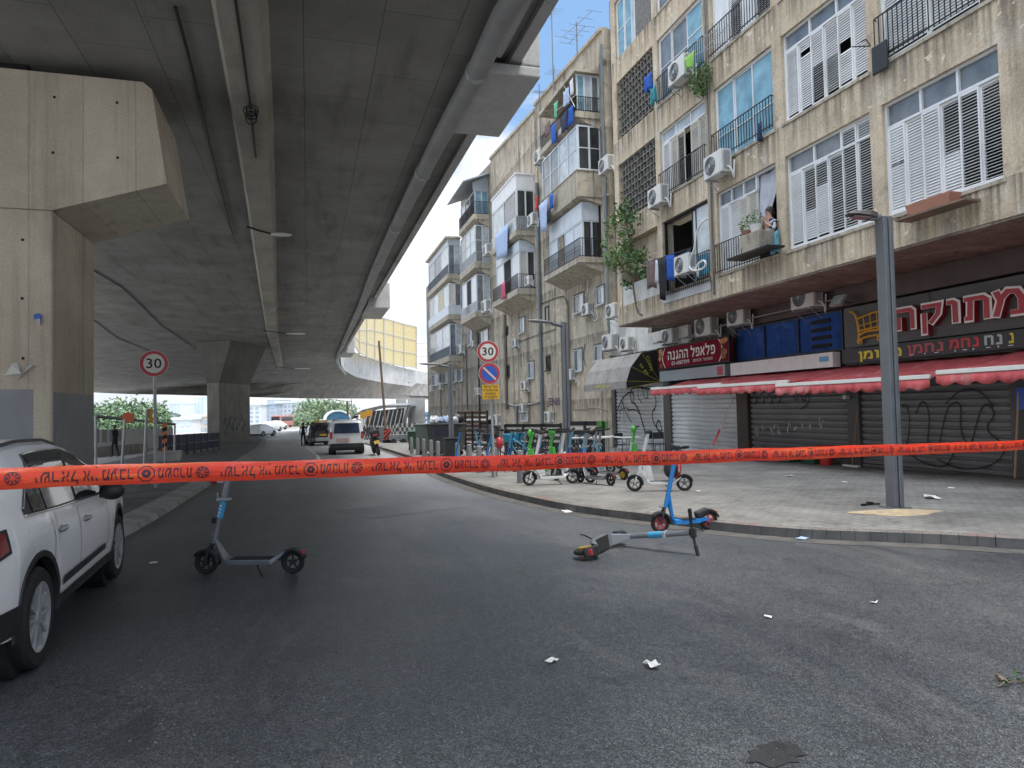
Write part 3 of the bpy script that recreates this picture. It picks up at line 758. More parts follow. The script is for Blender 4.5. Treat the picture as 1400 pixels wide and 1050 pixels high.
# far pier, turned, flaring to a cap
fc = at(300, 60); fc.z = 0; dr = at(342, 65.5)-at(300, 60); dr.z = 0; fl_ = dr.length; dr.normalize(); dl = Vector((-dr.y, dr.x, 0))
zt = atd(320, 523, 60).z
def fp(u, v, z): return fc+dr*u+dl*v+Vector((0, 0, z))
p2 = thing('viaduct_pier', 'distant concrete pier with faded graffiti beside the dark railing', 'pier', (fc.x, fc.y, gz(49)))
mPF = M_concrete('far_pier_concrete', (.30, .29, .265), (.12, .115, .105), 2.5, 2, 'YZ', .5, .3)
mb = MB(); mb.hexa([fp(0, 0, gz(49)-.2), fp(fl_, 0, gz(49)-.5), fp(fl_, 1.1, gz(49)-.5), fp(0, 1.1, gz(49)-.5)], [fp(0, 0, zt), fp(fl_, 0, zt), fp(fl_, 1.1, zt), fp(0, 1.1, zt)])
mb.build('column', mPF, p2)
mb = MB(); zz = zt+.005
mb.hexa([fp(0, 0, zz), fp(fl_, 0, zz), fp(fl_, 1.1, zz), fp(0, 1.1, zz)], [fp(.0, -1.1, 7.99), fp(fl_+1.2, -1.1, 7.99), fp(fl_+1.2, 2.2, 7.99), fp(.0, 2.2, 7.99)])
mb.build('pier_cap', M_concrete('cap_concrete', (.19, .185, .17), (.1, .098, .09), 2.5, 1.2, 'XZ', .4, .3), p2)
mGRB = M('graffiti_blue', (.10, .17, .24), .7, 0, .3, 4)
gr = MB()
for k in range(5):
    P = [fp(1.0+k*.8+random.uniform(-.3, .3)+.35*math.sin(j*1.3+k), -.02, gz(60)+1.0+.25*j+random.uniform(-.2, .2)) for j in range(7)]
    gr.tube(smooth_path(P, 2), .035, 4)
gr.build('graffiti', mGRB, p2)
# pale pier far right behind the striped canopy
p3 = thing('viaduct_pier', 'pale concrete pier behind the striped steel canopy', 'pier', at(565, 92))
a = at(556, 92); b = at(575.5, 92); h = atd(565, 545, 92).z
mb = MB(); mb.box(a.x, b.x, 88, 91, gz(92)-.3, h); mb.box(at(545, 92).x, a.x-.01, 92, 95, gz(92)-.3, h); mb.build('column', mGIRD, p3)
# ------------------------------------------------------------------ building A (big stucco block over the shops)
XA = 11.5; XS = 14.0; ZS = 4.67
bA = thing('apartment_building', 'long beige apartment block with shuttered windows standing over the row of shops', 'building', (XA, 12, gz(12)))
ROWS = [(5.36, 7.72), (8.56, 10.78), (11.72, 13.95), (14.85, 17.1), (18.0, 20.2)]
YB = [24.05, 20.98, 17.98, 14.86, 11.76, 8.90, 5.6, 2.5]      # left edges of the openings
YE = [21.12, 17.98+.02, 17.52-2.66, 14.5-2.72, 11.47-2.55]
BAYS = [(24.0, 21.1), (20.78, 18.0), (17.54, 14.87), (14.5, 11.78), (11.45, 8.92), (8.35, 5.75), (5.3, 2.7)]
YTOP, YBOT = 24.4, 0.0
mb = MB(); T = .42
ztops = [ZS]+[r[1] for r in ROWS]; 
zl = ZS
for (z0, z1) in ROWS:
    mb.box(XA, XA+T, YBOT, YTOP, zl, z0); zl = z1
mb.box(XA, XA+T, YBOT, YTOP, zl, 21.5)
edges = [YTOP]+[v for b in BAYS for v in b]+[YBOT]
for (z0, z1) in ROWS:
    for i in range(0, len(edges), 2):
        if z0 == ROWS[0][0] and i == 0: continue
        mb.box(XA, XA+T, edges[i+1], edges[i], z0, z1)
# first-floor corner post
mb.box(XA, XA+.3, 24.0, 24.4, ROWS[0][0], ROWS[0][1])
mb.box(XA+T, 26, 24.1, 24.4, ZS, 21.5); mb.box(XA+T, 26, YBOT, YTOP, 21.2, 21.5); mb.box(XA+T, 26, YBOT, YBOT+.3, 0, 21.5)
# string mouldings over the openings
wallA = mb.build('wall', mWALLA, bA)
for (z0, z1) in ROWS[:4]:
    for b in BAYS[1:6]:
        mb = MB(); mb.box(XA-.035, XA+.1, b[1]-.06, b[0]+.06, z0-.075, z0-.003); mb.build('sill', mSLAB, bA)
mb = MB()
for (z0, z1) in ROWS:
    mb.box(XA+1.2, XA+1.25, YBOT+.3, YTOP-.1, z0-.2, z1+.2)
for b in BAYS: 
    for (z0, z1) in ROWS: mb.box(XA+T, XA+1.2, b[1]-.14, b[1]-.1, z0, z1); 
mb.build('dark_interior', mDARKW, bA)
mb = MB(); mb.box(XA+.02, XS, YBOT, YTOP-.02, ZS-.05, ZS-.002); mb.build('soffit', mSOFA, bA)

def louver(mb, y0, y1, z0, z1, x, state, mi=0):
    """y0>y1; state: list of (fraction_from_top, mode)"""
    fw = .035
    mb.box(x-.02, x+.02, y0-fw, y0, z0, z1, 0); mb.box(x-.02, x+.02, y1, y1+fw, z0, z1, 0)
    mb.box(x-.02, x+.02, y1+fw, y0-fw, z0, z0+.05, 0); mb.box(x-.02, x+.02, y1+fw, y0-fw, z1-.05, z1, 0)
    p = .058; n = int((z1-z0-.1)/p)
    for k in range(n):
        z = z1-.05-p*(k+.5); f = (k+.5)/n
        mode = 'c'
        for fr, md in state:
            if f >= fr: mode = md
        if mode == 'x': continue
        th = {'c': R(60), 'o': R(8), 'h': R(32)}[mode]+random.uniform(-.06, .06)
        l = .062; dx, dz = math.cos(th)*l/2, math.sin(th)*l/2
        t = .004
        a = Vector((x-dx, 0, z-dz)); b = Vector((x+dx, 0, z+dz))
        ya, yb = y1+fw, y0-fw
        mb.hexa([(a.x, ya, a.z-t), (a.x, yb, a.z-t), (b.x, yb, b.z-t), (b.x, ya, b.z-t)], [(a.x, ya, a.z+t), (a.x, yb, a.z+t), (b.x, yb, b.z+t), (b.x, ya, b.z+t)], mi)
def pane(mb, y0, y1, z0, z1, x): mb.box(x, x+.012, y1, y0, z0, z1)
def frame_rect(mb, y0, y1, z0, z1, x, w=.05, d=.07, mi=0):
    mb.box(x-d/2, x+d/2, y0-w, y0, z0, z1, mi); mb.box(x-d/2, x+d/2, y1, y1+w, z0, z1, mi)
    mb.box(x-d/2, x+d/2, y1+w, y0-w, z0, z0+w, mi); mb.box(x-d/2, x+d/2, y1+w, y0-w, z1-w, z1, mi)
def window(root, y0, y1, z0, z1, leaves, transom=0.0, tspan=1.0, x=None, fm=None, glass=None, lab=None, sl=None, name='window'):
    x = XA+.13 if x is None else x
    fm = fm or mWHT
    mb = MB(); frame_rect(mb, y0, y1, z0, z1, x, .05, .09)
    zt = z1-.05
    W_ = (y0-y1-.1); n = len(leaves)
    if transom:
        mb.box(x-.04, x+.04, y0-.05-W_*tspan, y0-.05, z1-transom-.025, z1-transom+.025)
    nt_ = 3 if transom else 0
    for k in range(1, nt_+(tspan < 1)):
        y = y0-.05-W_*tspan*k/nt_; mb.box(x-.042, x+.042, y-.025, y+.025, z1-transom+.025, z1-.05)
    win = mb.build(name, fm, root)
    if lab: win['label'] = lab
    if transom:
        g = MB(); pane(g, y0-.05, y0-.05-W_*tspan, z1-transom+.03, z1-.05, x+.01); g.build('pane', glass or mGLG, win); zt = z1-transom-.027
    tot = sum(l.get('w', 1) for l in leaves); y = y0-.05
    for i, l in enumerate(leaves):
        ww = W_*l.get('w', 1)/tot; ya, yb = y, y-ww; y = yb
        xx = x+(.018 if i % 2 else -.018)
        t = l['t']; top = zt if not l.get('full') else z1-.05
        if t == 'lv':
            m2 = MB(); louver(m2, ya, yb, z0+.05, top, xx, l.get('s', [])); m2.build('shutter_leaf', [l.get('m') or sl or mSLAT], win)
        elif t == 'gl':
            m2 = MB(); frame_rect(m2, ya, yb, z0+.05, top, xx, .035, .04)
            for q in l.get('bars', []): m2.box(xx-.02, xx+.02, yb+.035, ya-.035, z0+(top-z0)*q-.015, z0+(top-z0)*q+.015)
            sa = m2.build('sash', l.get('fm') or fm, win)
            m2 = MB(); pane(m2, ya-.03, yb+.03, z0+.08, top-.03, xx); m2.build('pane', l.get('g') or mGLG, sa)
        elif t == 'sol':
            m2 = MB(); m2.box(xx-.015, xx+.015, yb+.01, ya-.01, z0+.05, top); m2.build('panel', l.get('m') or mWHT, win)
        elif t == 'dk': pass
    return win
lv = lambda *s, **k: dict(t='lv', s=list(s), **k)
gl = lambda **k: dict(t='gl', **k)
dk = lambda **k: dict(t='dk', **k)
r1, r2, r3, r4, r5 = ROWS
# ---- first floor
window(bA, *BAYS[4], *r1, [lv((.42, 'h'), (.46, 'c')), lv((.5, 'c')), lv(), lv((0, 'h'), (.55, 'c')), lv((0, 'h'), (.5, 'o')), lv((0, 'o'))], .50, glass=mGLG)
window(bA, *BAYS[3], *r1, [lv(), lv((0, 'o'), (.58, 'c')), lv((0, 'o'), (.3, 'c')), lv((0, 'o'), (.42, 'h')), lv((0, 'h'), full=1), lv((0, 'h'), (.5, 'o'), full=1)], .45, glass=mGLG)
window(bA, *BAYS[2], *r1, [lv(), lv(), lv(w=.9, m=mSLATO), lv(w=.9, m=mSLATO), dk(w=2.0, full=1)], .42, tspan=.66, glass=mGLG)
window(bA, *BAYS[1], *r1, [dk(w=2.2), gl(w=.35, g=mGLW), gl(g=mGLW, w=1.1)], 0, fm=mBLK, lab='open window with a black frame and a dim room behind')
# ---- second floor
window(bA, *BAYS[1], *r2, [lv((0, 'c')), lv((0, 'c'), m=mSLATO), lv((0, 'h'), m=mSLATO), dk(w=.8, full=1), lv(m=mSLATO), lv(m=mSLATO)], .40, glass=mGLW)
window(bA, *BAYS[2], *r2, [gl(g=mGLB, bars=[.36]), gl(g=mGLB, bars=[.36]), gl(g=mGLB, bars=[.36], w=1.1)], 0, glass=mGLB, lab='window of three blue tinted panes')
window(bA, *BAYS[3], *r2, [lv((.4, 'c')), lv((.12, 'x'), (.17, 'c')), lv((.5, 'h')), lv((.5, 'o')), lv((.42, 'x'), (.56, 'c')), lv((0, 'c'))], .42, glass=mGLG)
window(bA, *BAYS[4], *r2, [lv(w=2, full=1), lv(w=2, full=1), dict(t='sol', w=.6, m=mRUST)], 0)
# ---- third floor
window(bA, *BAYS[1], *r3, [gl(g=mGLG, bars=[.55], w=.8), gl(g=mGLG, bars=[.55]), gl(g=mGLB, bars=[.62])], 0)
window(bA, *BAYS[2], *r3, [dict(t='sol', w=1.1), lv((0, 'c'), (.5, 'h'), w=.8), dict(t='sol', w=1.0), lv((0, 'h'))], 0)
window(bA, *BAYS[4], *r3, [lv(), lv(), lv(), lv((.5, 'o'))], .4)
window(bA, BAYS[0][0], 22.45, *r4, [gl(g=mGLB, bars=[.5]), gl(g=mGLB, bars=[.5]), gl(g=mGLW, w=.5)], 0)
window(bA, *BAYS[1], *r4, [gl(g=mGLG), lv(), lv()], 0)
window(bA, *BAYS[2], *r4, [lv(), lv(), lv()], .4)
window(bA, *BAYS[3], *r4, [lv(), lv(), lv()], .4)
window(bA, *BAYS[4], *r4, [lv(), lv(), lv()], .4)
for b in BAYS[5:]:
    for rr in ROWS[:4]: window(bA, *b, *rr, [lv(), lv((.5, 'o')), lv()], .45)
for b in BAYS[:5]: window(bA, *b, *r5, [lv(), gl(), lv()], 0)
mBRK = M_paver('dark_stone_infill', (.10, .095, .09), (.16, .15, .14), (.05, .05, .05), .3, .1, .4)
mb = MB(); mb.box(XA+.05, XA+.2, 21.12, 22.4, r4[0]+.02, r4[1]-.02); mb.build('infill_panel', M('stone_infill', (.17, .16, .15), .9, 0, .5, 9, .6, world=True), bA)
# ---- breeze block screens
def lattice(y0, y1, z0, z1):
    mb = MB(); p = .235; ny = int((y0-y1)/p); nz = int((z1-z0)/p); py = (y0-y1)/ny; pz = (z1-z0)/nz; t = .021
    for i in range(ny):
        for j in range(nz):
            y = y0-py*i; z = z0+pz*j
            if (i+j) % 2 == 0: mb.box(XA+.05, XA+.17, max(y1, y-py*1.75), y-.0, z-t, z+t)
            else: mb.box(XA+.045, XA+.165, y-py-t, y-py+t, z+t, min(z1, z+pz*1.72))
    o = mb.build('breeze_block_screen', M('breeze_block', (.20, .19, .17), .9, 0, .3, 3, .3, dirt=.4, world=True), bA)
    m2 = MB(); m2.box(XA+.34, XA+.38, y1, y0, z0, z1); m2.build('dark_backing', mDARKW, o)
lattice(*BAYS[0], r2[0]-.33, r2[1]+.22)
lattice(*BAYS[0], r3[0]-.1, r3[1]+.35)
lattice(*BAYS[3], r3[0]-.45, r3[1])
# ---- first-floor corner loggia with tiled parapet
mb = MB(); mb.box(XA+.04, XA+.16, 21.0, 24.0, ZS+.14, 6.1); o = mb.build('parapet_panel', mWHITEW, bA)
mb = MB(); mb.box(XA+.30, XA+.40, 21.05, 23.7, 6.65, 7.70); mb.build('wall_panel', mWALLA, bA)
# ---- railings
def railing(root, y0, y1, z0, z1, x, name='railing', pitch=.115, mat=None, r=.008, ends=True):
    mb = MB()
    for z in (z0+.06, z1): mb.box(x-.012, x+.012, y1, y0, z-.012, z+.012)
    n = max(2, int((y0-y1)/pitch))
    for i in range(n+1):
        y = y0-(y0-y1)*i/n; mb.box(x-r, x+r, y-r, y+r, z0, z1-.012)
    if ends:
        for y in (y0, y1): mb.box(x, XA if x < XA else x, y-.01, y+.01, z1-.03, z1-.013)
    return mb.build(name, mat or mBLK, root)
railing(bA, 11.5, 8.9, 8.62, 9.55, XA-.06)
railing(bA, 17.6, 14.85, 8.62, 9.45, XA-.06)
railing(bA, 20.8, 17.98, 8.55, 9.35, XA-.06)
railing(bA, 17.6, 14.8, 5.35, 6.2, XA-.07)
railing(bA, 20.8, 17.9, 5.2, 6.15, XA-.07)
railing(bA, 17.6, 14.8, 11.75, 12.55, XA-.06)
railing(bA, 20.8, 17.9, 11.75, 12.6, XA-.06)
mb = MB(); mb.box(XA-.03, XA-.003, 17.95, 20.85, 4.98, 5.36); mb.build('apron_panel', M('pale_board', (.55, .56, .58), .6, 0, .1, 2, dirt=.3, world=True), bA)
mb = MB(); mb.box(XA-.05, XA-.035, 18.0, 18.85, 5.5, 6.1); mb.build('blue_screen', M('blue_mesh', (.12, .38, .55), .7), bA)
# wires and pipes running down the column between the second and third bays
mb = MB(); mb.tube([(XA-.03, 17.76, z) for z in (4.8, 6, 8, 10, 12, 14, 17)], .035, 6); mb.build('drainpipe', mPIPEC, bA)
mb = MB()
for k in range(4):
    mb.tube([(XA-.03-.01*k, 17.68+.05*k+random.uniform(-.03, .03), z) for z in (5.5, 7, 8.5, 10, 11.5, 13, 15)], .012, 5)
mb.build('wiring', mCABLE, bA)
# ------------------------------------------------------------------ ground floor of A
def shutter(y0, y1, z0, z1, mt, graf=None, lab=None):
    mb = MB(); n = int((z1-z0)/.165); p = (z1-z0)/n
    rows = []
    for k in range(n):
        z = z0+p*k
        for dz, dx in ((.0, .03), (p*.14, -.024), (p*.62, -.03), (p*.86, .03)):
            rows.append([Vector((XS+.05+dx, y0, z+dz)), Vector((XS+.05+dx, (y0+y1)/2, z+dz)), Vector((XS+.05+dx, y1, z+dz))])
    rows.append([Vector((XS+.06, y, z1)) for y in (y0, (y0+y1)/2, y1)])
    mb.grid(rows); mb.box(XS+.0, XS+.09, y1, y0, z0-.1, z0)
    o = mb.build('roller_shutter', mt, bA)
    if lab: o['label'] = lab
    if graf:
        g = MB()
        for pts, r in graf:
            P = smooth_path([Vector((XS+.017, y0+(y1-y0)*u, z0+(z1-z0)*v)) for u, v in pts], 2); 
            # flat spray line
            for a, b in zip(P, P[1:]):
                d = (b-a); 
                if d.length < 1e-5: continue
                d.normalize(); s = Vector((0, -d.z, d.y))*r
                g.quad(a-s-d*r*.3, b-s+d*r*.3, b+s+d*r*.3, a+s-d*r*.3)
        g.build('graffiti', graf_m, o)
    return o
mSH1 = M('steel_shutter_light', (.68, .70, .72), .45, .1, .12, 1.2, dirt=.3, world=True)
mSH2 = M('steel_shutter_dark', (.21, .21, .212), .5, .1, .15, 1.2, dirt=.4, world=True)
graf_m = M('spray_black', (.02, .02, .022), .6, 0, .3, 5)
g1 = [([(.02, .55), (.12, .72), (.3, .83), (.42, .8), (.36, .6), (.3, .86), (.52, .9)], .038), ([(.14, .68), (.22, .5), (.34, .36)], .026), ([(.14, .7), (.05, .38)], .02), ([(.16, .7), (.17, .36)], .016), ([(.05, .52), (.18, .60), (.34, .55)], .02), ([(.5, .92), (.48, .74), (.56, .66)], .026), ([(.58, .9), (.62, .7), (.7, .74), (.66, .88)], .024),
      ([(.4, .66), (.5, .55), (.56, .38), (.62, .22)], .045), ([(.45, .9), (.62, .86), (.8, .84), (.86, .62), (.75, .52), (.78, .36), (.95, .2), (.9, .44), (.82, .34), (.9, .22)], .034), ([(.25, .55), (.42, .57), (.5, .5)], .026)]
shutter(30.2, 25.55, gz(27)+.16, 2.75, mSH1, g1, 'pale shutter with looping black graffiti')
shutter(25.0, 20.5, gz(23)+.16, 2.15, mSH1, None, 'clean pale steel shutter')
g3 = [([(.02+.09*k, .80), (.05+.09*k, .92), (.09+.09*k, .78), (.04+.09*k, .72), (.1+.09*k, .84)], .016) for k in range(4)] + \
     [([(.46, .93), (.52, .74), (.55, .92), (.6, .72), (.62, .9), (.66, .76), (.56, .66)], .02)]
o3 = shutter(19.8, 15.45, gz(17)+.16, 2.15, mSH2, g3, 'dark shutter with white and black tags')
graf_w = M('spray_white', (.55, .55, .55), .7, 0, .3, 5)
graf_m, _keep = graf_w, graf_m
g = MB()
random.seed(12)
for k in range(9):
    u0 = .06+.085*k
    P = smooth_path([Vector((XS+.017, 19.8-4.35*(u0+random.uniform(-.02, .05)), .45+random.uniform(0, .45)+.03*k)) for j in range(5)], 2)
    g.tube(P, .014, 4)
g.build('graffiti', graf_w, o3)
graf_m = M('spray_grey', (.018, .018, .02), .5, 0, .3, 5)
g4 = [([(.22, .45), (.3, .7), (.38, .66), (.36, .3), (.32, .2), (.38, .18)], .02), ([(.42, .6), (.47, .76), (.52, .6), (.48, .2), (.55, .15), (.6, .5), (.64, .7), (.72, .72), (.7, .4), (.76, .25), (.8, .5), (.85, .72), (.92, .6), (.84, .45), (.95, .3)], .022),
      ([(.3, .25), (.42, .08), (.6, .02), (.66, .2)], .02), ([(.62, .7), (.72, .85), (.84, .82), (.9, .66)], .018), ([(.55, .12), (.7, .02), (.9, .1), (.97, .3)], .018)]
shutter(15.03, 10.92, gz(13)+.15, 2.15, mSH2, g4, 'dark shutter with big looping grey graffiti')
shutter(10.3, 6.0, gz(8)+.15, 2.15, mSH2)
# posts, back wall and fascia of the shops
for y0, y1 in ((30.6, 30.2), (25.55, 25.0), (15.45, 15.03), (10.92, 10.3)): mb = MB(); mb.box(XS-.05, XS+.12, y1+.005, y0-.005, gz(y0)+.05, 4.0); mb.build('shop_post', mDARKP, bA)
mb = MB(); mb.box(XS-.08, XS+.12, 19.85, 20.45, gz(20)+.05, 2.9); mb.build('shop_post', mMAROON, bA)
mb = MB(); mb.box(XS+.13, XS+.4, 0, 30.6, -.6, ZS-.06); mb.box(XS+.4, 26, 30.3, 30.6, -.6, 21.4); mb.build('shop_wall', mDARKW, bA)
mb = MB(); mb.box(XS-.02, XS+.13, 20.5, 30.55, 2.76, ZS-.06); mb.build('fascia', mDARKP, bA)
mb = MB(); mb.box(XS-.2, XS-.03, 23.2, 26.6, 3.9, ZS-.06); mb.box(XS-.05, XS+.13, 26.7, 30.6, 3.95, ZS+1.6);  mb.build('whitewashed_wall', mWHITEW, bA)
mb = MB(); mb.box(XS-.02, XS+.13, 0, 15.4, 2.2, 4.1); mb.build('fascia', mDARKP, bA)
mb = MB(); mb.box(XS-.1, XS+.12, 15.45, 20.45, 4.13, ZS-.06); mb.box(XS-.35, XS-.02, 0, 15.4, 4.1, ZS-.06); mb.build('fascia', mMAROON, bA)
# blue painted shop window with slots
mBLUE = M_wall('blue_painted_glass', (.03, .085, .30), (.012, .03, .10), .5, 3, (.06, .13, .38), .3)
mb = MB(); frame_rect(mb, 20.45, 15.5, 2.98, 4.1, XS, .06, .1)
for y in (18.9, 17.3): mb.box(XS-.05, XS+.05, y-.03, y+.03, 3.04, 4.04)
o = mb.build('shop_window', M('dark_blue_frame', (.015, .03, .07), .5), bA)
mb = MB(); mb.box(XS+.01, XS+.03, 15.56, 20.39, 3.04, 4.04); mb.build('pane', mBLUE, o)
mb = MB()
for k in range(4): mb.box(XS-.03, XS+.0, 16.0, 16.75, 3.12+.23*k, 3.22+.23*k)
mb.build('vent_slot', mDARKW, o)
# ------------------------------------------------------------------ the terrace of old balcony houses beyond
XW, XF = 14.0, 12.73
def Yw(px, py=480): return onx(px, py, XW).y
def Yf(px, py=380): return onx(px, py, XF).y
def zf(px, py): return onx(px, py, XF).z
def house(label, ya, yb, ztop_a, ztop_b, mt):
    h = thing('apartment_building', label, 'building', (XW, (ya+yb)/2, gz((ya+yb)/2)), group='old balcony houses along the street')
    mb = MB(); d = 10
    mb.hexa([(XW, ya, gz(ya)-.2), (XW+d, ya, gz(ya)-.2), (XW+d, yb, gz(yb)-.2), (XW, yb, gz(yb)-.2)], [(XW, ya, ztop_a), (XW+d, ya, ztop_a), (XW+d, yb, ztop_b), (XW, yb, ztop_b)])
    mb.build('wall', mt, h)
    return h
yA0 = 30.62; yAB = Yw(739); yBC = Yw(676); yCD = Yw(634); yD1 = Yw(584)
def zw(px, py): return onx(px, py, XW).z
hB = house('grey brown balcony house next to the beige block, laundry on its top floor', yA0, yAB, zw(829, 31), zw(742, 129), mWALLB)
hC = house('balcony house with a blue green drainpipe, second in the terrace', yAB+.01, yBC, zw(739, 140), zw(690, 190), mWALLB)
hD = house('balcony house with a pitched tin roof on its balcony stack, third in the terrace', yBC+.01, yCD, zw(676, 215), zw(648, 240), mWALLC)
hE = house('last and lowest balcony house, next to the viaduct far pier', yCD+.01, yD1, zw(634, 330)-0.6, zw(634, 330)-0.6, mWALLC)
# parapet copings with uneven tops
for h, ya, yb, za, zb in ((hB, yA0, yAB, zw(829, 31), zw(742, 129)), (hC, yAB, yBC, zw(739, 140), zw(690, 190))):
    mb = MB(); mb.hexa([(XW-.12, ya+.02, za-.1), (XW+.3, ya+.02, za-.1), (XW+.3, yb-.02, zb-.1), (XW-.12, yb-.02, zb-.1)], [(XW-.12, ya+.02, za+.08), (XW+.3, ya+.02, za+.08), (XW+.3, yb-.02, zb+.08), (XW-.12, yb-.02, zb+.08)])
    mb.build('coping', mSLAB, h)
def slab(h, ya, yb, z0, z1, lip=.0, name='balcony_slab'):
    """ya near, yb far ; chamfered front underside"""
    mb = MB()
    mb.box(XF, XW+.0, ya, yb, z0+(z1-z0)*.45, z1)
    mb.hexa([(XW-.01, ya+.02, z0-.25), (XW, ya+.02, z0-.25), (XW, yb-.02, z0-.25), (XW-.01, yb-.02, z0-.25)], [(XF+.06, ya+.06, z0+(z1-z0)*.449), (XW, ya+.06, z0+(z1-z0)*.449), (XW, yb-.06, z0+(z1-z0)*.449), (XF+.06, yb-.06, z0+(z1-z0)*.449)])
    return mb.build(name, mSLAB, h)
def parapet(h, ya, yb, z0, z1, mt=None, name='balcony_parapet'):
    mb = MB(); mb.box(XF-.01, XF+.12, ya+.01, yb-.01, z0, z1); mb.box(XF+.12, XW, ya+.01, ya+.12, z0, z1)
    mb.box(XF-.05, XF+.16, ya-.03, yb+.03, z1, z1+.05); mb.box(XF+.161, XW, ya-.03, ya+.15, z1, z1+.049)
    return mb.build(name, mt or mSLAB, h)
def brail(h, ya, yb, z0, z1, mt=None, fancy=False):
    mb = MB()
    x = XF+.05; r = .012
    for z in (z0+.06, z1): mb.box(x-.02, x+.02, ya, yb, z-.018, z+.018); mb.box(x+.02, XW, ya, ya+.03, z-.017, z+.017)
    n = int((yb-ya)/.14)
    for i in range(n+1):
        y = ya+(yb-ya)*i/n; mb.box(x-r, x+r, y-r, y+r, z0, z1-.018)
        if fancy and i < n: 
            mb.torus((x, y+.07, (z0+z1)/2), (1, 0, 0), .09, .011, 10, 4)
    for i in range(1, 10):
        X = x+(XW-x)*i/10; mb.box(X-r, X+r, ya+.003, ya+.027, z0, z1-.017)
    return mb.build('railing', mt or mBLK, h)
def glazing(h, ya, yb, z0, z1, nf, ns, mats, fm=None, inset=.1, bars=(), top=.0, mtop=None, side=None):
    """enclosed balcony: framed panes on the front and on the near side"""
    fm = fm or mWHTB; x = XF+inset; y0 = ya+inset; mb = MB(); f = .045
    z1g = z1-top
    mb.box(x-f, x+f, y0-f, yb-inset, z0, z0+.07); mb.box(x-f, x+f, y0-f, yb-inset, z1g-.07, z1g)
    for i in range(nf+1):
        y = y0+(yb-inset-y0)*i/nf; mb.box(x-f*1.1, x+f*1.1, y-f, y+f, z0+.07, z1g-.07)
    mb.box(x+f, XW, y0-f, y0+f, z0, z0+.07); mb.box(x+f, XW, y0-f, y0+f, z1g-.07, z1g)
    for i in range(1, ns+1):
        X = x+(XW-x)*i/ns; mb.box(X-f, X+f, y0-f*1.1, y0+f*1.1, z0+.07, z1g-.07)
    for b in bars:
        z = z0+(z1g-z0)*b; mb.box(x-.03, x+.03, y0, yb-inset, z-.025, z+.025); mb.box(x+f, XW, y0-.03, y0+.03, z-.024, z+.024)
    w_ = mb.build('balcony_glazing', fm, h)
    for i in range(nf):
        a = y0+(yb-inset-y0)*i/nf+f; b = y0+(yb-inset-y0)*(i+1)/nf-f
        mt = mats[i % len(mats)]
        if mt is None: continue
        m2 = MB(); m2.box(x-.006, x+.006, a-.01, b+.01, z0+.06, z1g-.06); m2.build('pane', mt, w_)
    sm = side or mats
    for i in range(ns):
        a = x+(XW-x)*i/ns+f; b = x+(XW-x)*(i+1)/ns-f; mt = sm[i % len(sm)]
        if mt is None: continue
        m2 = MB(); m2.box(a-.01, b+.01, y0-.006, y0+.006, z0+.06, z1g-.06); m2.build('pane', mt, w_)
    if top:
        m2 = MB(); m2.box(x-.06, x+.06, y0-.06, yb-inset+.02, z1g+.002, z1); m2.box(x+.061, XW, y0-.059, y0+.06, z1g+.002, z1); m2.build('fascia_board', mtop or mWHTB, w_)
    return w_
def dark_room(h, ya, yb, z0, z1):
    mb = MB(); mb.box(XW-.08, XW-.01, ya+.2, yb-.2, z0, z1); mb.build('dark_opening', mDARKW, h)
# ---- stack 1
ya, yb = Yf(793), Yf(743)
def zc_(py): return zf(793, py)
s0, s1, r0_, c0 = zc_(364), zc_(350), zc_(324), zc_(265)
slab(hB, ya, yb, s0, s1); brail(hB, ya, yb, s1, r0_, fancy=True)
glazing(hB, ya, yb, s1+.01, c0-.2, 4, 2, [mWHTB, mWHTB, None, mWHTB], mWHTB, .35, (), .9, mWHTB, side=[mGLD, mGLD])
dark_room(hB, ya, yb, s1, c0-.3)
w0 = zc_(229)
slab(hB, ya, yb, c0-.12, c0+.12); parapet(hB, ya, yb, c0+.12, w0)
zt_ = zf(789, 168)
glazing(hB, ya, yb, w0+.06, zt_, 4, 2, [mGLW, mGLW, mGLG, mGLG], mWHTB, .1, (.5,), side=[mGLD, mGLD])
t0, t1, tr, tc_ = zf(789, 165), zf(789, 149), zf(789, 128), zf(789, 94)
slab(hB, ya, yb, t0, t1); brail(hB, ya, yb, t1, tr)
mb = MB(); mb.box(XF-.05, XW, ya-.1, yb+.1, tc_, tc_+.18); mb.build('balcony_roof', mSLAB, hB)
dark_room(hB, ya, yb, t1, tc_-.1)
glazing(hB, ya, ya+.25, t1+.02, tc_-.05, 1, 3, [mGLG], mWHTB, .12, (), side=[mGLB, mGLW, mGLG])
# laundry in the top balcony
def cloth(P0, P1, drop, mt, label, n=8, name='laundry', group='laundry hung on balconies', sag=.1, sleeves=False, wav=.05):
    P0, P1 = Vector(P0), Vector(P1); rows = []
    side = Vector((P1.y-P0.y, P0.x-P1.x, 0)); side = side.normalized() if side.length else Vector((1, 0, 0))
    ph = random.uniform(0, 6); k = 6
    for j in range(k):
        v = j/(k-1); row = []
        for i in range(n):
            u = i/(n-1); p = P0.lerp(P1, .5+(u-.5)*(1-.18*v))
            row.append(p+Vector((0, 0, -drop*v*(1+.06*math.sin(5*u+ph))-sag*4*u*(1-u)*(1-v)*.3))+side*(wav*math.sin(9*u+ph)*(.3+v)+.02*math.sin(17*u)))
        rows.append(row)
    mb = MB().grid(rows)
    return wthing(mb, name, mt, label, 'laundry', group, smooth=True, solid=.008)
xl = XF-.12
def lx(px, py, X=None): return onx(px, py, XF-.12 if X is None else X)
cloth(lx(783, 105), lx(779, 112), .75, mCLOTHW, 'white shirt flapping on the top balcony, highest of the laundry', name='shirt')
cloth(lx(777, 118), lx(771, 126), .8, mCLOTHLB, 'pale blue shirt on the top balcony line, just below the white shirt', name='shirt')
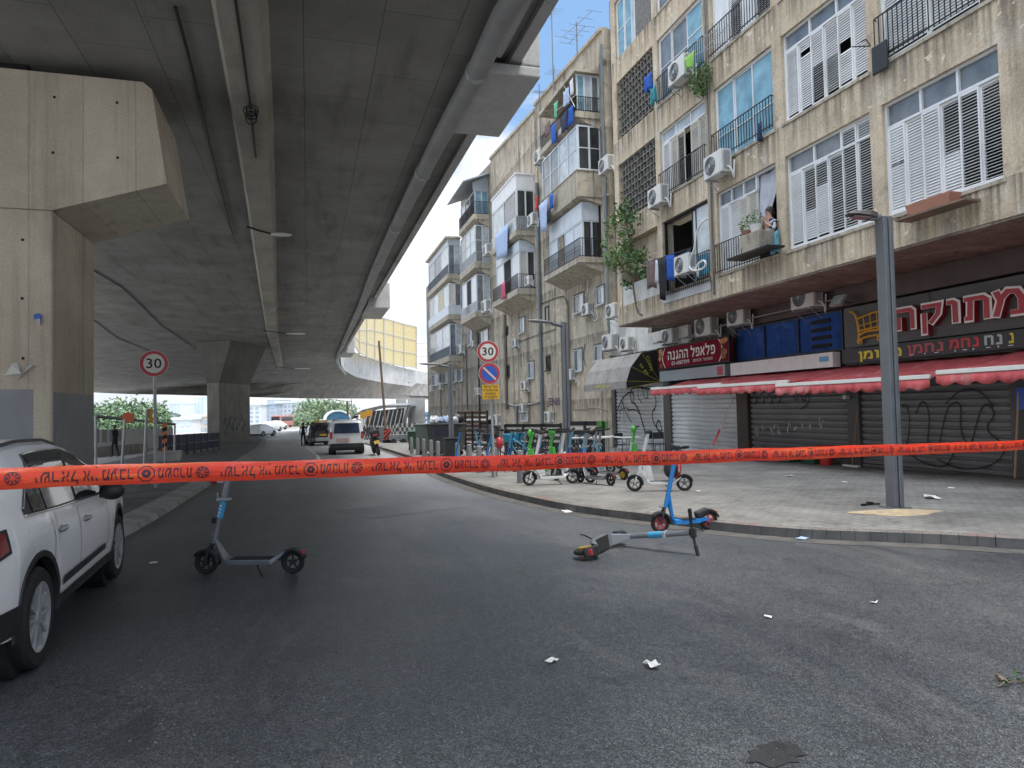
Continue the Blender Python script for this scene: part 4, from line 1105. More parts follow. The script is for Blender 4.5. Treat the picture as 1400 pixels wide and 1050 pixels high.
cloth(lx(763, 136), lx(757, 142), .8, mCLOTHGR, 'green towel on the top balcony line', name='towel')
cloth(lx(783, 143), lx(778, 148), .9, mCLOTHB, 'blue cloth over the top balcony rail, near end', name='towel')
cloth(lx(775, 150), lx(768, 160), .9, mCLOTHN, 'navy cloth over the middle of the top balcony rail', name='towel')
cloth(lx(760, 165), lx(753, 174), 1.0, mCLOTHB, 'blue cloth over the far end of the top balcony rail', name='towel')
cloth(lx(752, 162), lx(745, 172), .7, mCLOTHG, 'grey brown rag at the far end of the top balcony', name='rag')
mb = MB(); mb.tube([onx(789, 128, XF-.1), onx(775, 140, XF-.5), onx(760, 152, XF-.1)], .012, 5); mb.tube([onx(770, 115, XF), onx(786, 146, XF-.25)], .012, 5)
wthing(mb, 'drying_rack', mWCAB, 'white drying rack poles jutting from the top balcony', 'drying rack')
# laundry under the glazed balcony
cloth(lx(757, 262, XF-.25), lx(751, 268, XF-.25), .75, mCLOTHB, 'blue shorts with a red hem hung outside the glazed balcony', name='shorts')
cloth(lx(748, 270, XF-.25), lx(737, 281, XF-.25), 1.6, mCLOTHLB, 'long pale blue shirt hung outside the glazed balcony', name='shirt')
cloth(lx(735, 265, XF-.25), lx(732, 270, XF-.25), .8, mRED, 'red and black top at the far end of the line outside the glazed balcony', name='shirt')
cloth(lx(752, 284, XF-.22), lx(748, 289, XF-.22), .7, mCLOTHD, 'black trousers between the blue shorts and the long pale shirt', name='trousers')
# ---- stack 2
ya2, yb2 = Yf(707), Yf(673); cx = 707
z = lambda py: zf(cx, py)
slab(hC, ya2, yb2, z(409), z(394)); brail(hC, ya2, yb2, z(394), z(374))
glazing(hC, ya2, yb2, z(394)+.02, z(326), 3, 2, [mWHT, mDARKW, mWHT], mWHTB, .3, (), .65, mWHTB, side=[mSLATO, mGLD])
slab(hC, ya2, yb2, z(326), z(312))
mb = MB(); za, zb = z(312), z(294)
mb.box(XF+.02, XF+.05, ya2+.02, yb2, za, zb); mb.box(XF+.05, XW, ya2+.02, ya2+.05, za, zb); mb.build('glass_balustrade', M_glass('milky_balustrade', (.30, .33, .35), .2), hC)
brail(hC, ya2-.03, yb2, za, zb+.02, mALU)
glazing(hC, ya2, yb2, za+.02, z(234), 2, 2, [mGLG, mGLW], mWHT, .12, (), .95, mWHT, side=[mGLD, mGLD])
mb = MB(); mb.box(XF+.0, XW, ya2+.0, yb2, z(234)+.003, z(234)+.1); mb.build('balcony_roof', mWHT, hC)
cloth(lx(694, 304, XF-.15), lx(677, 322, XF-.15), 1.9, mCLOTHLB, 'big pale blue sheet over the milky glass balustrade', name='sheet', n=12)
cloth(lx(690, 384, XF-.15), lx(686, 388, XF-.15), 1.1, mPINK, 'pink cloth over the railing of the lowest balcony of the second house', name='towel')
# ---- stack 3
ya3, yb3 = Yf(649), Yf(628.5); cx = 649
slab(hD, ya3, yb3, z(439), z(426))
brail(hD, ya3, yb3, z(426), z(412), mALU)
glazing(hD, ya3, yb3, z(426)+.02, z(374), 3, 2, [mWHT, mDARKW, mWHT], mWHTB, .2, (), 0, side=[mGLG, mGLW])
slab(hD, ya3, yb3, z(372), z(358)); brail(hD, ya3, yb3, z(358), z(343), mALU)
glazing(hD, ya3, yb3, z(358)+.02, z(305), 3, 2, [mGLW, mGLW, mGLG], mWHTB, .15, (.6,), 0, side=[mGLG, mGLW])
slab(hD, ya3, yb3, z(303), z(290)); brail(hD, ya3, yb3, z(290), z(272))
glazing(hD, ya3, yb3, z(290)+.02, z(256), 3, 2, [mGLD, mGLG, mGLW], mWHTB, .2, (), 0, side=[mGLB, mGLB])
mb = MB(); zr = z(245)
mb.hexa([(XF-.9, ya3-.5, zr-.2), (XW+.3, ya3-.5, zr+.75), (XW+.3, yb3+.5, zr+.75), (XF-.9, yb3+.5, zr-.2)], [(XF-.9, ya3-.5, zr-.1), (XW+.3, ya3-.5, zr+.85), (XW+.3, yb3+.5, zr+.85), (XF-.9, yb3+.5, zr-.1)])
mb.add([(XF, ya3+.1, z(257)), (XW, ya3+.1, z(257)), (XW, ya3+.1, zr+.62), (XF, ya3+.1, zr+.0)], [(0, 1, 2, 3)])
mb.build('tin_roof', M('tin_sheet', (.42, .47, .52), .5, .3, .15, 1, dirt=.4, world=True), hD)
# ---- stack 4
ya4, yb4 = Yf(612), Yf(584.5); cx = 612
slab(hE, ya4, yb4, z(500), z(487)); brail(hE, ya4, yb4, z(487), z(474), mGREYM)
glazing(hE, ya4, yb4, z(487)+.02, z(443), 3, 2, [mGLW, mGLW, mGLG], mWHTB, .15, (), 0, side=[mGLG, mGLW])
slab(hE, ya4, yb4, z(442), z(430)); mb = MB(); mb.box(XF+.02, XF+.06, ya4, yb4, z(430), z(418.5)); mb.box(XF+.06, XW, ya4, ya4+.04, z(430), z(418.5)); mb.build('balcony_parapet', mWHTB, hE)
glazing(hE, ya4, yb4, z(418), z(387), 4, 2, [mGLW, M('curtain_cream', (.55, .5, .35), .8), mGLW, mGLG], mWHTB, .15, (), 0, side=[mSLATO, mGLG])
slab(hE, ya4, yb4, z(386), z(374)); brail(hE, ya4, yb4, z(374), z(361), mGREYM)
glazing(hE, ya4, yb4, z(374)+.02, z(325), 3, 2, [mGLW, mGLD, mGLG], mWHTB, .15, (), 0.5, side=[mGLG, mGLW])
mb = MB(); mb.box(XF-.2, XW, ya4-.2, yb4, z(325)+.01, z(325)+.2); mb.build('balcony_roof', mSLAB, hE)
# ---- small windows on the bare wall, drainpipes
def wwin(h, x0, y0, x1, y1, open_=0, bare=False):
    a = onx(x0, y0, XW); b = onx(x1, y1, XW); c0 = onx(x0, y1, XW); d0_ = onx(x1, y0, XW)
    ya_, yb_ = a.y, b.y; zt_ = (a.z+d0_.z)/2; zb_ = (b.z+c0.z)/2
    mb = MB(); frame_rect(mb, ya_, yb_, zb_, zt_, XW-.02, .045 if not bare else .03, .07)
    if not bare: mb.box(XW-.06, XW+.03, (ya_+yb_)/2-.03, (ya_+yb_)/2+.03, zb_+.07, zt_-.07)
    mb.box(XW-.14, XW-.071, yb_-.08, ya_+.08, zb_-.07, zb_-.003)
    w_ = mb.build('window', mFRAMEG if not bare else mDARKW, h)
    m3 = MB(); frame_rect(m3, ya_+.09, yb_-.09, zb_-.004, zt_+.10, XW-.01, .085, .03); m3.build('recess_shade_border', mRECSHADE, w_)  # flat dark border painted for the shade of a recess the wall lacks
    m_ = (ya_+yb_)/2
    m2 = MB(); m2.box(XW-.015, XW-.005, m_, ya_-.03, zb_+.03, zt_-.03); m2.build('pane', mGLD if (open_ or bare) else mGLG, w_)
    m2 = MB(); m2.box(XW-.03, XW-.02, yb_+.03, m_, zb_+.03, zt_-.03); m2.build('pane', mGLD if bare else mGLW, w_)
for q in ((785, 403, 799, 427, 1), (816, 392, 827, 416), (745.5, 420, 751, 439, 0, True), (785, 478, 797, 507), (813, 472, 824, 493), (747, 487, 753, 506, 0, True)): wwin(hB, *q)
for q in ((710, 435, 718, 455), (722, 495, 731, 517), (713, 566, 723, 575), (690, 448, 695, 458, 0, True), (693, 500, 697, 515, 0, True)): wwin(hC, *q)
for q in ((640, 452, 646, 472), (655, 452, 668, 470), (627.5, 504, 633, 521)): wwin(hD, *q)
for q in ((590, 512, 600, 527), (604, 508, 615, 524), (618, 506, 626, 522)): wwin(hE, *q)
def dpipe(h, px, y0, y1, r, mt, off=.1, n=8):
    P = [onx(px+(.023*(y-480)), y, XW-off) for y in (y1, y0)]
    y_ = (P[0].y+P[1].y)/2
    mb = MB(); mb.tube([(XW-off, y_, P[0].z), (XW-off, y_, P[1].z)], r, n)
    for k in range(4): 
        zz = P[0].z+(P[1].z-P[0].z)*(k+.5)/4; mb.cyl((XW-off, y_, zz-.04), (XW-off, y_, zz+.04), r*1.25, n=n)
    mb.build('drainpipe', mt, h, smooth=True)
dpipe(hC, 739, 250, 580, .11, mPIPEB, .15); dpipe(hB, 778, 412, 580, .05, mPIPEC); dpipe(hB, 832, 60, 470, .07, mPIPEB, .1)
dpipe(hC, 691, 430, 560, .10, mPIPEC, .12); dpipe(hD, 654, 455, 575, .06, mBLK); dpipe(hD, 637, 470, 560, .06, mPIPEC); dpipe(hE, 601, 500, 575, .05, mPIPEC)
dpipe(hC, 704.5, 555, 582, .08, mPIPEB, .12)
def wallcable(h, pts, r=.02, mt=None, name='cable', X=XW-.04):
    mb = MB(); mb.tube(smooth_path([onx(px, py, X) for px, py in pts], 2), r, 5); mb.build(name, mt or mCABLE, h)
wallcable(hB, [(739, 416), (760, 407), (772, 404), (776, 418)], .025, mBLK); wallcable(hC, [(700, 472), (725, 461), (760, 450)], .02, mBLK)
wallcable(hC, [(690, 550), (706, 556), (728, 552), (738, 549)], .06, mLGM, 'wall_pipe'); wallcable(hB, [(781, 558), (795, 560), (810, 556), (830, 561)], .02, mCABLE)
wallcable(hB, [(808, 430), (812, 440), (818, 436), (815, 425)], .02, mWCAB); wallcable(hB, [(803, 380), (804, 400), (800, 412)], .012, mWCAB); wallcable(hB, [(800, 470), (797, 485), (800, 500)], .025, mPIPEC)
# rooftop water tank, antennas
def antenna(px, py0, py1, Y, label, els):
    X = XW+1.0; a = ony(px, py0, Y); b = ony(px, py1, Y)
    mb = MB(); mb.tube([(a.x, Y, b.z-.5), (a.x, Y, a.z)], .03, 6)
    for f, L, tilt in els:
        zz = b.z+(a.z-b.z)*f; mb.tube([(a.x-.1, Y-L, zz-tilt*L), (a.x+.1, Y+L, zz+tilt*L)], .016, 5)
        for k in range(5): yk = Y-L+2*L*k/4; mb.tube([(a.x-.4, yk, zz+tilt*(yk-Y)), (a.x+.4, yk, zz+tilt*(yk-Y))], .01, 4)
    wthing(mb, 'antenna', mGREYM, label, 'antenna', 'television antennas on the roofs')
antenna(788, 30, 70, 31.5, 'antenna with crossing bars on the roof nearest the beige block', [(.9, 2.2, .25), (.55, 1.3, .2)])
antenna(754, 15, 120, 36, 'tall bare antenna mast beside the viaduct edge', [(.97, .9, .3)])
antenna(757, 90, 112, 37.2, 'short stub antenna behind the tall mast', [(.6, .5, .2)])
antenna(737, 115, 225, 39, 'thin mast between the first and second balcony houses', [(.9, .4, .3)])
mb = MB(); c = Vector((XW+1.6, 33.2, zw(800, 59)-.3)); mb.lathe(c, (0, 0, 1), [(.5, 0), (.5, .9), (.38, 1.05), (.0, 1.1)], 20); wthing(mb, 'water_tank', mWHT, 'white round water tank on the roof behind the antenna', 'water tank', smooth=True)
# JENIS tag on the wall
gm = M('spray_purple', (.07, .03, .08), .7, 0, .3, 5)
mb = MB(); o_ = onx(749, 557, XW-.012); u_ = onx(766, 557, XW-.012)-o_; u_.x = 0; v_ = Vector((0, 0, onx(749, 544, XW).z-onx(749, 557, XW).z))
put_text(mb, 'JENIS', o_, u_+Vector((0, 0, .0)), v_, wgt=.02); mb.build('graffiti', gm, hB)
# ------------------------------------------------------------------ air conditioners
def make_ac():
    """local: back to +x wall at x=0, front faces -x, width along y, base z=0"""
    t = thing('air_conditioner', 'x', 'air conditioner', group='air conditioner units on the facades')
    mb = MB(); mb.box(-.36, -.06, -.42, .42, 0, .58); cs_ = mb.build('casing', mACC, t, bev=.018)
    mb = MB(); mb.box(-.30, -.12, -.424, -.42, .05, .53); mb.build('side_vent', mLGM, cs_)
    g = MB(); c = (-.364, .1, .29)
    g.cyl((-.363, .1, .29), (-.357, .1, .29), .24, n=24)
    gr_ = g.build('fan_grille', mACG, t)
    g = MB()
    for r in (.23, .185, .14, .095): g.torus((-.372, .1, .29), (1, 0, 0), r, .006, 24, 4)
    for k in range(6): a = PI*k/6; g.cyl((-.372, .1+.23*math.cos(a), .29+.23*math.sin(a)), (-.372, .1-.23*math.cos(a), .29-.23*math.sin(a)), .004, n=4)
    g.cyl((-.38, .1, .29), (-.366, .1, .29), .05, n=12); g.build('guard', mLGM, gr_)
    for y in (-.3, .3): g = MB(); g.box(-.40, -.0, y-.02, y+.02, -.05, -.003); g.tube([(-.36, y, -.04), (0, y, -.3)], .012, 4); g.build('bracket', mLGM, t)
    g = MB(); g.tube(smooth_path([Vector(p) for p in ((-.2, -.425, .12), (-.2, -.50, .10), (-.15, -.56, -.02), (-.08, -.5, -.2), (-.03, -.45, -.05), (0, -.44, .3))], 2), .022, 6); g.build('hose', mWCAB, t)
    return t
AC = Stamp(make_ac())
def ac(px, py, X, label, s=1.0, back=None, rot=0.0):
    """centre of the unit at the pixel, on plane X (its mid depth)"""
    p = onx(px, py, X)
    return AC((p.x+.2*s, p.y, p.z-.29*s), rot, label, scale=s)
ac(931, 97, XA-.33, 'air conditioner on the third floor railing with green cloth on top', 1.15)
ac(981, 226, XA-.33, 'air conditioner below the three blue panes, hung on the railing', 1.1)
ac(900, 269, XA-.33, 'air conditioner under the second floor window beside the breeze block screen', 1.05)
ac(937, 362, XA-.35, 'air conditioner with a looping white hose on the first floor railing', 1.0)
ac(1103, 406, XS-.4, 'air conditioner hung under the soffit above the blue shop window', 1.12)
ac(1010, 432, XS-.4, 'cream air conditioner with a big square grille under the soffit, above the maroon wall', 1.05)
ac(966, 446, XS-.4, 'air conditioner right above the dark red shop sign', 1.2)
ac(916, 460, XS-.35, 'dim air conditioner in the shade left of the dark red shop sign', 1.0)
ac(834, 468, XS-.3, 'larger of the two air conditioners on top of the grey awning', 1.25)
ac(857, 470, XS-.3, 'smaller of the two air conditioners on top of the grey awning', 1.0)
ac(803, 423, XW-.2, 'air conditioner under the open small window on the first balcony house')
ac(838, 425, XW-.45, 'air conditioner box against the corner of the beige block', 1.1)
ac(705, 469, XW-.2, 'air conditioner under the topmost small window of the second house')
ac(718, 527, XW-.2, 'air conditioner under the middle small window of the second house')
ac(780, 512, XW-.2, 'air conditioner behind the lamp post beside the low small window')
ac(751, 570, XW-.2, 'air conditioner low on the wall below the purple graffiti', 1.1)
ac(715, 558, XW-.2, 'air conditioner above the lowest small window of the second house')
ac(654, 535, XW-.2, 'air conditioner left of the yellow street sign plate', 1.0)
ac(662, 574, XW-.2, 'air conditioner next to the grey tin canopy near the ground', 1.4)
ac(680, 574, XW-.2, 'air conditioner low behind the sign pole near the ground', 1.4)
ac(738, 214, XW-.3, 'air conditioner between the two nearest balcony stacks, at glazed balcony height', 1.3)
ac(728, 301, XF-.0, 'air conditioner on the side of the milky glass balcony', 1.15)
ac(829, 226, XW-.5, 'air conditioner box beside the blue grey corner drainpipe, high up', 1.2)
ac(665, 419, XF-.0, 'air conditioner on the lowest balcony of the tin roofed stack', 1.5)
ac(631, 477, XW-.3, 'air conditioner on the lowest balcony of the last stack', 1.4)
ac(603, 528, XW-.2, 'air conditioner under the far end windows, left one of two', 1.2)
ac(619, 528, XW-.2, 'air conditioner under the far end windows, right one of two', 1.2)
ac(590, 531, XW-.2, 'air conditioner at the far corner of the last house', 1.2)
ac(666, 342, XF-.0, 'air conditioner on the middle balcony of the tin roofed stack', 1.3)
ac(647.5, 470, XW-.2, 'slim air conditioner box left of the round speed sign', .9)
ac(723, 384, XF-.0, 'air conditioner on the lowest railed balcony of the second house', .9)
# looping white hose
P = [onx(px, py, XA-.45) for px, py in ((968, 298), (957, 306), (951, 322), (950, 340), (944, 352), (942, 366), (950, 371), (962, 367), (966, 360), (962, 355), (954, 361), (951, 368))]
mb = MB(); mb.tube(smooth_path(P, 2), .032, 8)
wthing(mb, 'hose', mWCAB, 'thick white hose looping over the first floor air conditioner', 'hose', smooth=True)
# ------------------------------------------------------------------ plants and laundry on A
def leafy(mb, c, rad, n, size, mi=(0,), flat=.7, up=.2):
    for _ in range(n):
        d = Vector((random.gauss(0, 1), random.gauss(0, 1), random.gauss(0, 1)*flat)).normalized()*rad*random.random()**.4
        p = Vector(c)+d; a = Vector((random.gauss(0, 1), random.gauss(0, 1), random.gauss(up, .8))).normalized(); b = a.orthogonal().normalized()
        b = (Matrix.Rotation(random.uniform(0, 6.28), 3, a) @ b); s = size*random.uniform(.6, 1.3); cc = a.cross(b)
        mb.add([p-b*s, p+cc*s*.45+a*s*.12, p+b*s, p-cc*s*.45+a*s*.12], [(0, 1, 2, 3)], random.choice(mi))
t = thing('potted_tree', 'leggy green tree growing out over the white tiled parapet at the block corner', 'plant', onx(872, 427, XA-.05))
tp = [onx(px, py, XA-.15) for px, py in ((878, 431), (871, 427), (866, 395), (863, 365), (860, 330), (857, 305), (855, 288))]
mb = MB(); mb.tube(smooth_path(tp, 1), .035, 6, rs=None); 
for a, b in ((tp[3], (845, 345)), (tp[3], (880, 352)), (tp[4], (838, 325)), (tp[5], (836, 305)), (tp[2], (858, 390))): mb.tube([a, onx(b[0], b[1], XA-.3)], .015, 5)
mb.build('trunk', mBARK, t, smooth=True)
mb = MB()
for px, py, r, n in ((853, 283, .38, 60), (862, 298, .42, 80), (846, 297, .35, 60), (836, 308, .3, 40), (830, 322, .25, 30), (856, 318, .3, 50), (848, 345, .5, 110), (835, 352, .4, 70), (864, 352, .4, 70), (876, 350, .35, 60), (868, 367, .35, 50), (842, 362, .4, 60), (856, 335, .35, 50), (857, 388, .22, 26), (826, 335, .15, 16), (878, 372, .25, 30)):
    leafy(mb, onx(px, py, XA-.35+random.uniform(-.2, .2)), r, int(n*1.4), .085, (0, 0, 0, 1) if px > 850 else (0, 1, 1))
mb.build('crown', [mLEAF, mLEAF2], t)
t = thing('hanging_plant', 'bushy dark green plant spilling beside the third floor air conditioner', 'plant', onx(958, 105, XA-.2))
mb = MB()
for px, py, r in ((962, 95, .28), (955, 105, .32), (961, 115, .3), (952, 118, .25), (958, 125, .2)): leafy(mb, onx(px, py, XA-.25), r, 110, .05, (0, 0, 1), 1.0)
mb.build('foliage', [mLEAF, mLEAF2], t); mb = MB(); p = onx(958, 112, XA-.2); mb.lathe(p-Vector((0, 0, .15)), (0, 0, 1), [(.09, 0), (.13, .2), (.12, .2)], 14); mb.build('pot', mRUST, t)
xo = XA-.4
def ax(px, py, X=xo): return onx(px, py, X)
cloth(ax(884, 357), ax(895, 353), .95, mCLOTHG, 'grey brown trousers on the first floor line, nearest the tree', group='laundry hung below the first floor window', name='trousers')
cloth(ax(896, 355), ax(899, 353), .8, mCLOTHW, 'narrow white cloth on the first floor line beside the grey brown trousers', group='laundry hung below the first floor window', name='towel')
cloth(ax(898, 354), ax(910, 349), 1.35, mCLOTHD, 'long black trousers on the first floor line', group='laundry hung below the first floor window', name='trousers')
cloth(ax(908, 349), ax(921, 345), .85, mCLOTHB, 'bright blue shirt on the first floor line', group='laundry hung below the first floor window', name='shirt')
cloth(ax(922, 350), ax(944, 340), .33, mCLOTHN, 'navy patterned cloth laid over the first floor railing', group='laundry hung below the first floor window', name='towel')
cloth(ax(881, 106), ax(890, 97), .55, mCLOTHB, 'blue bag caught on a pole by the breeze block screen', name='bag', group='cloths on the poles by the breeze block screen')
cloth(ax(890, 122), ax(896, 115), .55, M('teal_cloth', (.04, .26, .30), .8), 'teal rag hanging just under the blue bag by the breeze block screen', name='rag', group='cloths on the poles by the breeze block screen')
cloth(ax(935, 80, XA-.5), ax(949, 68, XA-.5), .42, M('lime_cloth', (.26, .52, .10), .8), 'lime green cloth draped over the third floor air conditioner', name='towel', group='cloths on the railings')
cloth(ax(1035, 168, XA-.1), ax(1041, 166, XA-.1), .5, mCLOTHN, 'small dark garment pegged to the railing of the blue panes', name='garment', group='cloths on the railings')
mb = MB(); mb.tube([ax(879, 112), ax(893, 98, XA-.05)], .012, 5); mb.tube([ax(897, 140, XA-.05), ax(888, 118)], .012, 5); mb.tube([ax(880, 360), ax(946, 338)], .008, 4); mb.tube([ax(880, 361, XA-.55), ax(946, 339, XA-.55)], .008, 4)
wthing(mb, 'clothes_line', mBLK, 'thin clothes lines and poles below the first floor window', 'clothes line')
mb = MB()
for p_ in (((945, 60), (982, 40)), ((960, 70), (1000, 30)), ((950, 75), (1010, 48))): mb.tube([ax(*p_[0], XA-.5), ax(*p_[1], XA-.05)], .014, 5)
wthing(mb, 'drying_rack', mLGM, 'folded metal drying rack poles jutting beside the third floor railing', 'drying rack')
t = thing('folding_chair', 'black folding chair hooked at the end of the second floor balcony railing', 'chair', onx(1201, 90, XA-.15))
mb = MB(); p = onx(1203, 79, XA-.14); mb.box(p.x-.03, p.x+.03, p.y-.2, p.y+.2, p.z-.3, p.z+.3); mb.build('seat', mBLKP, t, bev=.05)
mb = MB(); mb.tube([onx(1165, 64, XA-.5), onx(1190, 63, XA-.1)], .012, 5); mb.tube([onx(1172, 60, XA-.5), onx(1184, 54, XA-.35), onx(1190, 62, XA-.1)], .012, 5); mb.build('frame', mBLK, t)
# planter box, pots, woman at the window
t = thing('planter', 'pale concrete planter box on brackets under the open window', 'planter', onx(1040, 335, XA-.3))
a, b = onx(1017, 325, XA-.38), onx(1046, 313, XA-.38); zt_, zb_ = onx(1035, 318, XA-.38).z, onx(1035, 343, XA-.38).z
mb = MB(); mb.hexa([(XA-.5, b.y+.1, zb_), (XA-.1, b.y+.1, zb_), (XA-.1, a.y-.1, zb_), (XA-.5, a.y-.1, zb_)], [(XA-.56, b.y, zt_), (XA-.08, b.y, zt_), (XA-.08, a.y, zt_), (XA-.56, a.y, zt_)]); mb.build('box', mSLAB, t, bev=.02)
mb = MB(); mb.box(XA-.6, XA-.08, b.y-.35, a.y+.5, zb_-.05, zb_-.003); mb.build('shelf', mBLK, t)
def pot(px, py, X, r, h, mt, lab, col):
    p = onx(px, py, X); p.z = zt_
    t = thing('flower_pot', lab, 'plant', p, group='pots on the planter box')
    mb = MB(); mb.lathe(p, (0, 0, 1), [(r*.7, 0.003), (r, h), (r*.85, h), (r*.7, h*.8)], 16); mb.build('pot', mt, t, smooth=True)
    mb = MB(); leafy(mb, p+Vector((0, .04, h+r*.9)), r*1.45, 110, .042, col, 1.0); mb.build('foliage', [mLEAF, mLEAF2], t)
pot(1034, 312, XA-.3, .17, .24, mACC, 'white pot with a tall leafy plant on the planter box, nearest the woman', (0, 0, 1)); pot(1023, 317, XA-.3, .17, .16, M('terracotta', (.26, .13, .09), .8), 'terracotta pot with bright green leaves on the planter box, away from the woman', (0, 1, 1))
t = thing('window_box', 'long terracotta window box on a tilted board under the rightmost shutters', 'planter', onx(1270, 285, XA-.2))
a, b = onx(1241, 288, XA-.3), onx(1303, 272, XA-.3); zz = (onx(1270, 288, XA-.3).z)
mb = MB(); mb.hexa([(XA-.34, b.y+.05, zz), (XA-.1, b.y+.05, zz), (XA-.1, a.y-.05, zz), (XA-.34, a.y-.05, zz)], [(XA-.38, b.y, zz+.22), (XA-.08, b.y, zz+.22), (XA-.08, a.y, zz+.22), (XA-.38, a.y, zz+.22)]); mb.build('trough', M('terracotta_pale', (.42, .20, .14), .8, 0, .12, 5, dirt=.3), t, bev=.015)
mb = MB(); mb.box(XA-.42, XA-.02, b.y-.3, a.y+.2, zz-.04, zz-.003); mb.build('board', mWOOD, t)

# -- people ------------------------------------------------------------------------------------------------
def skin_body(joints, edges, name, mats, parent=None, sub=2, cut=None, cols=None):
    """joints: list of (x,y,z,r); first is the root; returns evaluated mesh object"""
    me = bpy.data.meshes.new('s'); me.from_pydata([j[:3] for j in joints], edges, [])
    o = bpy.data.objects.new('s', me); COL.objects.link(o)
    md = o.modifiers.new('skin', 'SKIN'); md.use_smooth_shade = True
    sv = me.skin_vertices[0].data
    for i, j in enumerate(joints): r = j[3]; sv[i].radius = (r if not isinstance(r, tuple) else r[0], r if not isinstance(r, tuple) else r[1]); sv[i].use_root = (i == 0)
    s = o.modifiers.new('sub', 'SUBSURF'); s.levels = sub; s.render_levels = sub
    dg = bpy.context.evaluated_depsgraph_get(); m2 = bpy.data.meshes.new_from_object(o.evaluated_get(dg))
    bpy.data.objects.remove(o); bpy.data.meshes.remove(me)
    m2.name = name
    m2.materials.clear()
    for mt in mats: m2.materials.append(mt)
    for p in m2.polygons:
        p.use_smooth = True; p.material_index = cols(p.center) if cols else 0
    ob = bpy.data.objects.new(name, m2); COL.objects.link(ob)
    if parent is not None: ob.parent = parent; WM[ob.name] = WM[parent.name]
    return ob
def walker(loc, rotz, label, top, legs, skin, hair, stride=.22, h=1.74, arm=None, group=None):
    k = h/1.74
    t = thing('person', label, 'person', loc, rotz, group)
    s = stride
    J = [(0,0,.95,.125), (0,0,1.12,.125), (0,.0,1.32,(.165,.11)), (0,0,1.45,.09), (0,.0,1.52,.05), (0,.015,1.60,.085), (0,.02,1.68,.082),
         (-.09,0,.9,.095), (-.10,s*.55,.50,.062), (-.10,s*.35-.0,.10,.042), (-.10,s*.35+.14,.035,.035),
         (.09,0,.9,.095), (.10,-s*.2,.50,.062), (.10,-s*.9,.11,.042), (.10,-s*.9+.13,.04,.035),
         (-.19,0,1.42,.055), (-.24,-.06,1.15,.042), (-.23,.08,.92,.032), (-.22,.11,.83,.034),
         (.19,0,1.42,.055), (.25,.0,1.15,.042), (.23,.14,.95,.032), (.22,.18,.86,.034)]
    E_ = [(0,1),(1,2),(2,3),(3,4),(4,5),(5,6),(0,7),(7,8),(8,9),(9,10),(0,11),(11,12),(12,13),(13,14),(3,15),(15,16),(16,17),(17,18),(3,19),(19,20),(20,21),(21,22)]
    J = [(x*k, y*k, z*k, tuple(q*k for q in r) if isinstance(r, tuple) else r*k) for x, y, z, r in J]
    def cols(c):
        z = c.z/k
        if z > 1.49: return 2
        if abs(c.x/k) > .17 and z < 1.12 and z > .75: return 2
        return 0 if z > .97 else (1 if z > .07 else 3)
    skin_body(J, E_, 'body', [top, legs, skin, mBLKP], t, 2, cols=cols)
    mb = MB(); mb.ball(Vector((0, -.012*k, 1.685*k)), .1*k, 12, 0, (.9, 1.0, .95)); mb.v = [WM[t.name] @ p for p in mb.v]; mb.build('hair', hair, t, smooth=True)
    return t
# woman leaning at the window: torso, folded arms with hands at the chin
wp = onx(1056, 320, XA+.02)
t = thing('person', 'woman in a patterned navy top leaning at the open window, hands at her chin', 'person', (wp.x, wp.y, 5.55))
zb = 5.55
hd = onx(1051, 290, XA-.06); hz0 = hd.z-zb
L = WM[t.name].inverted()
hl = L @ hd
J = [(0,0,.0,.17), (0,0,.25,.165), (-.03,0,.5,(.19,.13)), (-.05,0,hz0-.24,.085), (hl.x,hl.y,hz0-.13,.055), (hl.x,hl.y,hz0,.092), (hl.x+.005,hl.y,hz0+.07,.085),
     (-.04,.19,hz0-.30,.065), (-.12,.26,hz0-.50,.05), (-.22,.10,hz0-.32,.038), (-.22,.05,hz0-.19,.032),
     (-.04,-.19,hz0-.30,.065), (-.13,-.25,hz0-.50,.05), (-.22,-.07,hz0-.32,.038), (-.21,.0,hz0-.2,.032)]
E_ = [(0,1),(1,2),(2,3),(3,4),(4,5),(5,6),(3,7),(7,8),(8,9),(9,10),(3,11),(11,12),(12,13),(13,14)]
mPAT, ntp, bp0 = _new('patterned_cloth'); vo = N(ntp, 'ShaderNodeTexVoronoi'); vo.inputs['Scale'].default_value = 9; ntp.links.new(coords(ntp), vo.inputs['Vector'])
ntp.links.new(ramp(ntp, vo.outputs['Color'], [(0.3, (.015, .02, .05)), (0.55, (.03, .05, .14)), (0.6, (.5, .5, .55))]), bp0.inputs['Base Color']); bp0.inputs['Roughness'].default_value = .85
ntp.nodes['Color Ramp'].color_ramp.interpolation = 'CONSTANT'
bd = skin_body(J, E_, 'body', [mPAT, mSKIN], t, 2, cols=lambda c: 1 if (c.z > hz0-.19 or (c.x < -.145 and c.z > hz0-.42)) else 0)
mb = MB(); mb.ball(hd+Vector((.03, 0, .035)), .115, 14, 0, (.95, 1.0, 1.05)); mb.ball(hd+Vector((.09, 0, -.03)), .085, 10); mb.build('hair', mHAIR, t, smooth=True)
mb = MB(); mb.ball(hd+Vector((-.092, 0, -.01)), .02, 8, 0, (1, .8, 1.4))
for sy in (-1, 1):
    mb.ball(hd+Vector((-.082, .034*sy, .022)), .013, 8, 1); mb.ball(hd+Vector((-.0, .092*sy, -.005)), .022, 8, 0, (.7, .4, 1.2))
mb.ball(hd+Vector((-.083, 0, -.055)), .018, 8, 2, (.5, 1.2, .4)); mb.build('face', [mSKIN, mINK, M('lips', (.35, .12, .10))], t, smooth=True)
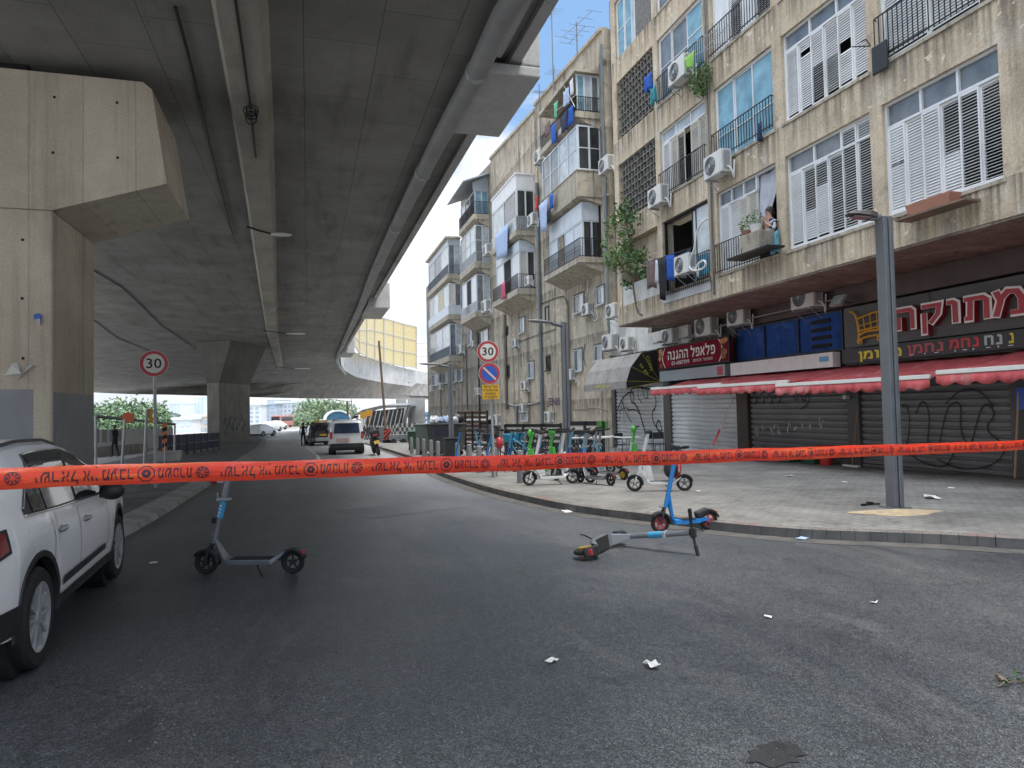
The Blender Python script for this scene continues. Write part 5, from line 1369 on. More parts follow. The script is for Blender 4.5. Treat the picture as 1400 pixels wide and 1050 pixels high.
for sy in (-1, 1):       # two hands of five fingers meeting under the chin
    mb = MB(); wr = Vector((-.225, .035*sy, hz0-.185)); wr = WM[t.name] @ wr
    for k in range(4):
        o = Vector((0, .012*sy*(k-1.5), .0)); f = [wr+o, wr+o+Vector((-.012, -.006*sy, .045)), wr+o+Vector((-.002, -.016*sy, .072-.004*abs(k-1.3)))]
        mb.tube(f, .0085, 6)
    mb.tube([wr+Vector((.01, -.02*sy, -.01)), wr+Vector((.005, -.035*sy, .025)), wr+Vector((.0, -.036*sy, .045))], .009, 6)
    mb.ball(wr-Vector((0, 0, .01)), .033, 8, 0, (.7, 1, 1.1)); mb.build('hand', mSKIN, t, smooth=True)
# curtain pulled aside, cloths on the sill
mb = MB(); x = XA+.22; rows = []
for j in range(9):
    v = j/8; zz = 7.66-1.55*v; y0 = 16.05; y1 = 14.92+ .80*v**1.1
    rows.append([Vector((x+.03*math.sin(14*u+v), y0+(y1-y0)*u, zz)) for u in [i/11 for i in range(12)]])
mb.grid(rows); mb.build('curtain', M('pale_curtain', (.52, .55, .62), .9, 0, .15, 3), bA, smooth=True)
cloth(onx(1054, 318, XA-.12), onx(1063, 314, XA-.12), .55, M('aqua_patterned_cloth', (.12, .30, .36), .8, 0, .7, 12), 'aqua patterned cloth hung over the rail below the woman', name='towel', group='cloths on the railings')
# ------------------------------------------------------------------ signs of the shops
def board(name, lab, cat, y0, y1, z0, z1, x, d, mt, fr=None, grp=None):
    t = thing(name, lab, cat, (x, (y0+y1)/2, z0), group=grp)
    mb = MB(); mb.box(x, x+d, y1, y0, z0, z1); mb.build('panel', mt, t)
    if fr:
        mb = MB(); frame_rect(mb, y0+.04, y1-.04, z0-.04, z1+.04, x+.02, .05, .1); mb.build('frame', fr, t)
    return t
def ty(t, s, y0, y1, z0, z1, x, mt, name='lettering', wgt=0.0, depth=None, slope=0.0, rim=None, lab=None):
    mb = MB(); put_text(mb, s, (x, y0, z0), (0, y1-y0, slope), (0, 0, z1-z0), 0, wgt, depth, 1 if rim else None)
    return mb.build(name, [mt, rim] if rim else mt, t)
# falafel sign
mFAL = M_wall('falafel_sign_red', (.20, .012, .03), (.07, .006, .02), .3, 1.2, (.34, .015, .03), .1)
fs = board('shop_sign', 'dark red shop sign with white lettering, phone number and food pictures', 'shop sign', 25.1, 20.2, 3.03, 3.84, 13.55, .15, mFAL, mBLK)
ty(fs, heb('פלאפל ההגנה'), 24.35, 21.05, 3.34, 3.66, 13.545, mSIGNW, wgt=.05)
ty(fs, '03-6887399', 24.05, 22.75, 3.12, 3.27, 13.545, mSIGNW, wgt=.012)
ty(fs, heb('חומוס פול'), 21.8, 21.2, 3.14, 3.24, 13.545, mSIGNW)
ty(fs, heb('סלט תוספות'), 22.5, 21.92, 3.14, 3.24, 13.545, mSIGNW)
mb = MB()
for s, yc in ((1, 24.45), (-1, 20.85)):
    P = [Vector((13.54, yc+s*(.05+.22*math.sin(PI*k/12)), 3.03+.81*k/12)) for k in range(13)]
    for a, b in zip(P, P[1:]): mb.quad(a, b, b+Vector((0, .05, 0)), a+Vector((0, .05, 0)))
mb.build('border_arc', mSIGNW, fs)
random.seed(3)
for k in range(22):
    if k % 11 == 0: mb = MB()
    yy = random.uniform(24.8, 25.0) if k < 11 else random.uniform(20.28, 20.62); zz = 3.12+.66*random.random(); r = random.uniform(.08, .13); n = 12
    mb.add([Vector((13.542-.0008*k, yy+r*math.cos(2*PI*i/n), zz+r*.8*math.sin(2*PI*i/n))) for i in range(n)], [tuple(range(n))], k % 3)
    if k % 11 == 10: mb.build('food_picture', [M('falafel_brown', (.34, .15, .04)), M('falafel_orange', (.52, .24, .08)), M('falafel_dark', (.18, .07, .025))], fs)
t = board('awning_box', 'silver grey awning box with a small red square, below the dark red sign', 'awning box', 25.05, 20.5, 2.53, 2.93, 13.55, .2, M('silver_box', (.36, .40, .43), .4, .2, .1, 1, dirt=.2, world=True))
mb = MB(); mb.box(13.542, 13.55, 20.62, 20.95, 2.58, 2.88); mb.build('red_square', mSIGNR, t)
t = board('awning_box', 'long white awning box under the blue painted window', 'awning box', 20.1, 15.4, 2.52, 2.92, 13.5, .25, mSIGNW)
mb = MB(); mb.box(13.492, 13.5, 15.55, 15.9, 2.68, 2.82); mb.build('sticker', M('sticker_blue', (.15, .4, .6)), t)
# big dark sign with red channel letters, cart emblem
bs = board('shop_sign', 'big dark shop sign with red raised letters and a yellow shopping cart', 'shop sign', 15.05, 4.0, 2.98, 4.02, 13.6, .12, mDARKP)
mb = MB()
for y in (12.4, 9.9): mb.box(13.592, 13.6, y-.01, y+.01, 2.98, 4.02)
mb.build('panel_joint', mBLK, bs)
mRL = M('letter_red', (.42, .035, .05), .4, 0, .1, 5, dirt=.2)
mRR = M('letter_side', (.20, .012, .02), .4)
lets = [('ה', 13.25, 12.78, 3.20), ('ק', 12.68, 12.05, 3.02), ('ו', 11.98, 11.62, 3.30), ('ת', 11.50, 10.80, 3.20), ('מ', 10.72, 10.05, 3.20), ('ה', 9.92, 9.2, 3.20), (heb('ממתקים'), 9.0, 5.2, 3.20)]
lets = [('ה', 13.25, 12.70, 3.24, 3.74), ('ק', 12.55, 11.98, 3.24, 3.74), ('ו', 11.90, 11.58, 3.24, 3.74), ('ת', 11.48, 10.86, 3.24, 3.74), ('מ', 10.78, 10.12, 3.24, 3.76), ('ה', 9.98, 9.36, 3.24, 3.74), ('ן', 9.2, 8.95, 3.1, 3.74)]
for s, y0, y1, z0, z1 in lets[:6]:
    e = .025
    mb = MB(); put_text(mb, s, (13.450, y0+e, z0-e), (0, y1-y0-2*e, 0), (0, 0, z1-z0+2*e), 0, .085, (-.145, 0, 0), 1); o = mb.build('letter', [mSIGNW, mRR], bs)
    mb = MB(); put_text(mb, s, (13.444, y0, z0), (0, y1-y0, 0), (0, 0, z1-z0), 0, .01); mb.build('letter_face', mRL, o)
mCART = M('cart_yellow', (.62, .33, .03), .4, 0, .1, 5, dirt=.2)
def cy(u, v): return Vector((13.52, 14.75-1.15*u, 3.08+.82*v))
mb = MB(); r = .028
for P in ([(0, 1), (.09, .98), (.2, .82), (.26, .22), (.2, .0)], [(.26, .22), (.45, .32), (.8, .3), (1, .34)], [(.21, .74), (.95, .92), (1, .4)], [(.24, .5), (.98, .62)], [(.25, .3), (.24, .36), (.97, .42)],
          [(.42, .34), (.38, .78)], [(.6, .34), (.57, .83)], [(.78, .34), (.76, .87)], [(.2, .0), (.34, .13), (.75, .16), (.95, .12)]):
    mb.tube(smooth_path([cy(*q) for q in P], 2), r if len(P) > 2 else .016, 6)
mb.torus(cy(.27, .03), (1, 0, 0), .06, .022, 14, 6); mb.torus(cy(.82, .05), (1, 0, 0), .06, .022, 14, 6)
mb.build('cart_emblem', mCART, bs, smooth=True)
# sub sign
ss = board('shop_sign', 'narrow dark sign of small coloured letters under the big red lettered sign', 'shop sign', 15.0, 4.0, 2.57, 2.93, 13.45, .1, M('sub_sign_dark', (.045, .043, .045), .5, 0, .15, 2, dirt=.25, world=True))
mYL = M('letter_yellow', (.70, .58, .04), .5); mRL2 = M('letter_red_bright', (.55, .05, .05), .5); mPL = M('letter_pink', (.42, .09, .10), .5); mWL = M('letter_pale_green', (.42, .52, .46), .5)
for s, y0, y1, mt, z0 in ((heb('מאומן'), 14.45, 13.1, mYL, 2.64), (heb('נחמן'), 12.95, 11.98, mPL, 2.66), (heb('נחמ'), 11.82, 11.13, mRL2, 2.68), (heb('נח'), 11.02, 10.62, mWL, 2.68), ('נ', 10.5, 10.38, mYL, 2.68), (heb('מאומן'), 9.9, 8.5, mYL, 2.66)):
    ty(ss, s, y0, y1, z0, z0+.2, 13.444, mt, wgt=.06)
mb = MB()
for yy, k in ((12.8, 0), (12.45, 1), (12.15, 0), (11.68, 1), (11.45, 0), (11.25, 1), (10.92, 0), (10.7, 1), (10.44, 0)):
    if k: mb.box(13.44, 13.444, yy-.015, yy+.015, 2.615, 2.645)
    else: mb.box(13.44, 13.444, yy-.05, yy+.05, 2.625, 2.64)
mb.build('vowel_mark', mSIGNW, ss)
# flood lights
def flood(px, py, X, s, lab, tilt=R(35)):
    p = onx(px, py, X); t = thing('flood_light', lab, 'flood light', p, group='flood lights above the shop signs')
    mb = MB(); mb.obox(p, (.06*s, .34*s, .26*s), Matrix.Rotation(tilt, 4, 'Y')); mb.build('head', mLGM, t, bev=.01)
    mb = MB(); mb.obox(p+Matrix.Rotation(tilt, 3, 'Y') @ Vector((-.034*s, 0, 0)), (.006, .29*s, .21*s), Matrix.Rotation(tilt, 4, 'Y')); mb.build('lens', mGLW, t)
    mb = MB(); mb.tube([p+Vector((.03, 0, 0)), p+Vector((.4, .02, -.05)), p+Vector((XS-p.x, .05, .05))], .014, 5); mb.build('arm', mBLK, t)
flood(1146, 411, 13.2, 1.25, 'flood light on a stalk beside the air conditioner above the cart sign')
flood(943, 462, 13.3, 1.2, 'flood light tilted above the middle of the dark red sign', R(60))
flood(900, 468, 13.2, 1.2, 'dark flood light at the left end of the dark red sign', R(75))
# cable and orange bulb at the corner
mb = MB(); mb.tube(smooth_path([onx(px, py, 11.7) for px, py in ((898, 432), (902, 425), (909, 420))], 2), .02, 6)
t = thing('bulb_holder', 'orange work lamp on a bent black arm below the tiled parapet', 'lamp', onx(898, 432, 11.7)); mb.build('arm', mBLK, t)
mb = MB(); p = onx(911, 418, 11.65); mb.lathe(p-Vector((0, 0, .2)), (0, 0, 1), [(.03, 0), (.08, .1), (.06, .28), (.03, .36)], 12); mb.build('lamp_body', M('orange_plastic', (.65, .22, .02), .5), t, smooth=True)
mb = MB(); mb.tube([(XS-.25, 25, 4.05), (XS-.35, 20, 4.3), (XS-.3, 15, 4.35), (XS-.3, 9, 4.35)], .02, 5); mb.build('cable', mCABLE, bA)
mb = MB(); mb.tube(smooth_path([onx(px, py, XS-.6) for px, py in ((926, 425), (945, 440), (960, 452))], 1), .012, 5); mb.build('cable', mCABLE, bA)
# ------------------------------------------------------------------ awnings
mAWR = M_wall('awning_red', (.56, .115, .12), (.27, .06, .065), .5, 1.6, (.64, .26, .25), .35)
def awning(y0, y1, zw_, xf, zf_, lab, drop=.22, bar=True):
    t = thing('awning', lab, 'awning', (xf, (y0+y1)/2, zf_), group='red awnings over the shops')
    mb = MB(); rows = []
    for i in range(9):
        u = i/8; x = XS-.2+(xf-(XS-.2))*u; rows.append([Vector((x, y0+(y1-y0)*j/20, zw_+(zf_-zw_)*u-.05*math.sin(PI*u)+.012*math.sin(j*2.1))) for j in range(21)])
    mb.grid(rows); mb.build('canvas', mAWR, t, smooth=True, solid=.012)
    mb = MB(); mb.box(xf-.05, xf+.02, y1, y0, zf_-.035, zf_+.05); mb.build('front_bar', mSIGNW, t, bev=.01)
    n = int((y0-y1)/.03); rows = [[], [], []]
    for j in range(n+1):
        y = y0-(y0-y1)*j/n; sc = abs(math.sin(PI*(y0-y)/.42)); w_ = .025*math.sin(y*9)+.02*math.sin(y*23)
        for k, f in enumerate((0, .5, 1)): rows[k].append(Vector((xf-.03-.03*f+w_*f, y, zf_-.04-(drop-.07+.07*sc)*f)))
    mb = MB().grid(rows); mb.build('valance', mAWR, t, smooth=True, solid=.008)
    mb = MB()
    for y in (y0-.4, y1+.4): mb.tube([(XS-.1, y, zw_-.25), ((XS+xf)/2, y, (zw_+zf_)/2-.22), (xf+.03, y, zf_-.03)], .025, 6)
    mb.build('arm', mALU, t)
awning(23.1, 18.55, 2.52, 12.15, 2.19, 'red awning with a white bar, farthest one, under the silver grey box')
awning(19.35, 15.05, 2.50, 11.82, 2.12, 'red awning with a white bar under the long white box, second from the far end')
awning(15.32, 10.68, 2.52, 11.65, 2.03, 'red awning right behind the near lamp post, under the small coloured letters')
awning(10.55, 6.2, 2.55, 11.68, 2.10, 'red awning at the edge of view, nearest to the camera')
# coffee awning, a three-fold hood with fanned black ends
t = thing('awning', 'grey hooded awning with yellow lettering over the shutter with looping graffiti', 'awning', (13, 28, 2.3))
yn = 25.65; yf_ = onx(800, 510, 12.45).y
prof = [(XS-.1, 3.86), (ony(877, 482, yn).x, ony(877, 482, yn).z), (ony(863, 501, yn).x, ony(863, 501, yn).z), (ony(856.5, 521, yn).x, ony(856.5, 521, yn).z)]
mCA = M_wall('grey_canvas', (.30, .29, .275), (.14, .135, .125), .5, 1.5, None, .35)
mCB = M('black_canvas', (.018, .018, .02), .8, 0, .2, 4)
mb = MB(); mb.grid([[Vector((x, yn+(yf_-yn)*j/6, z)) for j in range(7)] for x, z in prof]); mb.build('canvas', mCA, t, solid=.01)
n = 60; rows = [[], [], []]; xb, zb = prof[3]
for j in range(n+1):
    y = yn+(yf_-yn)*j/n
    for k, f in enumerate((0, .6, 1)): rows[k].append(Vector((xb-.01+.008*math.sin(7*y), y, zb-.003-(.26+.06*abs(math.sin(j*PI/5)))*f)))
mb = MB().grid(rows); va = mb.build('valance', mCA, t, solid=.008)
mb = MB(); put_text(mb, 'coffe to go', (xb-.03, yn+ (yf_-yn)*.72, zb-.22), (0, -(yf_-yn)*.37, .0), (0, 0, .17), wgt=.01); mb.build('lettering', mYL, va)
for yy in (yn, yf_):
    piv = Vector((XS-.1, yy, 2.55)); mb = MB()
    P = [Vector((x, yy, z)) for x, z in prof]+[Vector((xb, yy, zb-.3))]
    mb.add([piv]+P, [(0, i, i+1) for i in range(1, len(P))]); o = mb.build('end_panel', mCB, t)
    if yy == yn:
        m2 = MB()
        for q in P: 
            d = (q-piv); s = Vector((-d.z, 0, d.x)).normalized()*.006; o_ = Vector((0, -.006, 0)); m2.quad(piv-s+o_, q-s+o_, q+s+o_, piv+s+o_)
        m2.build('seam', mYL, o)
        def endtext(s, c, u, v):
            m3 = MB(); put_text(m3, s, c-u/2-v/2+Vector((0, -.01, 0)), u, v); m3.build('lettering', mYL, o)
        c1 = ony(888, 497, yn); c2 = ony(880, 505, yn)
        endtext('COFFE', c1, Vector((.17, 0, -.62)), Vector((.13, 0, .035))); endtext('to go', c2, Vector((.36, 0, -.42)), Vector((.12, 0, .10)))
# ------------------------------------------------------------------ lamp posts, signs, bollards
def lamp_post(p, h, lab, dirx, head=(.75, .2), near=False):
    t = thing('street_lamp', lab, 'street lamp', p, group='grey street lamps on the pavement')
    b = Vector(p); w_ = .088
    mb = MB()
    # extruded profile with two deep grooves
    mb.box(b.x-w_, b.x-.012, b.y-w_, b.y+w_, b.z, b.z+h); mb.box(b.x+.012, b.x+w_, b.y-w_, b.y+w_, b.z, b.z+h-.0); mb.box(b.x-.0115, b.x+.0115, b.y-w_+.03, b.y+w_-.03, b.z, b.z+h-.02)
    mb.build('post', mGREYM, t, bev=.012)
    d = Vector(dirx).normalized(); s = Vector((-d.y, d.x, 0)); c = b+Vector((0, 0, h))
    if near:
        mb = MB(); mb.obox(c+d*.12+Vector((0, 0, .0)), (.16, .09, .09), Matrix((d, s, Vector((0, 0, 1)))).transposed()); mb.build('knuckle', mGREYM, t, bev=.015)
        rot = Matrix((d, s, Vector((0, 0, 1)))).transposed() @ Matrix.Rotation(R(-6), 3, 'Y')
        mb = MB(); cc = c+d*.30+Vector((0, 0, .04))
        V = []
        for u, wd, z0, z1 in ((-.20, .07, -.04, .045), (-.07, .14, -.03, .06), (.10, .14, -.015, .04), (.235, .09, -.008, .012)):
            V.append([cc+rot @ Vector((u, -wd, z0)), cc+rot @ Vector((u, wd, z0)), cc+rot @ Vector((u, wd*.85, z1)), cc+rot @ Vector((u, -wd*.85, z1))])
        for a, e in zip(V, V[1:]): mb.add(a+e, [(0, 1, 5, 4), (1, 2, 6, 5), (2, 3, 7, 6), (3, 0, 4, 7)])
        mb.add(V[0], [(0, 1, 2, 3)]); mb.add(V[-1], [(3, 2, 1, 0)])
        hd_ = mb.build('lamp_head', M('lamp_head_brown', (.10, .085, .08), .5, .2), t, bev=.01)
        mb = MB(); mb.obox(cc+rot @ Vector((.03, 0, -.04)), (.24, .19, .012), rot.to_4x4()); mb.build('lens', mGLG, hd_)
    else:
        mb = MB(); P = [c-Vector((0, 0, .12)), c+d*.35-Vector((0, 0, .1)), c+d*.5-Vector((0, 0, .07))]; mb.tube(P, .05, 8)
        mb.build('arm', mGREYM, t)
        rot = Matrix((d, s, Vector((0, 0, 1)))).transposed()
        mb = MB(); mb.ball(c+d*.95-Vector((0, 0, .045)), 1, 14, 0, (.5, .14, .045)); 
        q = MB(); q.ball(Vector((0, 0, 0)), 1, 14, 0, (.5, .14, .045)); mb = MB(); mb.add([rot @ v + c+d*.95-Vector((0, 0, .045)) for v in q.v], q.f)
        mb.build('lamp_head', M('lamp_head_grey', (.25, .26, .27), .5, .2), t, smooth=True)
    mb = MB(); mb.box(b.x-.15, b.x+.15, b.y-.15, b.y+.15, b.z-.01, b.z+.012); mb.build('base_plate', mGREYM, t)
    return t
pn = gnd(1224, 694, .13); tz = onx(1207, 297, pn.x).z
lamp_post(pn, tz-pn.z, 'near grey lamp post with grooved sides and a brown lamp head, standing in spilled sand', (-.93, .36, 0), near=True)
pm = gnd(776, 641, .13); lamp_post(pm, ony(763, 440, pm.y).z-pm.z, 'middle lamp post with a long flat arm, before the dark slatted fence', (-.92, -.4, 0))
pf_ = at(617, 27.5, .13); lamp_post(pf_, ony(622, 497, pf_.y).z-pf_.z, 'far lamp post with a flat arm rising from a black box by the dumpsters', (-.9, -.4, 0))
mb = MB(); mb.box(pf_.x-.3, pf_.x+.3, pf_.y-.3, pf_.y+.3, pf_.z+.012, pf_.z+.75); mb.box(pf_.x-.32, pf_.x+.32, pf_.y-.32, pf_.y+.32, pf_.z+.751, pf_.z+.8)
wthing(mb, 'post_box', mBLKP, 'black square box around the foot of the far lamp post', 'box', bev=.01)
SCAM = Matrix((RT.normalized(), Vector((0, 0, 1)), Vector((0, 0, 1)))).transposed()
def sign_frame(ang=YAW): 
    u = Vector((math.cos(ang), -math.sin(ang), 0)); n = Vector((-math.sin(ang), -math.cos(ang), 0)); return u, Vector((0, 0, 1)), n
def disc(mb, c, r, u, v, mi=0, n=36):
    return mb.add([c+u*r*math.cos(2*PI*i/n)+v*r*math.sin(2*PI*i/n) for i in range(n)], [tuple(range(n))], mi)
def speed_sign(c, r, u, v, n, root):
    mb = MB(); mb.cyl(c-n*.02, c-n*.002, r, n=36, mi=1); disc(mb, c, r*.995, u, v, 0); disc(mb, c+n*.0025, r*.96, u, v, 2); disc(mb, c+n*.005, r*.72, u, v, 0)
    pl = mb.build('sign_plate', [mSIGNW, mGREYM, mSIGNR], root)
    mb = MB(); put_text(mb, '30', c-u*r*.52-v*r*.37+n*.008, u*r*1.04, v*r*.76, wgt=.012); mb.build('digits', mINK, pl)
u, v, n = sign_frame(R(12))
sp_ = at(676, 17.6, .13, 650)
t = thing('traffic_sign', 'street sign pole with a round 30 limit, a no parking disc and a yellow plate', 'traffic sign', sp_)
def sgn(px, py): return ony(px, py, sp_.y-.07)
mb = MB(); topz = sgn(667, 470).z; mb.cyl(sp_, (sp_.x-.07, sp_.y, topz), .033, n=12); mb.build('pole', mLGM, t, smooth=True)
r_ = abs(sgn(681.5, 480).x-sgn(652.5, 480).x)/2
speed_sign(sgn(667, 480.5), r_, u, v, n, t)
c = sgn(669.3, 510.5); mb = MB(); mb.cyl(c-n*.02, c-n*.002, r_, n=36, mi=1); disc(mb, c, r_*.995, u, v, 0); disc(mb, c+n*.0025, r_*.96, u, v, 2); disc(mb, c+n*.005, r_*.71, u, v, 3)
d1 = (u-v).normalized(); d2 = (u+v).normalized(); r2 = r_*.8
mb.quad(c-d1*r2-d2*r_*.09+n*.008, c+d1*r2-d2*r_*.09+n*.008, c+d1*r2+d2*r_*.09+n*.008, c-d1*r2+d2*r_*.09+n*.008, 4)
mb.build('sign_plate', [mSIGNW, mGREYM, mSIGNR, mSIGNB, M('sign_pale_bar', (.75, .55, .5), .5)], t)
a = sgn(659.5, 546); b = sgn(682.3, 546); cT = sgn(659.5, 526); U = u*((b-a).dot(u)); Vv = v*(cT.z-a.z)
mb = MB(); mb.hexa([a-n*.015, a+U-n*.015, a+U+Vv-n*.015, a+Vv-n*.015], [a, a+U, a+U+Vv, a+Vv]); yp = mb.build('sign_plate', mSIGNY, t); yp['label'] = 'yellow plate with four lines of black text'
for k, s in enumerate(('אזור אכיפה', 'חניה מוגברת', 'באמצעים', 'אלקטרוניים')):
    wd = (.8, .82, .62, .74)[k]; mb = MB(); put_text(mb, heb(s), a+U*(1-wd)/2+Vv*(.78-.235*k)+n*.003, U*wd, Vv*.15, wgt=.01); mb.build('lettering', mINK, yp)
# left speed sign on its pole
sl_ = at(213, 17.0, .16, 660); u, v, n = sign_frame(R(-4))
t = thing('traffic_sign', 'round 30 limit sign alone on a pole under the viaduct', 'traffic sign', sl_)
cl_ = ony(210.5, 497, sl_.y-.06); r_ = abs(ony(231, 497, sl_.y).x-ony(190, 497, sl_.y).x)/2*.98
mb = MB(); mb.cyl(sl_, (cl_.x, sl_.y, cl_.z+r_*.8), .038, n=12); mb.build('pole', mLGM, t, smooth=True); speed_sign(cl_, r_, u, v, n, t)
# bollards
t = thing('bollard', 'x', 'bollard', group='grey bollards along the kerb')
mb = MB(); mb.lathe((0, 0, 0), (0, 0, 1), [(.078, -.05), (.078, .70), (.070, .735), (.03, .755), (0, .757)], 20); mb.build('post', M('bollard_grey', (.20, .205, .215), .6, 0, .15, 5, dirt=.3), t, smooth=True)
BO = Stamp(t)
for k, (px, Z_) in enumerate(((563, 32), (571.5, 30.5), (579.7, 29), (589.7, 27), (599, 25), (625.7, 22.6), (641.7, 20.8), (655, 19.4), (676, 18.0), (711, 16.0))):
    BO(at(px, Z_, .13, 630), 0, ('farthest grey bollard by the green bins', 'second farthest bollard, before the green bins', 'third farthest bollard, before the green bins', 'fourth farthest bollard, before the big grey dumpster', 'bollard in front of the big dark dumpster', 'bollard beside the black lamp post box',
       'bollard seen mostly under the tape, fourth nearest', 'bollard under the tape, third nearest, left of the sign pole', 'second nearest bollard, at the foot of the sign pole', 'nearest grey bollard, left of the white scooters')[k])
# ------------------------------------------------------------------ police tape
def tp_at(px):
    """straight strip in space seen from (0,653) to (1400,607)"""
    A_ = atd(0, 653.5, 2.42); B_ = atd(1400, 607, 5.45)
    lo, hi = -.3, 1.4
    dd = B_-A_
    for _ in range(50):
        m_ = (lo+hi)/2; q = A_+dd*m_-CP
        x = 700+FPX*q.dot(RT)/q.dot(FW)
        if x < px: lo = m_
        else: hi = m_
    return A_+dd*((lo+hi)/2)
TA = tp_at(-260); TB = tp_at(1620); tdir = (TB-TA).normalized(); TL = (TB-TA).length
tn = Vector((tdir.y, -tdir.x, 0)).normalized()
tup = tdir.cross(tn)*-1
if tup.z < 0: tup = -tup
TW = .0755
def tape_pt(s, v):   # v in -.5..+.5, slight belly and ripple
    sag = -.012*math.sin(PI*s/TL)+.0016*math.sin(s*6.1+2)+.0011*math.sin(s*15+v*5)
    rip = .006*math.sin(s*3.1+1)+.004*math.sin(s*7.7)+.0035*math.sin(s*17+v*3)
    curl = .010*(v*2)**2
    return TA+tdir*s+tup*(v*TW)+Vector((0, 0, sag))+tn*(rip-curl)
ns = 160
mb = MB(); mb.grid([[tape_pt(TL*i/ns, j/6-.5) for j in range(7)] for i in range(ns+1)])
mTAPE, ntt, btt = _new('tape_orange_plastic'); btt.inputs['Roughness'].default_value = .24
tco = coords(ntt, (1, 1, 1), True); tnz = noise(ntt, coords(ntt, (.35, .35, 9), True), 5, 5, .6, .4)
ntt.links.new(ramp(ntt, tnz, [(.3, (.72, .035, .02)), (.52, (.80, .06, .025)), (.72, (.85, .17, .045))]), btt.inputs['Base Color'])  # lighter orange bands put glare highlights into the tape's base colour
bump(ntt, btt, mixc(ntt, .5, tnz, noise(ntt, tco, 14, 4, .6, 1.0)), .6, .012)
trl = N(ntt, 'ShaderNodeBsdfTranslucent'); trl.inputs[0].default_value = (.85, .10, .03, 1); mxs = N(ntt, 'ShaderNodeMixShader'); mxs.inputs[0].default_value = .3
ntt.links.new(btt.outputs[0], mxs.inputs[1]); ntt.links.new(trl.outputs[0], mxs.inputs[2]); ntt.links.new(mxs.outputs[0], ntt.nodes['Material Output'].inputs[0])
btt.inputs['Transmission Weight'].default_value = 0.0; btt.inputs['Subsurface Weight'].default_value = 0.0
tape = wthing(mb, 'police_tape', mTAPE, 'orange red police tape with repeated black lettering stretched across the street', 'tape', base=TA+tdir*TL*.5, smooth=True)
s0 = (tp_at(17)-TA).dot(tdir); s1 = (tp_at(277)-TA).dot(tdir); PER = s1-s0
mb = MB()
def tape_text(s, sa, sb, vc=.0, h=.52):
    vs, fs, _ = heb_glyphs(heb(s), .155)
    # rotated by 180 degrees
    P = [tape_pt(sa+(1-a)*(sb-sa), vc+h*((1-b)-.5))+tn*(.0016+.0004*l) for a, b, l in vs]; mb.add(P, fs)
def ringt(sc, r, wd, nn=8, rot=0.39):
    for i in range(nn):
        a0, a1 = 2*PI*i/nn+rot, 2*PI*(i+1)/nn+rot
        q = [tape_pt(sc+rr*math.cos(a_), rr*math.sin(a_)/TW)+tn*.0016 for rr, a_ in ((r, a0), (r, a1), (r-wd, a1), (r-wd, a0))]; mb.add(q, [(0, 1, 2, 3)])
k = -3
while s0+k*PER < TL:
    b = s0+k*PER
    if b > 0 and b+PER < TL:
        f = lambda px: (px-17)/260.0*PER
        # flower badge
        ringt(b, .024, .003, 16)
        for j in range(8):
            a_ = PI*j/4; q = [tape_pt(b+rr*math.cos(a_+da), rr*math.sin(a_+da)/TW)+tn*.0016 for rr, da in ((.004, 0), (.018, -.22), (.021, 0), (.018, .22))]; mb.add(q, [(0, 1, 2, 3)])
        tape_text('ישראל', b+f(45), b+f(101)); tape_text('אין', b+f(107), b+f(128)); tape_text('מעבר', b+f(133), b+f(177))
        ringt(b+f(194), .031, .004, 8); ringt(b+f(194), .017, .012, 6, 0)
        tape_text('משטרת', b+f(211), b+f(262), h=.54)
    k += 1
for p_ in ():
    pass
mb.build('lettering', M('tape_print', (.035, .008, .018), .5, 0, .35, 30), tape)
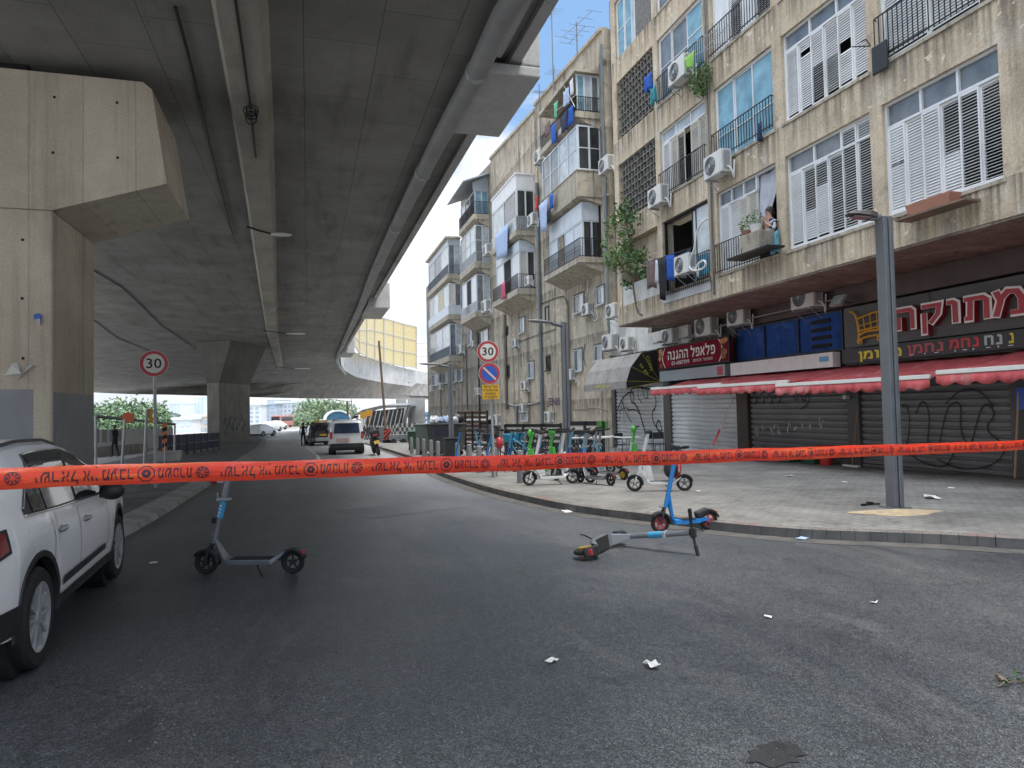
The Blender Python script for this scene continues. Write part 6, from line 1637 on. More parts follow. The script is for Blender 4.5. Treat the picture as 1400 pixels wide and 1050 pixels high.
# ------------------------------------------------------------------ scooters
def wheel(parent, c, r, w_, rimm, name='wheel', hub=.45):
    mb = MB(); mb.torus(c, (0, 1, 0), r-w_, w_, 26, 10); wh = mb.build(name, mRUB, parent, smooth=True)
    mb = MB(); mb.torus(c, (0, 1, 0), (r-w_)*.82, .014, 22, 6)
    c = Vector(c)
    for k in range(6): a_ = PI*k/3; d = Vector((math.cos(a_), 0, math.sin(a_)))*(r-w_)*.82; mb.tube([c, c+d], .011, 4)
    mb.cyl(c-Vector((0, w_*.8, 0)), c+Vector((0, w_*.8, 0)), r*hub*.5, n=14); mb.build('rim', rimm, wh, smooth=True)
    return wh
mRIMG = M('rim_dark_grey', (.09, .09, .095), .5)
def make_scooter(kind, loc, rotz, lab, mat=None, wb=.92, group='rental scooters', extra=None):
    t = thing('electric_scooter', lab, 'electric scooter', loc, rotz, group, mat)
    WM_t = WM[t.name]
    def B(mb, name, mt, par=None, **k):
        mb.v = [WM_t @ p for p in mb.v]; return mb.build(name, mt, par or t, **k)
    body = {'grey': M('scooter_silver', (.30, .31, .33), .38, .6, .08, 6), 'blue': M('scooter_blue', (.02, .22, .58), .4, 0, .06, 6), 'white': M('scooter_white', (.68, .69, .68), .4, 0, .05, 6), 'green': M('scooter_green', (.09, .48, .07), .45, 0, .05, 6),
            'paleblue': M('scooter_pale_blue', (.12, .42, .62), .4, 0, .06, 6)}[kind]
    r = {'grey': .13, 'blue': .135, 'white': .155, 'green': .15, 'paleblue': .13}[kind]; xf, xr_ = wb/2, -wb/2
    rim = mSIGNR if kind == 'blue' else ({'white': mRIMG, 'green': mRIMG}.get(kind, mBLKP))
    # wheels are built through world coordinates
    def W_(c, name):
        mb = MB(); mb.torus(c, (0, 1, 0), r-.026, .026, 26, 8); o = B(mb, name, mRUB, smooth=True)
        mb = MB(); cc = Vector(c)
        mb.torus(c, (0, 1, 0), r-.048, .012, 22, 6); mb.cyl(cc-Vector((0, .03, 0)), cc+Vector((0, .03, 0)), .03, n=12)
        for k in range(5): a_ = 2*PI*k/5+.3; mb.tube([cc, cc+Vector((math.cos(a_), 0, math.sin(a_)))*(r-.048)], .012, 4)
        B(mb, 'rim', rim, o, smooth=True); return o
    W_((xf, 0, r), 'front_wheel'); W_((xr_, 0, r), 'rear_wheel')
    nx = xf-.10; nz_ = .40
    ang = R(14); sd = Vector((-math.sin(ang), 0, math.cos(ang)))
    H0 = Vector((nx, 0, nz_)); HT = H0+sd*.74
    dz = .15 if kind != 'white' else .17
    # fork and front mudguard
    mb = MB()
    for s in (-1, 1): mb.tube([H0+Vector((.01, .0, -.03)), Vector((xf-.03, .045*s, r+.12)), Vector((xf, .045*s, r))], .016, 6)
    B(mb, 'fork', body if kind in ('white', 'green') else mBLKP, smooth=True)
    def guard(c, a0, a1, name, rr=None, wd=.05):
        rr = rr or r+.018; rows = []
        for k in range(11):
            a_ = a0+(a1-a0)*k/10; d = Vector((math.cos(a_), 0, math.sin(a_)))
            rows.append([Vector(c)+d*(rr-.03)+Vector((0, -wd, 0)), Vector(c)+d*rr+Vector((0, -wd*.8, 0)), Vector(c)+d*rr+Vector((0, wd*.8, 0)), Vector(c)+d*(rr-.03)+Vector((0, wd, 0))])
        B(MB().grid(rows), name, mBLKP, smooth=True, solid=.006)
    guard((xf, 0, r), R(35), R(190), 'front_mudguard'); guard((xr_, 0, r), R(10), R(165), 'rear_mudguard')
    # stem
    mb = MB(); mb.tube([H0-sd*.06, HT], .031 if kind != 'white' else .036, 12)
    stem = B(mb, 'stem', body if kind != 'green' else mWHT, smooth=True)
    if kind == 'grey':
        mb = MB(); mb.tube([H0+sd*.22, H0+sd*.40], .036, 12); st_ = B(mb, 'sleeve', M('scooter_sleeve_blue', (.06, .36, .62), .45, 0, .05, 8), stem, smooth=True)
        mb = MB()
        for k in range(4):
            q = H0+sd*(.245+.037*k); 
            for s in (-1, 1):
                o_ = q+Vector((0, s*.037, 0)); mb.add([o_+Vector((-.012, 0, -.010)), o_+Vector((.010, 0, -.010)), o_+Vector((.010, 0, .012)), o_+Vector((-.004, 0, .012))], [(0, 1, 2, 3)])
        B(mb, 'marking', mSIGNW, st_)
        mb = MB(); mb.obox(H0+sd*.425, (.15, .07, .03)); mb.tube([H0+sd*.425+Vector((.06, 0, 0)), H0+sd*.425+Vector((.075, 0, .07))], .008, 5); B(mb, 'clamp', mLGM, bev=.008)
        mb = MB(); mb.obox(H0+sd*.19+Vector((.05, 0, 0)), (.05, .05, .06)); B(mb, 'front_light', mBLKP, bev=.008)
    if kind == 'blue':
        mb = MB(); mb.tube([H0+sd*.14, H0+sd*.20], .030, 12); B(mb, 'collar', mBLKP, stem, smooth=True)
        mb = MB(); mb.tube([H0+Vector((-.0, -.04, -.08)), H0+Vector((.09, -.05, -.04))], .012, 6); mb.tube([H0+Vector((.02, .0, -.1)), H0+Vector((.02, 0, -.18))], .008, 5); B(mb, 'spring', mLGM)
    if kind == 'paleblue':
        mb = MB(); mb.tube([H0+sd*.05, H0+sd*.25], .034, 12); B(mb, 'sleeve', mSIGNB, stem, smooth=True)
    # handlebar, grips, levers, light
    mb = MB(); ht = HT+sd*.03; mb.tube([ht+Vector((-.03, -.24, .02)), ht+Vector((0, -.1, 0)), ht+Vector((0, .1, 0)), ht+Vector((-.03, .24, .02))], .016, 8); hb = B(mb, 'handlebar', mBLKP, smooth=True)
    for s in (-1, 1):
        mb = MB(); mb.tube([ht+Vector((-.012, .14*s, .01)), ht+Vector((-.033, .26*s, .022))], .021, 10); B(mb, 'grip', mRUB, hb, smooth=True)
        mb = MB(); mb.tube([ht+Vector((.02, .09*s, -.01)), ht+Vector((.045, .2*s, -.015))], .007, 5); B(mb, 'brake_lever', mBLKP, hb, smooth=True)
    mb = MB(); mb.obox(ht+Vector((.01, 0, .0)), (.07, .11, .06)); B(mb, 'display', mBLKP, bev=.012)
    if kind == 'green':
        mb = MB(); mb.ball(HT+Vector((.05, 0, -.04)), 1, 12, 0, (.09, .12, .11)); mb.tube([H0+sd*.3, HT-sd*.1], .045, 8); B(mb, 'front_shell', body, smooth=True)
    # body: neck, deck
    y_ = .075
    def plate(P, wd, th, name, mt, par=None, bev=.01):
        rows = []
        mb = MB()
        for k, (x, z, ww, hh) in enumerate(P): rows.append([Vector((x, -ww, z-hh)), Vector((x, ww, z-hh)), Vector((x, ww, z+hh)), Vector((x, -ww, z+hh))])
        for a_, e_ in zip(rows, rows[1:]): mb.add(a_+e_, [(0, 1, 5, 4), (1, 2, 6, 5), (2, 3, 7, 6), (3, 0, 4, 7)])
        mb.add(rows[0], [(0, 1, 2, 3)]); mb.add(rows[-1], [(3, 2, 1, 0)]); return B(mb, name, mt, par, bev=bev)
    if kind in ('grey', 'paleblue', 'green', 'white'):
        fat = .028 if kind in ('grey', 'paleblue') else .05
        P = [(nx+.02, nz_+.04, .026, .03), (nx-.02, nz_-.05, .032, fat), (nx-.07, dz+.11, .05, fat), (nx-.13, dz+.015, .07, fat*.9), (nx-.18, dz-.01, .082, .03), (xr_+.22, dz-.01, .082, .03), (xr_+.17, dz+.02, .06, .03), (xr_+.1, r+.09, .05, .022), (xr_+.06, r+.12, .045, .015)]
        if kind in ('white', 'green'):
            P[1] = (nx-.05, nz_-.04, .045, .06); P[2] = (nx-.13, dz+.12, .055, .06)
            mb = MB(); mb.tube([H0+sd*.28+Vector((-.06, 0, 0)), Vector((nx-.20, 0, dz+.10))], .075, 4); B(mb, 'battery', body, bev=.01)
            q0 = H0+sd*.26; q1 = Vector((nx-.12, 0, dz+.03))
            mb = MB(); mb.hexa([q0+Vector((-.09, -.046, 0)), q0+Vector((.03, -.046, 0)), q0+Vector((.03, .046, 0)), q0+Vector((-.09, .046, 0))], [q1+Vector((-.15, -.046, 0)), q1+Vector((.02, -.046, 0)), q1+Vector((.02, .046, 0)), q1+Vector((-.15, .046, 0))]); dt_ = B(mb, 'down_tube', body, bev=.012)
            if kind == 'white':
                for s in (1, -1):
                    mb = MB(); d_ = (q1-q0).normalized(); lo_ = q0+d_*.07+Vector((-.055, -.0475*s, 0)); n_ = Vector((d_.z, 0, -d_.x)); 
                    if n_.x > 0: n_ = -n_
                    put_text(mb, 'Lime', lo_+n_*(-.055 if s > 0 else .02), d_*.26, -n_*-.075 if s < 0 else n_*.075); B(mb, 'lettering', M('scooter_text_green', (.12, .5, .12), .5), dt_)
    else:
        P = [(nx-.02, nz_+.02, .02, .02), (nx-.07, dz+.03, .025, .02), (nx-.10, dz-.01, .065, .03), (xr_+.16, dz-.01, .065, .03), (xr_+.1, dz+.005, .05, .025), (xr_+.02, r+.015, .05, .02)]
        mb = MB(); mb.tube([H0+sd*.12+Vector((-.01, 0, 0)), Vector((nx-.09, 0, dz-.0))], .026, 8); B(mb, 'down_tube', body, smooth=True)
        mb = MB(); mb.obox(Vector((xr_+.10, 0, r+.10)), (.20, .10, .11), Matrix.Rotation(R(20), 4, 'Y')); B(mb, 'seat_block', mBLKP, bev=.03)
    dk_ = plate(P, 0, 0, 'deck', body)
    mb = MB(); mb.box(xr_+.22, nx-.19, -.074, .074, dz+.022, dz+.028); B(mb, 'grip_mat', mRUB, dk_)
    mb = MB(); mb.tube([Vector((-.1, .05, dz-.03)), Vector((-.18, .13, .035))], .009, 6); mb.tube([Vector((-.18, .13, .035)), Vector((-.21, .15, .0))], .008, 6); B(mb, 'kickstand', mBLK, smooth=True)
    mb = MB(); mb.obox(Vector((xr_-r*.85, 0, r+.10)), (.025, .06, .05)); B(mb, 'tail_light', mSIGNR, bev=.006)
    if extra: extra(t, B, locals())
    return t
def stand(a, b, dz=0.0):
    """from front wheel contact a to rear wheel contact b -> location, heading, wheelbase"""
    c = (a+b)/2; d = a-b; c.z = gz(c.y)+dz
    return c, math.atan2(d.y, d.x), (a-b).length
a, b = gnd(282, 786), gnd(400.5, 784); c, hd_, wb = stand(a, b)
make_scooter('grey', c, hd_, 'silver scooter with a blue sleeve standing upright beside the white car', wb=wb)
a, b = gnd(903, 728), gnd(969, 725); c, hd_, wb = stand(a, b)
make_scooter('blue', c, hd_+.12, 'bright blue scooter with red wheels standing against the kerb', wb=max(.72, wb))
# lying on its side
pr = gnd(801, 763); nk = gnd(862, 737); 
X_ = Vector((.70, .71, 0)).normalized(); Zx = Vector((X_.y, -X_.x, 0)); tl = R(9)
Zl = Zx*math.cos(tl)+Vector((0, 0, 1))*math.sin(tl); Yl = Zl.cross(X_)
rot = Matrix((X_, Yl, Zl)).transposed()
def amber(t, B, L):
    mb = MB(); c = Vector((L['xr_'], 0, L['r'])); mb.cyl(c-Vector((0, .045, 0)), c+Vector((0, .045, 0)), .075, n=16); B(mb, 'motor', M('motor_amber', (.40, .25, .03), .5, .3), smooth=True)
T_ = Vector((pr.x, pr.y, gz(pr.y)+.085)) - rot @ Vector((-.44, 0, .13))
m4 = (rot*1.06).to_4x4(); m4.translation = T_
make_scooter('grey', (0, 0, 0), 0, 'silver scooter with a blue sleeve lying on its side on the asphalt', mat=m4, wb=.88, extra=amber)
# white scooter with a red helmet bag on the deck
def helmet(t, B, L):
    pass
a, b = gnd(868, 672, .13), gnd(936, 671, .13); c, hd_, wb = stand(a, b, .13)
wsc = make_scooter('white', c, hd_, 'white scooter with green lettering and a red helmet on its rear wheel', wb=wb)
hp = b+(a-b)*.22; hp.z = gz(hp.y)+.13+.30
t = thing('helmet', 'red helmet with white lettering strapped behind the white scooter', 'helmet', hp)
mb = MB(); mb.ball(hp+Vector((0, 0, .14)), .2, 18, 0, (.85, .75, 1.0)); mb.build('shell', M('helmet_red', (.50, .02, .03), .3, 0, .05, 5), t, smooth=True)
mb = MB(); mb.ball(hp+Vector((-.055, -.03, .12)), .185, 14, 0, (.8, .8, .95)); mb.build('lining', mBLKP, t, smooth=True)
mb = MB(); u, v, n = sign_frame(); q = hp+Vector((.07, -.148, .07)); put_text(mb, 'spot', q, v*.17+u*.02, -u*.05+n*.01); mb.build('lettering', mSIGNW, t)
# parked row
row = [('white', (724, 664), (783, 661), 'white scooter nearest the bollards in the parked row'), ('white', (756, 657), (812, 660), 'white scooter just behind the first one in the parked row'), ('grey', (793, 660), (836, 664), 'silver scooter in the middle of the parked row, low deck toward the kerb'), ('grey', (812, 653), (853, 656), 'silver scooter at the far end of the row with an amber rear motor')]
for kd, f, r_, lab in row:
    a, b = gnd(*f, .13), gnd(*r_, .13); c, hd_, wb = stand(a, b, .13)
    make_scooter(kd, c, hd_, lab, wb=min(1.0, max(.85, wb)), extra=amber if 'amber' in lab else None)
for kd, px, Z_, rz, lab in (('blue', 637, 21, 2.4, 'blue scooter beside the black lamp post box'), ('paleblue', 646, 24, .6, 'pale blue scooter behind the one by the lamp post box'), ('blue', 682, 19.5, 2.7, 'blue scooter with red helmet behind the sign pole'),
                            ('paleblue', 706, 20, 2.0, 'pale blue scooter left of the two blue bicycles'), ('green', 738, 18.2, 2.6, 'bright green scooter behind the tape, left one'), ('green', 765, 19, 2.2, 'green scooter beside the middle lamp post'), ('paleblue', 793, 19.2, 2.8, 'pale blue scooter just right of the middle lamp post'), ('paleblue', 812, 18.4, 2.5, 'scooter with a white and blue stem before the white tables'), ('green', 878, 20.5, 2.9, 'green scooter in front of the shutter with looping graffiti'),
                            ('grey', 694, 20.5, 2.3, 'dark silver scooter between the red helmet and the blue bicycles'), ('grey', 727, 19.6, 2.1, 'silver scooter crowding the left bright green scooter'), ('grey', 752, 20.4, 2.6, 'silver scooter between the two bright green scooters'), ('grey', 778, 18.6, 2.2, 'silver scooter close behind the middle lamp post'), ('grey', 664, 21, 1.9, 'silver scooter left of the sign pole'), ('grey', 826, 19.8, 2.4, 'silver scooter before the notice board fence, rightmost of the crowd')):
    make_scooter(kd, at(px, Z_, .13, 640), rz, lab, wb=.9)
p = at(682, 19.2, .13, 640)
t = thing('helmet', 'red helmet hanging on the handlebar of the blue scooter behind the sign pole', 'helmet', p+Vector((0, 0, .8)))
mb = MB(); mb.ball(p+Vector((0, -.1, .82)), .15, 14, 0, (.7, .8, 1.15)); mb.build('shell', mSIGNR, t, smooth=True)
# bicycles
def make_bike(loc, rotz, lab, col, basket=False):
    t = thing('bicycle', lab, 'bicycle', loc, rotz, 'bicycles parked by the fence'); W0 = WM[t.name]
    def B(mb, name, mt, par=None, **k): mb.v = [W0 @ p for p in mb.v]; return mb.build(name, mt, par or t, **k)
    r = .33
    for x in (-.52, .52):
        c = Vector((x, 0, r)); mb = MB(); mb.torus(c, (0, 1, 0), r-.02, .022, 30, 6); o = B(mb, 'wheel', mRUB, smooth=True)
        mb = MB(); mb.torus(c, (0, 1, 0), r-.045, .008, 26, 4); mb.cyl(c-Vector((0, .05, 0)), c+Vector((0, .05, 0)), .025, n=8)
        for k in range(10): a_ = PI*k/5; mb.cyl(c, c+Vector((math.cos(a_), 0, math.sin(a_)))*(r-.045), .002, n=3)
        B(mb, 'rim', mLGM, o)
    mb = MB(); bb = Vector((-.08, 0, .30)); st = Vector((-.2, 0, .80)); hd = Vector((.38, 0, .88)); hb = Vector((.42, 0, .66))
    for P in ([st, bb], [st-Vector((-.03, 0, .12)), hd], [bb, hb], [hd, hb], [bb, Vector((-.52, 0, r))], [st-Vector((-.03, 0, .1)), Vector((-.52, 0, r))], [hb, Vector((.52, 0, r))]): mb.tube(P, .02, 6)
    B(mb, 'frame', col, smooth=True)
    mb = MB(); mb.tube([hd, hd+Vector((-.02, 0, .14))], .015, 6); q = hd+Vector((-.02, 0, .14)); mb.tube([q+Vector((-.12, -.28, .02)), q+Vector((0, -.16, .03)), q, q+Vector((0, .16, .03)), q+Vector((-.12, .28, .02))], .013, 6); B(mb, 'handlebar', mBLKP, smooth=True)
    mb = MB(); mb.ball(st+Vector((-.02, 0, .08)), 1, 12, 0, (.14, .08, .035)); mb.tube([st, st+Vector((0, 0, .06))], .014, 6); B(mb, 'saddle', mBLKP, smooth=True)
    if basket:
        mb = MB(); c = hd+Vector((.16, 0, .0)); mb.hexa([c+Vector((-.1, -.14, -.1)), c+Vector((.1, -.14, -.1)), c+Vector((.1, .14, -.1)), c+Vector((-.1, .14, -.1))], [c+Vector((-.14, -.19, .14)), c+Vector((.14, -.19, .14)), c+Vector((.14, .19, .14)), c+Vector((-.14, .19, .14))]); B(mb, 'basket', col, bev=.02)
    return t
mBB = M('bike_blue', (.04, .33, .55), .45, 0, .06, 5)
make_bike(at(712, 20.5, .13, 640), 1.9, 'blue bicycle with a blue front basket', mBB, True); make_bike(at(716, 22, .13, 640), 1.5, 'blue bicycle just behind the one with the basket', mBB, True)
mDB = M('bike_dark', (.03, .03, .035), .5)
make_bike(at(740, 23.5, .13, 640), .5, 'black bicycle leaning by the fence, left of the green scooters', mDB); make_bike(at(762, 24.5, .13, 640), .3, 'black bicycle behind the middle lamp post', mDB, True); make_bike(at(700, 24.5, .13, 640), .8, 'black bicycle behind the red helmet', mDB)
for px, Z_, rz, lab in ((727, 22, 2.6, 'black bicycle behind the left bright green scooter'), (748, 21.8, 2.9, 'black bicycle between the green scooters and the fence'), (772, 22.5, 2.7, 'black bicycle by the foot of the middle lamp post'), (800, 22.5, .4, 'black bicycle before the first white table'), (690, 22.5, 2.5, 'black bicycle just right of the sign pole'), (660, 25, .6, 'black bicycle in front of the dark lattice fence')):
    make_bike(at(px, Z_, .13, 640), rz, lab, mDB, px in (748, 690))
# ------------------------------------------------------------------ slatted fence, tables and chairs, bins
def slat_fence(pa, pb, h, lab, n, mt, mt2, posts=4):
    t = thing('slatted_fence', lab, 'fence', (pa+pb)/2); pa, pb = Vector(pa), Vector(pb); d = (pb-pa); L_ = d.length; d.normalize(); nn = Vector((-d.y, d.x, 0))
    ang = math.atan2(d.y, d.x); rot = Matrix.Rotation(ang, 4, 'Z')
    mb = MB(); 
    for k in range(n):
        z = .12+(h-.2)*k/(n-1); mb.obox((pa+pb)/2+Vector((0, 0, z)), (L_, .04, (h-.15)/n*.62), rot)
    mb.build('slats', mt, t)
    if mt is mBLK:
        mb = MB()
        for k in range(n-1): z = .12+(h-.2)*(k+.5)/(n-1); mb.obox((pa+pb)/2+nn*.03+Vector((0, 0, z)), (L_*.97, .015, (h-.15)/n*.30), rot)
        mb.build('pale_slats', mSIGNW, t)
    for k in range(posts): mb = MB(); q = pa+d*L_*k/(posts-1)-nn*.05; mb.obox(q+Vector((0, 0, h/2)), (.09, .06, h), rot); mb.build('post', mt2, t)
    return t
fa, fb = at(692, 31, .13, 600), at(768, 29, .13, 600); slat_fence(fa, fb, 1.25, 'black slatted fence left of the middle lamp post', 5, mBLK, mBLK)
fa, fb = at(776, 28.5, .13, 600), at(826, 27.5, .13, 600); slat_fence(fa, fb, 1.3, 'black slatted fence between the middle lamp post and the coffee shop', 4, mBLK, mBLK, 3)
p = (onx(823, 582, fb.x-.08)); mb = MB(); u, v, n = sign_frame(); 
mb.hexa([p-u*.2-v*.17, p+u*.24-v*.17, p+u*.24+v*.17, p-u*.2+v*.17], [p-u*.2-v*.17-n*.03, p+u*.24-v*.17-n*.03, p+u*.24+v*.17-n*.03, p-u*.2+v*.17-n*.03])
wthing(mb, 'notice_board', M('green_board', (.10, .33, .06), .6), 'square green board fixed to the black slatted fence', 'board')
fa, fb = at(628, 34, .13, 600), at(668, 32, .13, 600); slat_fence(fa, fb, 1.9, 'dark lattice fence below the grey tin canopy', 9, mRUST, mBLK, 5)
t = thing('tin_canopy', 'small grey tin canopy over the lattice fence at the terrace foot', 'canopy', onx(650, 580, XW-.3))
a = onx(634, 575, XW-1.2); b = onx(661, 565, XW-1.2); 
mb = MB(); mb.hexa([(XW-1.6, b.y, a.z-.15), (XW-.02, b.y, a.z+.35), (XW-.02, a.y, a.z+.35), (XW-1.6, a.y, a.z-.15)], [(XW-1.6, b.y, a.z-.1), (XW-.02, b.y, a.z+.4), (XW-.02, a.y, a.z+.4), (XW-1.6, a.y, a.z-.1)]); mb.build('sheet', mLGM, t)
mb = MB(); mb.box(XW-1.55, XW-.05, b.y+.1, a.y-.1, a.z-1.0, a.z-.2); mb.build('box', mGREYM, t)
def cafe_table(px, Z_, lab):
    p = at(px, Z_, .13, 620); t = thing('cafe_table', lab, 'table', p, group='white tables of the coffee shop')
    mb = MB(); mb.box(p.x-.35, p.x+.35, p.y-.35, p.y+.35, p.z+.72, p.z+.75); mb.build('tabletop', mSIGNW, t, bev=.008)
    mb = MB(); mb.cyl(p+Vector((-.05, 0, .02)), p+Vector((-.05, 0, .719)), .025, n=8); mb.cyl(p+Vector((.05, 0, .02)), p+Vector((.05, 0, .718)), .025, n=8); mb.build('column', mLGM, t); mb = MB(); mb.cyl(p, p+Vector((0, 0, .03)), .2, n=16); mb.build('foot', mLGM, t)
def cafe_chair(px, Z_, rz, lab):
    p = at(px, Z_, .13, 620); t = thing('cafe_chair', lab, 'chair', p, rz, 'black chairs of the coffee shop'); W0 = WM[t.name]
    def B(mb, name): mb.v = [W0 @ q for q in mb.v]; return mb.build(name, mBLKP, t)
    B(MB().box(-.2, .2, -.2, .2, .43, .46), 'seat'); B(MB().box(-.2, .2, .18, .2, .62, .86), 'backrest')
    for x in (-.18, .18):
        B(MB().cyl((x, -.18, 0), (x, -.18, .43), .012, n=6), 'leg'); B(MB().cyl((x, .19, 0), (x, .19, .86), .012, n=6), 'leg')
for px, Z_, lab in ((789, 25, 'white table beside the middle lamp post'), (818, 24.5, 'white table before the square green board'), (831, 25.5, 'white table between the green board and the shutter'), (859, 24, 'white table in front of the shutter with looping graffiti')): cafe_table(px, Z_, lab)
for px, Z_, rz, lab in ((851, 25.2, .3, 'black chair behind the white table at the graffiti shutter'), (893, 25.2, .4, 'black chair right of the green scooter at the shutter'), (902, 24.8, -.3, 'black chair nearest the maroon post'), (806, 26, 1.2, 'black chair between the two white tables by the lamp post')): cafe_chair(px, Z_, rz, lab)
def wheelie(px, Z_, lab):
    p = at(px, Z_, .13, 610); t = thing('wheelie_bin', lab, 'bin', p, YAW*-1, 'green wheelie bins'); W0 = WM[t.name]
    mg_ = M('bin_green', (.025, .075, .04), .5, 0, .15, 3, dirt=.3)
    def B(mb, name, mt, **k): mb.v = [W0 @ q for q in mb.v]; return mb.build(name, mt, t, **k)
    mb = MB(); mb.hexa([(-.22, -.22, .06), (.22, -.22, .06), (.22, .25, .06), (-.22, .25, .06)], [(-.29, -.3, .95), (.29, -.3, .95), (.29, .32, .95), (-.29, .32, .95)]); B(mb, 'body', mg_, bev=.02)
    mb = MB(); mb.hexa([(-.31, -.33, .955), (.31, -.33, .955), (.31, .36, .955), (-.31, .36, .955)], [(-.27, -.25, 1.05), (.27, -.25, 1.05), (.27, .34, 1.06), (-.27, .34, 1.06)]); B(mb, 'lid', mg_, bev=.02)
    for s in (-1, 1): B(MB().cyl((.24*s, .25, .1), (.3*s, .25, .1), .1, n=14), 'wheel', mRUB)
wheelie(566, 36, 'green wheelie bin farther from the big dumpsters'); wheelie(577, 33.5, 'green wheelie bin next to the big dumpsters')
def dumpster(px, Z_, lab, mt, wd=1.4, h=1.35, word=None):
    p = at(px, Z_, .13, 610); t = thing('dumpster', lab, 'dumpster', p, R(-25), 'big four wheeled dumpsters'); W0 = WM[t.name]
    def B(mb, name, mt_, par=None, **k): mb.v = [W0 @ q for q in mb.v]; return mb.build(name, mt_, par or t, **k)
    w2 = wd/2; mb = MB(); mb.hexa([(-w2*.85, -.4, .2), (w2*.85, -.4, .2), (w2*.85, .4, .2), (-w2*.85, .4, .2)], [(-w2, -.52, h), (w2, -.52, h), (w2, .52, h), (-w2, .52, h)]); bo = B(mb, 'body', mt, bev=.03)
    mb = MB(); mb.box(-w2-.04, w2+.04, -.56, .56, h+.002, h+.07); B(mb, 'rim', mt, bev=.02)
    for sx in (-1, 1):
        for sy in (-1, 1): B(MB().cyl((sx*w2*.7, .36*sy-.03, .1), (sx*w2*.7, .36*sy+.03, .1), .1, n=12), 'wheel', mRUB)
    if word: mb = MB(); put_text(mb, word, (-.4, -.505, .85), (.8, 0, 0), (0, -.02, .28), wgt=.01); B(mb, 'graffiti', M('dumpster_tag', (.06, .03, .12), .6), bo)
    return p
mDU = M('dumpster_grey', (.06, .068, .066), .5, .1, .15, 3, dirt=.3); mDU2 = M('dumpster_green_grey', (.16, .20, .17), .5, .1, .15, 3, dirt=.3)
dumpster(591, 31, 'pale green grey dumpster next to the wheelie bins', mDU2, 1.3, 1.3)
dp = dumpster(611, 29.5, 'dark dumpster with purple graffiti and rubbish bags on top', mDU, 1.5, 1.3, 'SD12')
t = thing('rubbish_bag', 'white and blue rubbish bags heaped on the dark dumpster', 'rubbish bags', dp+Vector((0, 0, 1.37)))
mb = MB()
for k in range(3): mb.ball(dp+Vector((-.5+.4*k, 0, 1.50)), .25, 12, k % 2, (1, .9, .7))
mb.v = [q+Vector((random.uniform(-.06, .06), random.uniform(-.06, .06), random.uniform(-.05, .08))) for q in mb.v]
mb.build('bags', [mCLOTHW, mCLOTHLB], t, smooth=True); mb = MB(); mb.ball(dp+Vector((.5, .1, 1.54)), .3, 10, 0, (1, .9, .8)); mb.build('bag', mBLKP, t, smooth=True)
# ------------------------------------------------------------------ things along the shop fronts
p = gnd(1166, 647, .13); t = thing('broom', 'wide broom with a long wooden handle leaning on the post between two dark shutters', 'broom', p)
mb = MB(); mb.tube([onx(1164, 646, XS-.55), onx(1172, 562, XS-.09)], .014, 6); mb.build('handle', M('handle_wood', (.36, .20, .09), .6), t); 
b_ = onx(1164, 647, XS-.55); mb = MB(); mb.box(b_.x-.05, b_.x+.05, b_.y-.26, b_.y+.26, gz(b_.y)+.135, gz(b_.y)+.19); mb.build('head', mSIGNW, t, bev=.01)
def bucket(px, py, r, h, mt, lab):
    p = kerbed(onx(px, py, XS-.5)); t = thing('bucket', lab, 'bucket', p); mb = MB(); mb.lathe(p, (0, 0, 1), [(r*.72, 0), (r, h), (r*1.06, h), (r*1.06, h+.03), (r*.94, h+.03), (r*.68, .03)], 24, closed=False); mb.build('body', mt, t, smooth=True)
bucket(1130, 648, .21, .50, mRED, 'red plastic bucket beside the green crates')
def crate(px, py, mt, lab, w_=.42, h=.28, n=1, X=None):
    p = kerbed(onx(px, py, X or XS-.5)); t = thing('crate', lab, 'crate', p, group='plastic crates by the shutters')
    for q in range(n):
        z = p.z+q*(h+.01); mb = MB()
        mb.box(p.x-.17, p.x+.17, p.y-w_/2, p.y+w_/2, z, z+.03)
        for k in range(4):
            zz = z+.04+(h-.06)*k/3; mb.box(p.x-.18, p.x-.16, p.y-w_/2, p.y+w_/2, zz-.02, zz+.025); mb.box(p.x+.16, p.x+.18, p.y-w_/2, p.y+w_/2, zz-.02, zz+.025)
            for s in (-1, 1): mb.box(p.x-.159, p.x+.159, p.y+s*w_/2-.01, p.y+s*w_/2+.01, zz-.019, zz+.024)
        for sx in (-1, 1):
            for sy in (-1, 1): mb.box(p.x+sx*.17-.02, p.x+sx*.17+.02, p.y+sy*w_/2-.02, p.y+sy*w_/2+.02, z+.001, z+h+.01)
        mb.build('frame', mt, t)
mGC = M('crate_green', (.015, .08, .04), .5, 0, .1, 5); mBC = M('crate_blue', (.02, .06, .42), .5, 0, .1, 5)
crate(1080, 640, mGC, 'green crate farther from the red bucket', n=2, h=.2); crate(1113, 645, mGC, 'green crate touching the red bucket', n=2, h=.22)
crate(1035, 637, mBC, 'blue crate by the maroon post, nearer one', .6, .26, X=XS-.9); crate(1018, 637, mBC, 'blue crate by the maroon post, farther one', .5, .2, X=XS-.9)
p = kerbed(onx(1008, 637, XS-1.0)); mb = MB(); mb.ball(p+Vector((0, 0, .12)), .14, 10, 0, (1, .8, .9)); wthing(mb, 'bag', M('yellow_bag', (.65, .42, .03), .5), 'small yellow bag beside the blue crates', 'bag', smooth=True)
p = kerbed(onx(1388, 668, XS-.25)); t = thing('wooden_pole', 'pale wooden pole leaning at the right edge of the near shutter', 'pole', p); mb = MB(); mb.tube([p, Vector((XS-.1, p.y-.05, p.z+1.75))], .022, 8); mb.build('shaft', M('pale_wood', (.42, .31, .18), .6), t)
